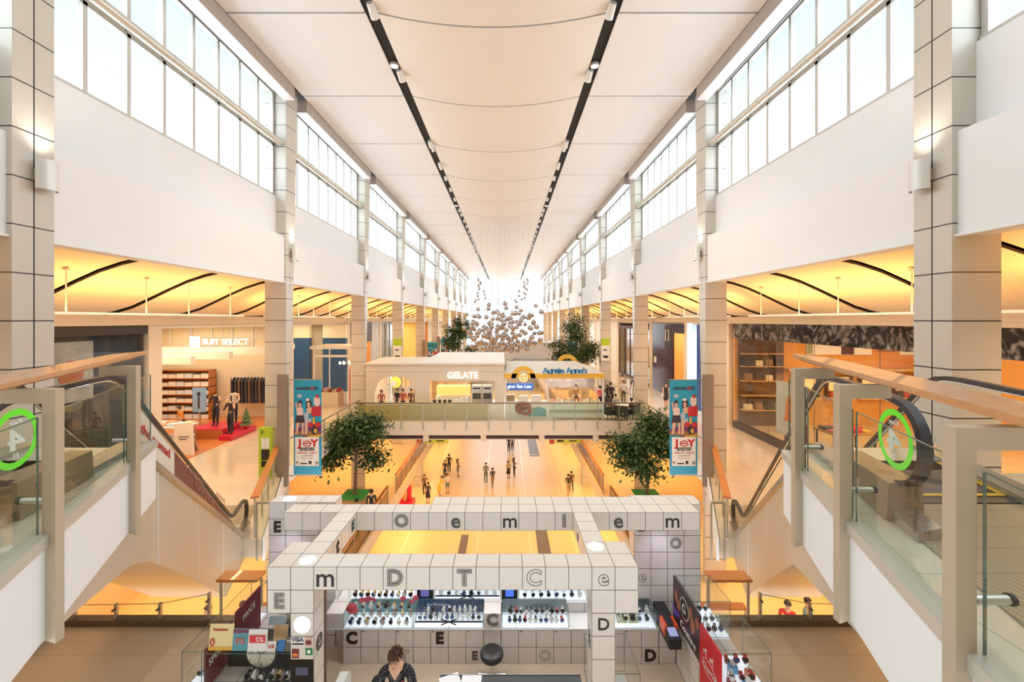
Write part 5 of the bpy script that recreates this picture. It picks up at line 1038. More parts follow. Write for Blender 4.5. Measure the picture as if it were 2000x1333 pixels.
# --- trees
leafm = [M('leaf_dark', (.035, .085, .025), .55, n=.3), M('leaf_mid', (.07, .13, .035), .55, n=.3)]
barkm = M('bark', (.16, .11, .07), .8, n=.3, ns=12)
def tree(x, y, z, h, cw_, label, seed, box=True, n=7000):
    rnd = random.Random(seed); t = thing('potted_tree', label, 'tree', (x, y, z))
    zt = z
    if box:
        MB().box(x - .5, x + .5, y - .5, y + .5, z, z + 1.25).build('planter', M('tan_planter', (.55, .38, .22), .5), t); MB().box(x - .62, x + .62, y - .62, y + .62, z + 1.25, z + 1.30).build('green_mat', M('bright_green_mat', (.02, .33, .06), .6), t); zt = z + 1.3
    b = MB(); tp = Vector((x + rnd.uniform(-.15, .15), y, zt + h * .62)); mid = Vector((x + rnd.uniform(-.1, .1), y, zt + h * .3))
    b.tube([(x, y, zt - .05), mid, tp, (tp.x, y, zt + h * .9)], [.09, .075, .05, .015], 9); tips = []
    for k in range(11):
        a = 2 * math.pi * k / 11 + rnd.uniform(-.3, .3); f = rnd.uniform(.34, .85); p0 = Vector((x, y, zt + h * f)); rr = cw_ * (1.05 - abs(f - .5) * 1.1) * rnd.uniform(.55, .85)
        p1 = p0 + Vector((math.cos(a) * rr * .6, math.sin(a) * rr * .6, .28)); p2 = p0 + Vector((math.cos(a) * rr, math.sin(a) * rr, .25)); b.tube([p0, p1, p2], [.035, .02, .008], 6); tips.append((p1 + p2) / 2); tips.append(p2)
    tips += [Vector((x, y, zt + h * .95)), Vector((x + .2, y, zt + h * .8)), Vector((x - .3, y, zt + h * .7))]
    b.build('trunk', barkm, t, smooth=60)
    lv = MB()
    for i in range(n):
        c = rnd.choice(tips); d = Vector((rnd.gauss(0, .30), rnd.gauss(0, .30), rnd.gauss(-.05, .22))) * (cw_ / 1.5); p = c + d
        a = rnd.uniform(0, 6.28); e = rnd.uniform(-1.1, .1); L = rnd.uniform(.16, .30); W = L * .26
        u = Vector((math.cos(a) * math.cos(e), math.sin(a) * math.cos(e), math.sin(e))); w = u.cross(Vector((rnd.uniform(-.5, .5), rnd.uniform(-.5, .5), 1))).normalized() * W
        lv.mat(i % 2); lv.add([p, p + u * L * .5 + w, p + u * L, p + u * L * .5 - w], [(0, 1, 2, 3)])
    tag(lv.build('foliage', leafm, t), kind='stuff')
tree(-7.75, 20.9, F2, 4.1, 1.85, 'left potted tree on a bright green mat below the food bridge', 5)
tree(7.15, 20.9, F2, 4.1, 1.9, 'right potted tree on a bright green mat below the food bridge', 8)
tree(6.5, 38.5, F3, 6.3, 2.3, 'tall tree on the right beyond the pretzel stand', 12, False, 7000)
tree(-5.2, 43.5, F3 + .0, 6.2, 1.9, 'tall tree on the left beyond the ice cream stand', 15, False, 5000)
for (x, y, lb) in ((6.5, 38.5, 'right'), (-5.2, 43.5, 'left')):
    struct(MB().box(x - 2.2, x + 2.2, y - 1.8, y + 1.8, F3 - .4, F3 - .001), 'floor_tree_bay', floor3)
# --- hanging silver balls with wires
ballm = M('mirror_ball', (.50, .46, .45), .12, .9); ball2 = M('dark_mirror_ball', (.20, .17, .17), .2, .8)
pb = MB().ball((0, 0, 0), .215, 16, 10).build('silver_ball', ballm, smooth=180); pbm = pb.data; bpy.data.objects.remove(pb)
WIRES = MB()
def hang(x, y, z, sc_, group, label):
    o = bpy.data.objects.new('silver_ball', pbm); col.objects.link(o); o.location = (x, y, z); o.scale = (sc_,) * 3
    tag(o, label, 'ball', group)
    WIRES.tube([(x, y, z + .2 * sc_), (x, y, ZC - .5)], .005, 3, caps=False)
rnd = random.Random(21); pts = []; tries = 0
while len(pts) < 190 and tries < 20000:
    tries += 1
    z = rnd.uniform(-3.0, 1.5); k = (z + 3.0) / 4.5
    r_ = 3.6 * min(1, .5 + 2.2 * k)
    a = rnd.uniform(0, 6.28); q = r_ * math.sqrt(rnd.random()); x = -.42 + q * math.cos(a); y = 37.2 + q * 1.0 * math.sin(a)
    if rnd.random() > (1.0 if z < -.6 else .6 if z < .6 else .25): continue
    if all((x - p[0]) ** 2 + (y - p[1]) ** 2 + (z - p[2]) ** 2 > .24 for p in pts): pts.append((x, y, z))
for p in pts: hang(*p, rnd.uniform(.85, 1.1), 'silver balls hanging in a cluster', 'mirrored silver ball hanging in the big cluster above the far bridge')
for s in (-1, 1):
    for k in range(16):
        z = 1.6 + k * .14; sp = .75 * (1 - k / 18); hang(-.42 + s * (1.75 + .03 * k) + rnd.uniform(-sp, sp), 37.2 + rnd.uniform(-sp, sp), z, .55, 'small silver balls of the two peaks', 'small silver ball in the %s pointed peak of the hanging cluster' % ('left' if s < 0 else 'right'))
for k in range(18):
    a = rnd.uniform(0, 6.28); q = rnd.uniform(.3, 2.0); hang(-.42 + q * math.cos(a), 36.6 + q * .5 * math.sin(a), -3.5 - rnd.random() * .7, .6, 'small silver balls at the bottom', 'small silver ball hanging below the big cluster')

tag(WIRES.build('hanging_wires', M('pale_wire', (.8, .8, .8), .4)), 'fine pale wires holding the cluster of silver balls', 'wires', None, 'stuff')
ORD = ['nearest', 'second', 'third', 'fourth', 'fifth', 'sixth', 'seventh', 'eighth', 'ninth', 'tenth', 'eleventh', 'twelfth', 'thirteenth', 'fourteenth', 'fifteenth', 'sixteenth', 'seventeenth', 'eighteenth', 'nineteenth', 'twentieth']
# ================================================================== shops along the aisles
def shop(s, y0, y1, depth, wc, name, light=260, lc=(1, .86, .66), wn=None, ceil=(.8, .76, .68), pier=True):
    m = MB(); a, b = 13.15, 13.15 + depth; wm_ = M('shop_wall_' + name, wc, .55, n=.05)
    m.box(*sorted((sx(s, b), sx(s, b + .15))), y0, y1, F3, -.2); m.box(*sorted((sx(s, a), sx(s, b))), y0, y0 + .12, F3, -.2); m.box(*sorted((sx(s, a), sx(s, b))), y1 - .12, y1, F3, -.2)
    struct(m, 'wall_shop', wm_)
    struct(MB().box(*sorted((sx(s, a - .05), sx(s, b))), y0, y1, -.35, -.2), 'ceiling_shop', M('shop_ceiling_' + name, ceil, .6))
    if pier: struct(MB().box(*sorted((sx(s, 12.95), sx(s, 13.4))), y0 - .3, y0 + .3, F3, .1), 'column_shop_pier', tan)
    if light: area('shop_light', (sx(s, (a + b) / 2), (y0 + y1) / 2, -.42), (0, 0, 0), depth * .7, (y1 - y0) * .8, light, lc, 170)
for s, nm in sides:
    struct(MB().box(*sorted((sx(s, 15.8), sx(s, 24))), 4, YE, F3 - .5, F3), 'floor_%s_shops' % nm, floor3)
# ---- left: dark window shop, open suit shop, others
shop(-1, 4.0, 15.3, 3.5, (.10, .09, .09), 'dark_left', 160, (.9, .95, 1), ceil=(.1, .1, .1))
def shopfront(s, y0, y1, label, fm, glass=shopglass, n=3, zt=-.2, zb=F3, fw=.14, d=13.05, name='glazed_storefront'):
    t = thing(name, label, 'shop front', (sx(s, d), (y0 + y1) / 2, F3)); f = MB(); xa, xb = sorted((sx(s, d - .06), sx(s, d + .06)))
    f.box(xa, xb, y0, y1, zt - .32, zt); f.box(xa, xb, y0, y1, zb, zb + .22)
    for k in range(n + 1): y = y0 + (y1 - y0) * k / n; f.box(xa, xb, max(y0, y - fw / 2), min(y1, y + fw / 2), zb, zt)
    f.build('frame', fm, t); g = MB(); xg = sx(s, d); g.box(xg - .006, xg + .006, y0, y1, zb + .2, zt - .3); g.build('glass', glass, t); return t
shopfront(-1, 5.0, 15.5, 'dark framed glass shop front on the left before the suit shop', M('black_frame', (.035, .03, .03), .35), n=3)
t = thing('window_poster', 'pale grey window poster with a sky blue letter behind the dark left shop glass', 'poster', (sx(-1, 13.3), 11, -2.6)); xx = sx(-1, 13.3)
MB().box(xx - .02, xx, 9.6, 13.6, -2.6, -.7).build('sheet', M('grey_poster', (.42, .43, .45), .4, n=.5, ns=2.5), t); m = MB(); m.box(xx, xx + .02, 10.4, 11.3, -1.55, -1.25); m.box(xx, xx + .02, 10.9, 11.3, -2.5, -1.55); m.box(xx, xx + .02, 12.0, 12.25, -2.5, -1.2); m.build('blue_letter', M('pale_blue_print', (.45, .60, .72), .5), t); MB().ball((xx + .01, 12.9, -1.7), (.02, .4, .42), 14, 10).build('orange_ball_print', M('terracotta_print', (.42, .14, .06), .5), t)
for k in range(3): MB().bar((xx - .1, 9.8 + 1.8 * k, F3), (xx - .1, 9.8 + 1.8 * k, -2.6), .05, .05).build('stand_post', blk, t)
# suit shop
shop(-1, 15.6, 25.1, 8.2, (.78, .66, .46), 'suit', 420, (1, .88, .66), ceil=(.9, .85, .75))
m = MB(); m.box(-22, sx(-1, 13.05), 15.75, 24.95, F3 + .002, F3 + .02); struct(m, 'floor_suit_shop', M('orange_wood_floor', (.62, .20, .05), .3, n=.15, ns=3, coat=.3), 'orange wooden floor of the suit shop')
t = thing('shop_sign', 'white SUIT SELECT lettering with a barcode mark hung high in the suit shop', 'sign', (-17.1, 24.6, -1.3)); m = MB(); put_text(m, 'SUIT SELECT', .50, (-16.85, 24.55, -1.34), 'front', .03, .004); [m.box(-19.0 + .13 * k, -18.93 + .13 * k, 24.52, 24.58, -1.75, -1.0) for k in range(5)]; m.build('lettering', M('lit_white_letters', (1, 1, 1)), t)
for x in (-19, -17, -15): MB().tube([(x, 24.55, -1.1), (x, 24.55, -.34)], .02, 6).build('hanging_rod', steel, t)
MB().box(-19.1, -14.6, 24.58, 24.62, -1.12, -1.06).build('rail', steel, t)
m = MB()
for k in range(5): m.box(-21, -13.8 - .9 * (4 - k), 17.2 + 1.5 * k, 17.5 + 1.5 * k, -2.45 + .12 * k, -2.05 + .12 * k)
struct(m, 'trim_suit_shop_beams', M('cream_beam', (.85, .78, .64), .5))
m = MB()
for k in range(6): m.box(-20.5 + 1.25 * k, -20.44 + 1.25 * k, 24.9, 24.95, -2.0, -.4)
struct(m, 'trim_suit_shop_slats', paperw)
# shelves of shirts
def shelf_unit(x0, x1, y0, y1, z0, z1, rows, label, wood_=M('orange_wood_unit', (.50, .17, .05), .4), cols_=((.85, .83, .78), (.70, .76, .84), (.82, .76, .66)), per=7, axis='x', name='shelf_unit', cat='shelf', grp='folded shirts', itemname='folded_shirt', itemlabel='folded shirt, %s from left, %s shelf up in the suit shop wall unit'):
    t = thing(name, label, cat, ((x0 + x1) / 2, (y0 + y1) / 2, z0)); b = MB()
    for k in range(rows + 1): z = z0 + (z1 - z0) * k / rows; b.box(x0, x1, y0, y1, z - .02, z + .02)
    b.box(x0, x0 + .04, y0, y1, z0, z1); b.box(x1 - .04, x1, y0, y1, z0, z1); b.build('shelf_frame', wood_, t); MB().box(x0, x1, y1 - .03, y1, z0, z1).build('back_panel', wood_, t)
    for k in range(rows):
        z = z0 + (z1 - z0) * k / rows + .021; h_ = (z1 - z0) / rows * .55
        for j in range(per):
            w_ = (x1 - x0 - .1) / per; a = x0 + .05 + w_ * j; c = random.choice(cols_)
            o = MB().box(a + .03, a + w_ - .02, y0 + .04, y1 - .06, z, z + h_ * random.uniform(.7, 1)).build(itemname, M('cloth_%02d%02d%02d' % tuple(int(q * 99) for q in c), c, .8), None, (a, y0, z)); tag(o, itemlabel % (NTH[j], NTH[k]), 'clothing', grp)
shelf_unit(-20.6, -17.6, 24.2, 24.8, F3 + .02, -3.0, 6, 'orange wooden wall shelf full of pale folded shirts in the suit shop', per=6)
shelf_unit(-21.4, -20.8, 21.0, 21.6, F3 + .02, -3.2, 5, 'narrow wooden shelf of folded shirts near the left wall of the suit shop', per=2, grp='folded shirts on the narrow shelf', itemlabel='folded shirt, %s from left, %s shelf up in the narrow unit by the left wall')
# suits on a rail
t = thing('clothes_rail', 'steel clothes rail of dark suits at the back right of the suit shop', 'clothes rail', (-15.0, 24.2, F3)); MB().tube([(-16.3, 24.2, F3 + .02), (-16.3, 24.2, -3.35), (-13.9, 24.2, -3.35), (-13.9, 24.2, F3 + .02)], .03, 8).build('rail_frame', chrome, t)
suitm = [M('suit_navy', (.025, .028, .05), .8), M('suit_charcoal', (.06, .06, .065), .8), M('suit_brown', (.16, .10, .07), .8)]
for k in range(11):
    x = -16.1 + .2 * k; o = MB(); o.hexa([(x - .07, 24.0, -4.9), (x + .07, 24.0, -4.9), (x + .07, 24.4, -4.9), (x - .07, 24.4, -4.9)], [(x - .05, 23.95, -3.6), (x + .05, 23.95, -3.6), (x + .05, 24.45, -3.6), (x - .05, 24.45, -3.6)]); o.hexa([(x - .05, 23.95, -3.6), (x + .05, 23.95, -3.6), (x + .05, 24.45, -3.6), (x - .05, 24.45, -3.6)], [(x - .02, 24.15, -3.4), (x + .02, 24.15, -3.4), (x + .02, 24.25, -3.4), (x - .02, 24.25, -3.4)])
    o = o.build('hanging_suit', suitm[k % 3], None, (x, 24.2, -4.9)); tag(o, '%s suit jacket, %s from the left on the rail of the suit shop' % (('navy', 'charcoal', 'brown')[k % 3], NTH[k]), 'clothing', 'suits on the rail')
# podium
redm = M('red_podium', (.62, .02, .06), .35)
t = thing('podium', 'red display podium with an orange side under the suit mannequins', 'podium', (-14.3, 20.7, F3 + .02)); MB().box(-15.6, -14.0, 20.2, 21.7, F3 + .02, F3 + .50).build('upper_step', redm, t); MB().box(-14.0, -13.4, 19.9, 21.9, F3 + .02, F3 + .25).build('lower_step', redm, t); MB().box(-15.6, -14.0, 20.17, 20.2, F3 + .02, F3 + .46).build('front_board', M('orange_wood_unit', (1, 1, 1)), t)
t = thing('display_table', 'white display table of shirts near the entrance of the suit shop', 'table', (-15.8, 19.3, F3 + .02)); MB().box(-16.8, -14.9, 18.8, 19.8, -5.02, -4.95).build('tabletop', paperw, t); MB().box(-16.7, -15.0, 18.85, 19.75, -5.55, -5.5).build('lower_shelf', paperw, t)
for a in (-16.7, -15.0):
    for b in (18.88, 19.72): MB().bar((a, b, F3 + .02), (a, b, -5.0), .05, .05).build('leg', steel, t)
for k in range(8):
    c = [(.85, .84, .82), (.8, .35, .2), (.6, .68, .78), (.78, .70, .5)][k % 4]; x = -16.6 + .42 * (k % 4); y = 18.95 + .45 * (k // 4); o = MB().box(x, x + .34, y, y + .34, -4.949, -4.90 + .03 * (k % 3)).build('folded_shirt', M('table_cloth_%d' % (k % 4), c, .8), None, (x, y, -4.95)); tag(o, '%s folded shirt in the %s row on the white suit shop table' % (('white', 'rust red', 'pale blue', 'straw yellow')[k % 4], ('near', 'far')[k // 4]), 'clothing', 'shirts on the white table')
t = thing('entrance_board', 'white notice board leaning at the entrance of the suit shop', 'sign board', (-14.05, 17.9, F3 + .02)); MB().hexa([(-14.5, 17.8, F3 + .02), (-13.6, 17.8, F3 + .02), (-13.6, 17.84, F3 + .02), (-14.5, 17.84, F3 + .02)], [(-14.7, 18.1, -4.6), (-13.9, 18.1, -4.6), (-13.9, 18.14, -4.6), (-14.7, 18.14, -4.6)]).build('board', paperw, t); m = MB(); m.box(-14.4, -13.9, 17.93, 17.94, -5.15, -5.12); m.box(-14.35, -14.0, 17.91, 17.92, -5.25, -5.22); m.build('print', ink, t); MB().hexa([(-14.3, 18.45, F3 + .02), (-13.9, 18.45, F3 + .02), (-13.9, 18.5, F3 + .02), (-14.3, 18.5, F3 + .02)], [(-14.5, 18.15, -4.65), (-14.1, 18.15, -4.65), (-14.1, 18.18, -4.65), (-14.5, 18.18, -4.65)]).build('rear_leg', steel, t)
t = thing('blue_poster', 'sky blue standing poster inside the suit shop left of the mannequins', 'poster', (-17.0, 22.6, F3 + .02)); MB().box(-17.35, -16.6, 22.6, 22.64, -5.1, -3.75).build('sheet', M('sky_poster', (.26, .46, .75), .5), t); MB().ball((-17.0, 22.59, -4.1), (.1, .01, .12), 10, 6).build('print', dkp, t); MB().box(-17.05, -16.95, 22.59, 22.6, -4.9, -4.25).build('print', dkp, t); MB().bar((-17, 22.66, F3 + .02), (-17, 22.66, -4), .05, .05).build('stand', steel, t)
t = thing('small_fir', 'small decorated potted fir tree on the red podium', 'tree', (-13.55, 21.3, F3 + .25)); m = MB(); [m.lathe((-13.55, 21.3, F3 + .45 + .2 * k), [(.30 - .06 * k, 0), (.12 - .03 * k, .2), (.01, .28)], 12) for k in range(4)]; m.build('foliage', leafm[1], t); MB().lathe((-13.55, 21.3, F3 + .251), [(.1, 0), (.13, .16), (.1, .2)], 12).build('pot', redm, t)
# other left shops
shop(-1, 25.4, 34.4, 7, (.55, .46, .34), 'left_three', 260)
for k in range(2):
    t = thing('wall_display', 'dark blue display bay with a lit yellow top, %s, in the third left shop' % ('left one' if k == 0 else 'right one'), 'display', (-15.2 + 2.4 * k - 1.2, 33.9, F3)); x0 = -18.2 + 3.0 * k; MB().box(x0, x0 + 1.9, 33.8, 34.2, F3, -1.5).build('blue_panel', M('deep_blue_panel', (.03, .09, .20), .4), t); MB().box(x0, x0 + 1.9, 33.8, 34.2, -1.5, -.4).build('lit_top', M('lit_yellow_top', (.7, .55, .3), .5, e=.25, ec=(1, .8, .5)), t); MB().box(x0 + .4, x0 + .7, 33.76, 33.8, -2.4, -2.0).build('lamp', paperw, t)
t = thing('market_stall', 'white slatted stall of accessories standing in the left aisle', 'stall', (-11.6, 28.6, F3)); 
for a in (-12.9, -10.4):
    for b in (27.4, 29.8): MB().bar((a, b, F3), (a, b, -1.95), .07, .07).build('post', paperw, t)
MB().box(-13.1, -10.2, 27.2, 30.0, -1.95, -1.87).build('roof', paperw, t); m = MB(); [m.box(-13.1, -10.2, 27.25 + .27 * k, 27.33 + .27 * k, -1.87, -1.75) for k in range(10)]; m.build('roof_slats', M('slat_white', (.82, .78, .7), .5), t); MB().box(-12.8, -10.5, 27.3, 27.36, -2.5, -2.35).build('crossbar', paperw, t)
MB().box(-12.8, -11.4, 27.6, 28.6, F3, -4.9).build('counter', M('cream_counter', (.8, .7, .55), .5), t)
for k in range(9):
    c = [(.45, .05, .08), (.1, .08, .08), (.75, .4, .4), (.6, .5, .35)][k % 4]; x = -12.7 + .15 * k; tt = tag(MB().box(x, x + .11, 27.65, 28.2, -4.899, -4.75 + .05 * (k % 3)).build('accessory_box', M('accessory_%d' % (k % 4), c, .6), None, (x, 27.6, -4.9)), '%s accessory box, %s from the left on the white slatted stall' % (('wine red', 'black', 'pink', 'beige')[k % 4], NTH[k]), 'box', 'boxes on the aisle stall')
t = thing('postcard_rack', 'tall wire rack of pink and red goods beside the white stall', 'rack', (-10.55, 28.6, F3)); MB().box(-10.75, -10.45, 27.9, 29.2, F3 + .1, -3.4).build('frame', M('rose_goods', (.62, .28, .26), .6, n=.6, ns=9), t); MB().box(-10.8, -10.4, 27.85, 29.25, F3, F3 + .1).build('base', steel, t)
t = thing('chandelier', 'small lit chandelier hanging in the white aisle stall', 'ceiling light', (-11.2, 28.6, -2.9)); MB().tube([(-11.2, 28.6, -2.9), (-11.2, 28.6, -1.96)], .015, 6).build('rod', steel, t); m = MB(); [m.ball((-11.2 + .45 * math.cos(a), 28.6 + .45 * math.sin(a), -3.0), .09, 8, 6) for a in [k * math.pi / 4 for k in range(8)]]; m.build('bulb', M('warm_bulb', (1, .9, .7), .4, e=3, ec=(1, .85, .6)), t); MB().lathe((-11.2, 28.6, -3.0), [(.45, -.02), (.46, 0), (.45, .02)], 20).build('ring', steel, t)
shop(-1, 34.7, 43.2, 6, (.75, .40, .14), 'orange_left', 300, (1, .72, .4))
struct(MB().box(sx(-1, 13.2), sx(-1, 13.0), 34.7, 40.8, -2.1, -.2), 'wall_dark_fascia', M('dark_brown_fascia', (.06, .03, .03), .4))
struct(MB().box(sx(-1, 13.2), sx(-1, 13.0), 40.8, 43.2, F3, -.2), 'wall_grey_poster', M('grey_poster2', (.55, .58, .62), .5, n=.2, ns=2))
for k in range(8):
    c = [(.5, .06, .03), (.15, .05, .03), (.7, .3, .06), (.3, .12, .06)][k % 4]; x = -14.6 - .5 * (k % 4); y = 36 + 2.4 * (k // 4); tt = tag(MB().box(x - .2, x + .2, y, y + .4, F3 + .001, F3 + 1.2 + .4 * (k % 3)).build('goods_stack', M('goods_%d' % (k % 4), c, .6, n=.5, ns=6), None, (x, y, F3)), '%s stack of goods in the %s row of the orange lit left shop' % (('red', 'dark brown', 'amber', 'brown')[k % 4], ('near', 'far')[k // 4]), 'goods', 'goods in the orange lit shop')
shop(-1, 43.5, 52, 5, (.42, .44, .42), 'grey_left', 200, (1, .95, .85)); shopfront(-1, 43.8, 51.8, 'grey glass shop front with dark slats, fifth shop on the left', M('grey_frame', (.22, .23, .22), .4), n=5)
shop(-1, 52.3, 61, 5, (.85, .62, .22), 'yellow_left', 240); shop(-1, 61.3, 70, 5, (.6, .3, .12), 'brown_left', 180); shop(-1, 70.3, 91, 5, (.8, .76, .7), 'pale_left', 300)
# ---- right: fashion shop with marbled fascia
shop(1, 4.6, 23.0, 10.5, (.80, .40, .10), 'amber_right', 760, (1, .74, .38), ceil=(.85, .6, .3))
def marble():
    mt, t, b = nt('black_marble'); L = t.links.new; tc = t.nodes.new('ShaderNodeTexCoord'); no = t.nodes.new('ShaderNodeTexNoise'); no.inputs['Scale'].default_value = 1.6; no.inputs['Detail'].default_value = 8; no.inputs['Distortion'].default_value = 2.5
    r_ = t.nodes.new('ShaderNodeValToRGB'); r_.color_ramp.elements[0].position = .45; r_.color_ramp.elements[0].color = (.012, .011, .012, 1); r_.color_ramp.elements[1].position = .72; r_.color_ramp.elements[1].color = (.34, .32, .31, 1)
    L(tc.outputs['Object'], no.inputs['Vector']); L(no.outputs['Fac'], r_.inputs[0]); L(r_.outputs[0], b.inputs['Base Color']); b.inputs['Roughness'].default_value = .12; return mt
marb = marble()
t = thing('marble_fascia', 'black veined marble fascia along the top of the amber shop on the right', 'fascia', (sx(1, 13.0), 14, -.6)); MB().box(sx(1, 12.92), sx(1, 13.06), 4.95, 22.65, -1.0, -.21).build('slab', marb, t)
t = thing('glass_storefront', 'long frameless glass front of the amber shop on the right over a dark plinth', 'shop front', (sx(1, 13.0), 14, F3)); m = MB(); xg = sx(1, 13.0)
for k in range(6): y = 4.95 + 17.7 * k / 6; MB().box(xg - .008, xg + .008, y + .01, y + 17.7 / 6 - .01, F3 + .35, -1.0).build('glass_panel', shopglass, t)
MB().box(xg - .12, xg + .1, 4.95, 22.6, F3, F3 + .35).build('plinth', M('dark_granite', (.06, .045, .035), .25, n=.4, ns=8), t)
m = MB(); [m.bar((xg, 4.95 + 17.7 * k / 6, F3 + .35), (xg, 4.95 + 17.7 * k / 6, -1.0), .014, .014) for k in range(1, 6)]; m.build('glass_joint', dkgrey, t)
WY = 22.84
for k, (x0, x1, c, lb) in enumerate(((16.7, 20.3, (.85, .80, .72), 'long pale picture with a dark bag'), (21.9, 22.9, (.80, .84, .66), 'pale green picture right of the black rings'), (14.2, 15.2, (.62, .50, .38), 'small brown picture above the dark shelves'))):
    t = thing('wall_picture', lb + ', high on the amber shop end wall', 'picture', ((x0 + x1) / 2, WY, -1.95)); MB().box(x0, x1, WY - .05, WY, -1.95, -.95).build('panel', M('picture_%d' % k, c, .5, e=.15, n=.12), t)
    if k == 0: MB().box(18.6, 19.3, WY - .07, WY - .05, -1.93, -1.0).build('dark_print', M('aubergine_print', (.10, .04, .07), .5), t); MB().box(16.9, 18.5, WY - .07, WY - .05, -1.2, -.97).build('pink_print', M('print_pink', (1, 1, 1)), t); MB().box(16.72, 17.0, WY - .07, WY - .05, -1.9, -1.0).build('green_print', M('sage_print', (.35, .45, .30), .5), t)
t = thing('brand_mark', 'row of black rings mounted on the end wall of the amber shop', 'sign', (21.2, WY, -1.65)); m = MB(); [m.tube([(20.75 + .2 * k + .11 * math.cos(a), WY - .03, -1.65 + .11 * math.sin(a)) for a in [2 * math.pi * j / 16 for j in range(16)]], .015, 5, closed=True) for k in range(5)]; m.build('rings', ink, t)
struct(MB().box(15.5, 23.0, WY - .35, WY, -2.85, -2.72), 'trim_amber_shelf', M('amber_ledge', (.75, .55, .3), .5))
for k in range(4):
    x = 15.9 + 1.85 * k; t = thing('lit_niche', '%s yellow lit wall niche on the end wall of the amber shop' % ORD[k], 'niche', (x, WY, -4.3)); MB().box(x, x + 1.3, WY - .04, WY, -4.3, -3.15).build('back', M('lit_niche_back', (.9, .65, .25), .5, e=.4, ec=(1, .72, .3)), t); m = MB(); m.box(x - .06, x, WY - .25, WY, -4.3, -3.1); m.box(x + 1.3, x + 1.36, WY - .25, WY, -4.3, -3.1); m.box(x, x + 1.3, WY - .25, WY, -3.15, -3.1); m.build('frame', M('dark_wood', (1, 1, 1)), t)
    for j in range(3):
        cn = ('black', 'red', 'taupe')[(j + k) % 3]; tag(MB().box(x + .12 + .4 * j, x + .42 + .4 * j, WY - .24, WY - .06, -4.3, -3.95 + .1 * (j % 2)).build('handbag', M('hb_' + cn, {'black': (.03, .03, .03), 'red': (.5, .05, .04), 'taupe': (.4, .3, .2)}[cn], .5), None, (x + .2 + .4 * j, WY - .1, -4.3)), '%s handbag in the %s lit niche of the amber shop' % (cn, ORD[k]), 'handbag', 'handbags in the lit niches')
    struct(MB().box(x - .1, x + 1.4, WY - .3, WY, -4.4, -4.3), 'trim_niche_sill', M('amber_ledge', (1, 1, 1)))
t = thing('dark_shelves', 'dark brown shelves of goods at the left end of the amber shop', 'shelf', (14.1, WY - .3, F3)); MB().box(12.9, 15.4, WY - .06, WY, F3, -1.0).build('back_panel', M('dark_wood', (1, 1, 1)), t); m = MB(); [m.box(12.95, 15.4, WY - .45, WY - .06, z, z + .06) for z in (-5.0, -4.2, -3.4, -2.6, -1.9)]; m.build('boards', M('amber_table', (.55, .33, .15), .4), t)
for k in range(12):
    cn = ('cream', 'brown', 'black')[k % 3]; x = 13.1 + .55 * (k % 4); z = (-4.94, -3.34, -2.54)[k // 4]; tag(MB().box(x, x + .38, WY - .4, WY - .12, z + .001, z + .3 + .08 * (k % 3)).build('goods_box', M('gb_' + cn, {'cream': (.75, .68, .5), 'brown': (.25, .14, .07), 'black': (.04, .04, .04)}[cn], .5), None, (x + .19, WY - .26, z)), '%s box, %s from left on the %s dark shelf of the amber shop' % (cn, NTH[k % 4], ('low', 'middle', 'upper')[k // 4]), 'box', 'boxes on the dark shelves')
for k in range(4):
    y = 8.2 + 3.4 * k; t = thing('clothes_table', '%s low table of folded clothes inside the amber shop' % ORD[k], 'table', (15, y, F3)); MB().box(14.2, 16.2, y - .6, y + .6, -5.05, -4.98).build('tabletop', M('amber_table', (.55, .33, .15), .4), t)
    for a in (14.3, 16.1):
        for b in (y - .5, y + .5): MB().bar((a, b, F3), (a, b, -5.03), .06, .06).build('leg', blk, t)
    for j in range(8):
        c, cn = [((.70, .06, .05), 'red'), ((.85, .5, .1), 'yellow'), ((.06, .06, .07), 'black'), ((.75, .2, .3), 'pink'), ((.5, .42, .35), 'taupe')][(j + k) % 5]; xx = 14.3 + .46 * (j % 4); yy = y - .45 + .5 * (j // 4)
        tag(MB().box(xx, xx + .36, yy, yy + .38, -4.979, -4.90 + .04 * (j % 3)).build('folded_clothes', M('clothes_' + cn, c, .8), None, (xx, yy, -4.98)), '%s folded clothes, %s in the %s row on the %s amber shop table' % (cn, NTH[j % 4], ('near', 'far')[j // 4], ORD[k]), 'clothing', 'folded clothes in the amber shop')
t = thing('fashion_poster', 'tall window poster of a figure in an orange coat behind the right shop glass', 'poster', (13.0, 18.6, F3 + .35)); xx = 12.95; MB().box(xx, xx + .03, 17.6, 19.7, F3 + .5, -2.9).build('sheet', M('misty_poster', (.55, .58, .52), .5, n=.35, ns=1.5), t)
m = MB(); m.prism([(xx - .01, 18.9, -3.5), (xx - .01, 18.4, -3.5), (xx - .01, 18.2, -4.7), (xx - .01, 19.1, -4.7)], (.01, 0, 0)); m.build('coat_print', M('orange_coat_print', (.75, .20, .03), .6), t); m = MB(); m.prism([(xx - .01, 18.75, -4.7), (xx - .01, 18.5, -4.7), (xx - .01, 18.5, -5.3), (xx - .01, 18.8, -5.3)], (.01, 0, 0)); m.ball((xx - .005, 18.65, -3.35), (.006, .14, .16), 10, 8); m.build('figure_print', M('pale_skin_print', (.75, .62, .5), .6), t); m = MB(); m.prism([(xx - .01, 17.65, -4.6), (xx - .01, 18.2, -4.3), (xx - .01, 18.1, -5.3), (xx - .01, 17.65, -5.35)], (.01, 0, 0)); m.build('red_print', rdp, t); MB().box(xx + .03, xx + .06, 18.0, 19.2, F3 + .36, -4.5).build('stand', steel, t)
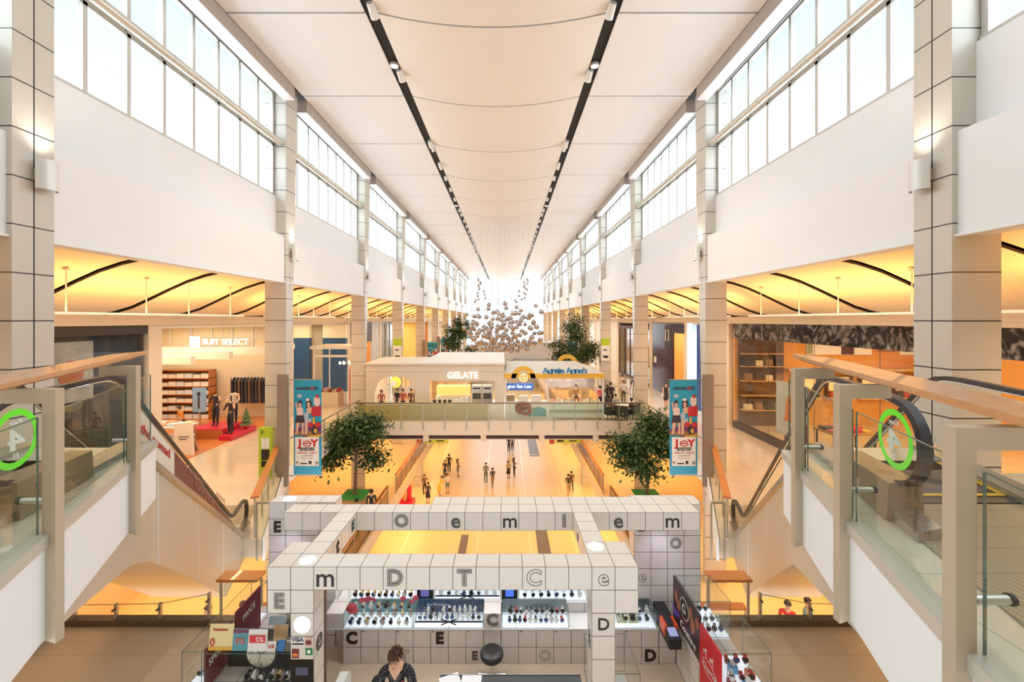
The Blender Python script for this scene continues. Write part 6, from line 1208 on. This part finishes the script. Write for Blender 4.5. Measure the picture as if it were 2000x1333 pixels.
# bright door shop, dark purple shop, brown shop, others
shop(1, 23.4, 28.4, 5, (.70, .78, .92), 'blue_right', 320, (.8, .9, 1), ceil=(.9, .95, 1))
t = thing('lit_portal', 'bright white and blue lit portal of a shop right of the purple shop', 'portal', (sx(1, 13.0), 26, F3)); xg = sx(1, 13.0)
for y in (24.0, 25.6, 28.2): MB().box(xg - .1, xg + .1, y - .14, y + .14, F3, -.25).build('lit_post', M('cool_lit_post', (.8, .9, 1), .4, e=1.0, ec=(.75, .87, 1)), t)
MB().box(xg - .06, xg + .06, 26.4, 27.0, F3, -.3).build('blue_panel', M('royal_blue_panel', (.04, .10, .38), .3), t)
shop(1, 28.7, 35.4, 5, (.80, .48, .18), 'purple_right', 300, (1, .75, .45))
t = thing('purple_storefront', 'dark purple shop front with reflections and a white logo on the right aisle', 'shop front', (sx(1, 13.0), 32, F3)); MB().box(xg - .06, xg + .06, 30.9, 35.2, F3, -.3).build('dark_panel', M('aubergine_gloss', (.04, .022, .05), .12), t); MB().box(xg - .08, xg - .06, 31.2, 32.4, -2.2, -.45).build('sign_panel', dkp, t); m = MB(); m.tube([(xg - .09, 31.9 - .3, -.8), (xg - .09, 31.9 + .3, -.8), (xg - .09, 31.9 + .3, -1.6), (xg - .09, 31.9 - .3, -1.6)], .05, 5, closed=True); m.box(xg - .1, xg - .07, 34.2, 34.7, -3.6, -3.1); m.build('logo', paperw, t); MB().box(xg - .05, xg + .05, 28.9, 30.9, -1.0, -.3).build('head_panel', dkp, t)
t = thing('goods_shelf', 'three tier shelf of red goods in the purple fronted shop', 'shelf', (14.2, 30, F3))
for k in range(3):
    z = F3 + .5 + 1.1 * k; MB().box(13.6, 15.0, 29.0, 30.8, z, z + .06).build('board', M('amber_table', (1, 1, 1)), t); MB().box(13.6, 13.66, 29.0, 29.06, F3, z).build('upright', steel, t)
    for j in range(5): tag(MB().box(13.7, 14.0, 29.1 + .33 * j, 29.36 + .33 * j, z + .061, z + .35 + .12 * (j % 3)).build('red_goods', M('red_goods_%d' % (j % 2), [(.6, .05, .03), (.75, .35, .12)][j % 2], .5), None, (13.8, 29.1 + .33 * j, z)), '%s box, %s along the %s shelf of the purple fronted shop' % (('red', 'orange')[j % 2], NTH[j], ('low', 'middle', 'upper')[k]), 'box', 'boxes in the purple fronted shop')
shop(1, 35.7, 46, 5, (.14, .09, .06), 'brown_right', 160, (1, .8, .55)); shopfront(1, 36.0, 45.8, 'dark brown framed shop front with lit goods on the right aisle', M('dark_wood', (1, 1, 1)), n=5, zt=-.6)
for k in range(5): t = thing('lit_display', '%s warm lit display column in the dark brown shop on the right' % ORD[k], 'display', (13.5, 37 + 1.8 * k, F3)); MB().box(13.2, 13.5, 37 + 1.8 * k, 37.8 + 1.8 * k, F3 + .3, -1.2).build('lit_goods', M('warm_lit_goods', (.5, .25, .1), .5, n=.8, ns=3, e=.12, ec=(1, .6, .3)), t); MB().box(13.15, 13.55, 36.95 + 1.8 * k, 37.85 + 1.8 * k, F3, F3 + .3).build('base', blk, t)
shop(1, 46.3, 58, 5, (.85, .82, .76), 'white_right', 320, (1, .95, .88)); shop(1, 58.3, 91, 5, (.85, .83, .78), 'pale_right', 500, (1, .95, .88))
struct(MB().box(sx(1, 13.0), sx(1, 13.2), 46.3, 58, F3, -.2), 'wall_right_white_front', white)
# shops on the lower levels seen beneath the bridge
for s, nm in sides:
    for k in range(4):
        y = 22 + 9 * k; xx = sx(s, 9.25); t = thing('lit_shop_window', '%s lit shop window on the %s of the ground level' % (ORD[k], nm), 'shop window', (xx, y, F1)); MB().box(*sorted((xx, xx - s * .06)), y, y + 5.5, F1 + .4, F1 + 3.2).build('lit_window', M('lit_window_gold', (.9, .62, .25), .5, e=.5, ec=(1, .7, .3), n=.4, ns=1.5), t)
        f = MB(); xa, xb = sorted((xx, xx - s * .1)); [f.box(xa, xb, y + 5.5 * q / 3 - .06, y + 5.5 * q / 3 + .06, F1 + .3, F1 + 3.3) for q in range(4)]; f.box(xa, xb, y, y + 5.5, F1 + .2, F1 + .42); f.box(xa, xb, y, y + 5.5, F1 + 3.15, F1 + 3.35); f.build('frame', M('dark_wood', (1, 1, 1)), t)
t = thing('red_display_stand', 'red promotional stand at the left edge of the ground level', 'stand', (-7.6, 31.5, F1)); MB().box(-8.6, -7.3, 31.2, 32.6, F1, F1 + .35).build('base', redm, t); MB().box(-8.3, -7.5, 31.9, 32.3, F1 + .35, F1 + 1.5).build('board', redm, t); MB().ball((-7.9, 31.7, F1 + 1.0), (.2, .15, .6), 10, 8).build('figure', M('tan_figure', (.55, .3, .12), .5), t)
# ================================================================== people
skinm = M('skin_tone', (.62, .38, .26), .5); shoe = M('dark_shoes', (.03, .025, .025), .5); hairm = M('black_hair', (.022, .016, .014), .5); hairb = M('brown_hair', (.10, .042, .022), .5, n=.35, ns=40)
def skin_body(V, E, rad, root=0, sub=2):
    me = bpy.data.meshes.new('b'); me.from_pydata(V, E, []); o = bpy.data.objects.new('b', me); col.objects.link(o)
    sk = o.modifiers.new('s', 'SKIN'); sk.branch_smoothing = .6; sk.use_smooth_shade = True
    for i, d in enumerate(me.skin_vertices[0].data):
        r = rad[i]; d.radius = (r, r) if not isinstance(r, tuple) else r; d.use_root = (i == root)
    ss = o.modifiers.new('u', 'SUBSURF'); ss.levels = sub; ss.render_levels = sub
    dg = bpy.context.evaluated_depsgraph_get(); dg.update(); m2 = bpy.data.meshes.new_from_object(o.evaluated_get(dg))
    r = ([tuple(v.co) for v in m2.vertices], [tuple(p.vertices) for p in m2.polygons]); bpy.data.objects.remove(o); bpy.data.meshes.remove(me); bpy.data.meshes.remove(m2); return r
def person(loc, face, label, top=(.03, .03, .04), bottom=(.03, .03, .035), H=1.66, legs='trousers', sleeve='short', hair='short', walk=0.0, armL=(0, 0), armR=(0, 0), bag=None, sit=False, headless=False, group=None, cat='person', name='person', topm=None, sub=2, hat=None, lean=0):
    k = H / 1.7
    aL, aR = armL, armR
    def arm(sd, fwd, out):   # fwd raises the forearm, out lifts the upper arm
        sh = Vector((sd * .18, 0, 1.405)); el = sh + Vector((sd * (.03 + .2 * out), .02 + .10 * fwd, -.27 + .12 * out + .03 * fwd)); wr = el + Vector((-sd * .06 * fwd, .05 + .20 * fwd, -.23 + .30 * fwd)); ha = wr + (wr - el).normalized() * .09; th = wr + (wr - el).normalized() * .04 + Vector((-sd * .035, .015, 0)); return [sh, el, wr, ha, th]
    V = [(0, 0, .93), (0, 0, 1.10), (0, .0, 1.27), (0, -.005, 1.385), (0, .0, 1.48), (0, .015, 1.545), (0, .02, 1.635)]
    rad = [(.14, .105), (.13, .095), (.155, .10), (.125, .08), .046, .074, .100]
    E = [(0, 1), (1, 2), (2, 3), (3, 4), (4, 5), (5, 6)]
    if headless: V = V[:5]; rad = rad[:5]; E = E[:4]; rad[4] = .05
    if lean: V = [(x, y + lean * max(0, z - .93), z - .15 * lean * max(0, z - .93)) for x, y, z in V]
    reg = {}
    for sd, am in ((-1, aL), (1, aR)):
        A = arm(sd, *am); n = len(V); A = [a + Vector((0, lean * .45, 0)) for a in A]; V += [tuple(a) for a in A]; rad += [.062, .046, .034, .032, .014]; E += [(3, n), (n, n + 1), (n + 1, n + 2), (n + 2, n + 3), (n + 2, n + 4)]
        reg.update({(n, n + 1): 'upper', (n + 1, n + 2): 'fore', (n + 2, n + 3): 'hand', (n + 2, n + 4): 'hand', (3, n): 'torso'})
    for sd in (-1, 1):
        n = len(V); w_ = walk * sd
        if sit: P = [(sd * .09, .02, .90), (sd * .12, .42, .90), (sd * .11, .46, .50), (sd * .11, .58, .46)]; P = [(a, b, c - 0.0) for a, b, c in P]
        else: P = [(sd * .085, 0, .88), (sd * .095, .02 + w_ * .16, .48), (sd * .09, w_ * .30 - abs(w_) * .03, .09), (sd * .10, w_ * .30 + .13, .035)]
        V += P; rad += [.098, .068, .048, .040]; E += [(0, n), (n, n + 1), (n + 1, n + 2), (n + 2, n + 3)]
        reg.update({(0, n): 'pelvis', (n, n + 1): 'thigh', (n + 1, n + 2): 'calf', (n + 2, n + 3): 'foot'})
    reg.update({(0, 1): 'torso', (1, 2): 'torso', (2, 3): 'torso', (3, 4): 'neck', (4, 5): 'head', (5, 6): 'head'})
    vs, fs = skin_body([tuple(v) for v in V], E, rad, 0, sub)
    zmin = min(v[2] for v in vs) if not sit else .42
    t = thing(name, label, cat, (0, 0, 0), group)
    mats = [skinm, topm or M('top_%03d%03d%03d' % tuple(int(c * 999) for c in top), top, .8), M('bottom_%03d%03d%03d' % tuple(int(c * 999) for c in bottom), bottom, .8), shoe]
    segs = [(Vector(V[a]), Vector(V[b]), reg.get((a, b), 'torso')) for a, b in E]
    mi = []
    for f in fs:
        c = Vector((0, 0, 0))
        for i in f: c += Vector(vs[i])
        c /= len(f); best = None
        for a, b, r in segs:
            d = b - a; u = max(0, min(1, (c - a).dot(d) / d.dot(d))); q = (c - a - d * u).length
            if best is None or q < best[0]: best = (q, r, u)
        r = best[1]; u = best[2]
        if r in ('torso', 'pelvis'): q = (0 if (c.z > 1.43 and abs(c.x) < .075) else 1) if c.z > .98 else 2
        elif r == 'upper': q = 1 if sleeve != 'none' else 0
        elif r == 'fore': q = 1 if sleeve == 'long' else 0
        elif r == 'thigh': q = 1 if c.z > .98 else 2 if (legs == 'trousers' or c.z > .56) else 0
        elif r == 'calf': q = 2 if legs == 'trousers' else 0
        elif r == 'foot': q = 3
        elif r == 'neck' and headless: q = 1 if u < .5 else 0
        else: q = 0
        mi.append(q)
    b = MB(); b.v = [(x * k, y * k, (z - zmin) * k) for x, y, z in vs]; b.f = [list(f) for f in fs]; b.m = mi
    b.build('body', mats, t, smooth=180)
    hz_ = (1.615 - zmin) * k; hy = (.015 + lean * .7) * k; 
    if lean: hz_ -= .15 * lean * .7 * k
    if not headless:
        h = MB(); h.ball((0, hy - .012 * k, hz_ + .028 * k), (.108 * k, .112 * k, .115 * k), 16, 11, lambda a, bb, c: (a * .97, bb, max(c, -.75 if bb < -.1 else (.28 if bb > .55 else -.3 + .9 * max(0, bb)))))
        h.build('hair', hairm, t, smooth=180)
        if hair == 'long': MB().tube([(0, hy - .05 * k, hz_ + .06 * k), (0, hy - .09 * k, hz_ - .10 * k), (0, hy - .09 * k, hz_ - .32 * k)], [.09 * k, .085 * k, .05 * k], 12).build('long_hair', hairm, t, smooth=180)
        f_ = MB(); [f_.ball((sd * .03 * k, hy + .092 * k, hz_ + .0 * k), (.010 * k, .008 * k, .006 * k), 8, 5) for sd in (-1, 1)]; f_.build('eyes', shoe, t)
        MB().ball((0, hy + .100 * k, hz_ - .02 * k), (.011 * k, .016 * k, .02 * k), 8, 6).build('nose', skinm, t, smooth=180); MB().ball((0, hy + .090 * k, hz_ - .052 * k), (.022 * k, .008 * k, .006 * k), 8, 5).build('mouth', M('lip_tone', (.42, .15, .12), .5), t)
    if legs == 'skirt':
        MB().lathe((0, 0, (.50 - zmin) * k), [(.21 * k, 0), (.19 * k, .12 * k), (.155 * k, .38 * k), (.125 * k, .52 * k)], 18).build('skirt', mats[2], t, smooth=60)
    if bag:
        c, sd = bag; g = MB(); g.ball((sd * .25 * k, .02, (.88 - zmin) * k), (.06 * k, .13 * k, .12 * k), 12, 8); bg_ = g.build('bag', M('bag_%03d%03d%03d' % tuple(int(q * 999) for q in c), c, .6), t, smooth=180); MB().tube([(sd * .25 * k, .02, (.98 - zmin) * k), (sd * .19 * k, .0, (1.30 - zmin) * k), (sd * .12 * k, 0, (1.47 - zmin) * k)], .012 * k, 6).build('strap', M('bag_%03d%03d%03d' % tuple(int(q * 999) for q in c), c, .6), bg_)
    t.location = (loc[0], loc[1], loc[2] + (0 if not sit else 0)); t.rotation_euler = (0, 0, face); return t
BK = (.025, .022, .025); NV = (.03, .035, .07); WT = (.75, .74, .72); YL = (.80, .52, .06); GR = (.16, .17, .15); BR = (.18, .09, .05); TL = (.10, .22, .20); RD = (.6, .04, .04); DM = (.12, .16, .26)
def gp(x, y): Y = -F1 * 800 / (y - 625); return ((x - 990) / 800 * Y, Y, F1 + .005)
person(gp(836, 983), R(170), 'person in a black dress with a bag, front of the left pair, ground level', BK, BK, 1.62, 'skirt', 'short', 'long', bag=((.5, .05, .06), 1))
person(gp(829, 966), R(200), 'person with long hair raising a phone, just behind the black dress on the left', (.16, .07, .06), BK, 1.62, 'trousers', 'short', 'long', armL=(1, .2))
person(gp(858, 969), R(-60), 'person in a yellow dress leaning forward on the ground level', YL, YL, 1.6, 'skirt', 'short', 'short', lean=.35, armR=(.8, 0))
person(gp(874, 964), R(200), 'person in a white top and green shorts beside the yellow dress', WT, TL, 1.62, 'shorts', 'short', armR=(.8, .3), bag=((.6, .55, .45), -1))
person(gp(869, 934), R(160), 'person in black with a white front, left group on the ground level', BK, BK, 1.6, 'trousers', 'short', armL=(.6, 0))
person(gp(877, 924), R(10), 'tall person in black at the back of the left group', BK, NV, 1.74, 'trousers', 'short')
person(gp(894, 932), R(-100), 'person with long hair in black shorts standing alone, left of centre', BK, DM, 1.64, 'shorts', 'none', 'long', bag=((.1, .05, .04), -1))
person(gp(949, 943), R(180), 'person in a dark grey suit with folded arms, centre of the ground level', GR, GR, 1.74, 'trousers', 'long', armL=(.7, 0), armR=(.7, 0))
person(gp(962, 952), R(20), 'person in a black top and light trousers walking, centre of the ground level', BK, (.34, .24, .16), 1.64, 'trousers', 'short', walk=.7)
person(gp(993, 935), R(-150), 'person in a pale striped top and black skirt, right of centre', (.45, .38, .24), BK, 1.6, 'skirt', 'short', 'long')
person(gp(1004, 930), R(-80), 'person with long brown hair pointing to the right', (.24, .13, .08), BK, 1.66, 'trousers', 'long', 'long', armR=(.9, .3), bag=(BK, 1))
person(gp(1110, 967), R(10), 'broad person in black shirt and tan shorts walking away on the right', BK, (.45, .30, .22), 1.7, 'shorts', 'short', walk=.6)
person(gp(1116, 961), R(5), 'person in a dark shirt walking close behind the broad person on the right', (.12, .06, .06), (.10, .08, .08), 1.72, 'trousers', 'short', walk=-.5)
person(gp(994, 884), R(15), 'person in dark clothes far away under the bridge, left of the pair', BK, NV, 1.72, 'trousers', 'short')
person(gp(1001, 881), R(-10), 'slim person in grey far away under the bridge, right of the pair', GR, BK, 1.64, 'trousers', 'short')
person((-6.75, 20.4, F2 + .005), R(20), 'person in a dark jacket beside the left potted tree', (.04, .045, .04), BK, 1.72, 'trousers', 'long')
person((-7.15, 19.5, F2 + .005), R(0), 'dark haired person in front of the left potted tree, mostly hidden by the kiosk', (.5, .45, .4), BK, 1.66)
person((8.5, 12.4, F2 + .005), R(150), 'person in a bright red jacket under the right escalator', RD, BK, 1.66, 'trousers', 'long', armL=(.6, 0))
person((9.25, 12.6, F2 + .005), R(-150), 'person in a teal grey top next to the red jacket under the right escalator', (.16, .26, .24), BK, 1.62, 'trousers', 'long')
person((-8.9, 12.2, F2 + .005), R(160), 'person in dark trousers under the left escalator', (.55, .42, .28), BK, 1.66, 'trousers', 'short')
person((-8.0, 12.4, F2 + .005), R(200), 'person in a grey top under the left escalator, right of the other', GR, BK, 1.64, 'trousers', 'long')
F = F3 + .005
person((6.05, 26.6, F), R(20), 'person in a red top at the right end of the pretzel stand', (.65, .10, .12), BK, 1.6, 'trousers', 'short')
person((6.45, 26.3, F), R(-20), 'person in black with a blue bag beside the red top', BK, BK, 1.7, 'skirt', 'short', 'long', bag=((.02, .10, .45), -1))
person((6.95, 27.2, F), R(10), 'person in black leaning over the far railing by the pretzel stand', BK, BK, 1.72, 'trousers', 'short', lean=.2)
person((8.15, 28.6, F), R(170), 'person with long hair and a white shirt walking on the right aisle', WT, BK, 1.64, 'trousers', 'short', 'long', walk=.5, armL=(0, .6), armR=(0, .6))
person((9.4, 30.2, F), R(150), 'person in a black shirt carrying a red bag on the right aisle', BK, (.5, .45, .38), 1.7, 'trousers', 'short', armL=(.8, 0), bag=(RD, -1))
person((9.0, 32.0, F), R(160), 'person in a cream top behind the black shirt on the right aisle', (.72, .6, .45), (.6, .5, .4), 1.6, 'skirt', 'short', 'long')
person((10.55, 27.2, F), R(185), 'person in a dark vest carrying a white bag beside the right banner', BK, BK, 1.72, 'shorts', 'none', walk=.5, bag=(WT, 1))
person((12.0, 52.5, F), R(180), 'small distant person in a beige shirt on the right aisle', (.45, .36, .28), BK, 1.72, 'trousers', 'short', walk=.4)
for i, (x, y, f, tc_, lb, hr_) in enumerate(((-7.75, 25.3, 190, (.45, .12, .10), 'person with black hair at the left side of the arch of the ice cream stand', 'long'), (-6.85, 25.6, 150, BK, 'person in black inside the arch of the ice cream stand', 'short'), (-6.4, 25.2, 180, (.42, .09, .05), 'person in a rust top inside the arch of the ice cream stand', 'long'), (-6.0, 25.7, 170, (.14, .06, .06), 'person with dark top reading inside the arch, right of the rust top', 'short'), (-5.65, 25.3, 200, (.3, .2, .14), 'person in brown at the right side of the arch', 'long'))):
    person((x, y, F), R(f), lb, tc_, BK, 1.55 + .05 * (i % 3), 'trousers', 'short', hr_)
for i, (x, lb, tc_) in enumerate(((-3.9, 'shop worker in black behind the yellow counter, left one', BK), (-3.0, 'shop worker in black behind the yellow counter, right one', GR), (4.5, 'shop worker behind the pretzel counter', (.2, .1, .06)))):
    person((x, 26.6, F), R(180), lb, tc_, BK, 1.66, 'trousers', 'short')
person((-6.7, 47.0, F), R(200), 'person in a blue top by the left tree on the far bridge', (.10, .22, .55), BK, 1.7); person((-5.5, 46.8, F), R(180), 'person in grey by the left end of the white event booth', GR, BK, 1.66); person((6.3, 46.8, F), R(160), 'person in brown at the right end of the far bridge', BR, BK, 1.68)
person((6.75, 24.05, F + .45), R(-20), 'seated person in black at the round café table, left side', BK, BK, 1.62, 'trousers', 'short', sit=True) if False else None
for (x, y, f, tc_, lb) in ((6.8, 25.6, 200, (.55, .5, .45), 'seated person in a pale top behind the round café table'), (7.38, 24.3, 40, (.14, .08, .08), 'seated person in a maroon top at the right side of the café table')):
    q = person((0, 0, 0), R(f), lb, tc_, BK, 1.62, 'trousers', 'short', sit=True); q.location = (x, y, F3 + .01)
person((-16.1, 20.4, F3 + .025), R(150), 'person in an orange top bending over the white table in the suit shop', (.75, .28, .04), BK, 1.62, 'trousers', 'short', lean=.3)
# mannequins in the suit shop
for (x, y, z, f, tc_, lb) in ((-14.85, 20.9, F3 + .50, 175, (.03, .03, .045), 'headless mannequin in a dark navy suit on the upper podium step'), (-13.72, 20.35, F3 + .25, 165, (.035, .03, .04), 'headless mannequin in a dark suit on the lower podium step'), (-14.3, 21.5, F3 + .50, 180, (.62, .56, .48), 'headless mannequin in a cream jacket at the back of the podium')):
    person((x, y, z + .005), R(f), lb, tc_, (.03, .03, .04), 1.82, 'trousers', 'long', headless=True, armL=(.4, .3), armR=(.4, .3), cat='mannequin', name='mannequin')
# ------------------------------------------------------------------ shop assistant in the kiosk
def assistant():
    X, Y = -1.455, 5.40; zf = F3 + .016; H = 1.56; k = H / 1.7
    t = thing('person', 'person with short brown hair and a black dotted top standing inside the kiosk, looking down', 'person', (X, Y, zf))
    V = [(0, 0, .93), (0, 0, 1.12), (0, .02, 1.28), (0, .01, 1.40), (0, -.015, 1.48), (0, -.045, 1.55), (0, -.06, 1.63)]; rad = [(.15, .12), (.15, .115), (.175, .125), (.15, .09), .056, .066, .070]
    E = [(0, 1), (1, 2), (2, 3), (3, 4), (4, 5), (5, 6)]; reg = {(0, 1): 1, (1, 2): 1, (2, 3): 1, (3, 4): 0, (4, 5): 0, (5, 6): 0}
    for sd in (-1, 1):
        n = len(V); V += [(sd * .195, 0, 1.365), (sd * .25, -.01, 1.12), (sd * .17, -.20, 1.00), (sd * .14, -.255, .985)]; rad += [.078, .062, .040, .028]; E += [(3, n), (n, n + 1), (n + 1, n + 2), (n + 2, n + 3)]; reg.update({(3, n): 1, (n, n + 1): 1, (n + 1, n + 2): 1, (n + 2, n + 3): 0})
        w0 = n + 3
        for q in range(4):
            m_ = len(V); fx = sd * (.14 - .017 * (q - 1.5)); V += [(fx, -.285, .98), (fx, -.315 + .006 * abs(q - 1), .965), (fx, -.33 + .01 * abs(q - 1), .94)]; rad += [.010, .009, .008]; E += [(w0, m_), (m_, m_ + 1), (m_ + 1, m_ + 2)]; reg.update({(w0, m_): 0, (m_, m_ + 1): 0, (m_ + 1, m_ + 2): 0})
        m_ = len(V); V += [(sd * .10, -.25, .975), (sd * .085, -.275, .965)]; rad += [.011, .009]; E += [(n + 2, m_), (m_, m_ + 1)]; reg.update({(n + 2, m_): 0, (m_, m_ + 1): 0})
    for sd in (-1, 1):
        n = len(V); V += [(sd * .09, 0, .88), (sd * .10, .02, .48), (sd * .10, .02, .09), (sd * .11, -.12, .035)]; rad += [.095, .062, .044, .036]; E += [(0, n), (n, n + 1), (n + 1, n + 2), (n + 2, n + 3)]; reg.update({(0, n): 2, (n, n + 1): 2, (n + 1, n + 2): 2, (n + 2, n + 3): 3})
    vs, fs = skin_body(V, E, rad, 0, 2)
    # shaped head joined to the body by remeshing
    hc = Vector((0, -.075, 1.60)); tilt = Matrix.Rotation(R(6), 3, 'X')
    def hp(p): return hc + tilt @ Vector(p)
    hb = MB(); hb.v = list(vs); hb.f = [list(f) for f in fs]; hb.m = [0] * len(fs)
    def hs(a, b, c):
        w_ = 1 - .30 * max(0, -c - .05) ** 1.1; return (a * w_, b * (1 - .12 * max(0, -c)), c)
    g = MB(); g.ball((0, 0, 0), (.076, .094, .115), 24, 16, hs); g.ball((0, -.092, -.020), (.014, .020, .028), 10, 8); g.ball((0, -.086, -.040), (.019, .012, .011), 10, 6); g.ball((0, -.068, -.092), (.028, .026, .018), 10, 6)
    for sd in (-1, 1): g.ball((sd * .076, .004, -.010), (.010, .020, .030), 10, 8); g.ball((sd * .04, -.068, -.03), (.024, .020, .022), 8, 6)
    hb.add([tuple(hp(v)) for v in g.v], g.f)
    o = hb.build('tmp', skinm); rm = o.modifiers.new('r', 'REMESH'); rm.mode = 'VOXEL'; rm.voxel_size = .0085; sm_ = o.modifiers.new('s', 'SMOOTH'); sm_.iterations = 3; sm_.factor = .5
    dg = bpy.context.evaluated_depsgraph_get(); dg.update(); m2 = bpy.data.meshes.new_from_object(o.evaluated_get(dg)); bpy.data.objects.remove(o)
    b = MB(); segs = [(Vector(V[a]), Vector(V[c]), reg[(a, c)]) for a, c in E]
    P = [Vector(v.co) for v in m2.vertices]; b.v = [tuple(Vector((X, Y, zf)) + v * k) for v in P]
    for p in m2.polygons:
        c = sum((P[i] for i in p.vertices), Vector((0, 0, 0))) / len(p.vertices); q = min(((c - a - (d - a) * max(0, min(1, (c - a).dot(d - a) / (d - a).dot(d - a)))).length, r) for a, d, r in segs)[1]
        if c.z > 1.435 and abs(c.x) < .10: q = 0
        if c.z > 1.30 and abs(c.x) < (c.z - 1.30) * .62 and c.y < .01: q = 0     # neckline
        b.f.append(list(p.vertices)); b.m.append(q)
    mt, tr_, bs = nt('black_dotted_knit'); L = tr_.links.new; tc = tr_.nodes.new('ShaderNodeTexCoord'); vo = tr_.nodes.new('ShaderNodeTexVoronoi'); vo.inputs['Scale'].default_value = 48; vo.inputs['Randomness'].default_value = .15
    r_ = tr_.nodes.new('ShaderNodeValToRGB'); r_.color_ramp.elements[0].position = .20; r_.color_ramp.elements[0].color = (.55, .58, .66, 1); r_.color_ramp.elements[1].position = .26; r_.color_ramp.elements[1].color = (.012, .012, .018, 1); L(tc.outputs['Object'], vo.inputs['Vector']); L(vo.outputs['Distance'], r_.inputs[0]); L(r_.outputs[0], bs.inputs['Base Color']); bs.inputs['Roughness'].default_value = .85
    b.build('body', [M('kiosk_skin', (.80, .50, .34), .5), mt, M('black_trousers', (.02, .02, .022), .8), shoe], t, smooth=180)
    W = lambda p: tuple(Vector((X, Y, zf)) + hp(p) * k)
    def piece(mb): q = MB(); q.v = [W(v) for v in mb.v]; q.f = mb.f; q.m = mb.m; return q
    h = MB(); h.ball((0, .014, .030), (.090, .106, .118), 28, 20, lambda a, bb, c: (a * (1 + .03 * math.sin(9 * bb + 7 * a)), bb, max(c, (-.72 if bb > .25 else (-.30 if bb > -.25 else .30 + .12 * abs(a)))) * (1 + .05 * math.sin(13 * a + 5 * bb))))
    rnd = random.Random(4)
    for q in range(120):
        a = rnd.uniform(-3.14, 3.14); e_2 = rnd.uniform(.25, 1.4); p0 = Vector((.086 * math.cos(a) * math.cos(e_2), .014 + .100 * math.sin(a) * math.cos(e_2), .030 + .112 * math.sin(e_2)))
        if p0.y < -.055 and p0.z < .06: continue
        d = Vector((p0.x * .5 + .02, p0.y * .5 - .03, rnd.uniform(-.02, .03))); h.tube([p0, p0 + d * .5 + Vector((0, 0, .012)), p0 + d + Vector((0, -.006, -.006))], [.010, .009, .002], 5)
    for q in range(26):
        x0 = rnd.uniform(-.068, .068); h.tube([(x0 * .8, -.05, .120), (x0 + .006, -.094, .088), (x0 * 1.05 + .016, -.103, .050 + rnd.uniform(-.012, .014))], [.009, .009, .002], 5)
    piece(h).build('hair', hairb, t, smooth=180)
    e = MB(); [e.ball((sd * .031, -.0885, .003), (.015, .006, .0055), 10, 6) for sd in (-1, 1)]; piece(e).build('eyelids', M('eyelid_tone', (.40, .21, .14), .5), t, smooth=180)
    e = MB(); [e.tube([(sd * .016, -.0965, .0), (sd * .031, -.0968, -.004), (sd * .046, -.088, .001)], [.0015, .0025, .0012], 5) for sd in (-1, 1)]; piece(e).build('eyelashes', shoe, t)
    e = MB(); [e.tube([(sd * .014, -.094, .022), (sd * .033, -.0935, .029), (sd * .052, -.080, .022)], [.003, .004, .0015], 5) for sd in (-1, 1)]; piece(e).build('eyebrows', hairb, t)
    e = MB(); e.ball((0, -.0955, -.056), (.024, .006, .005), 12, 6); e.ball((0, -.094, -.064), (.018, .006, .005), 12, 6); piece(e).build('lips', M('kiosk_lips', (.50, .19, .16), .45), t, smooth=180)
    r_ = MB(); r_.box(X + .10, X + .12, Y - .128, Y - .115, zf + 1.17, zf + 1.22); r_.build('pink_badge', M('pink_badge', (.65, .12, .25), .5), t)
assistant()
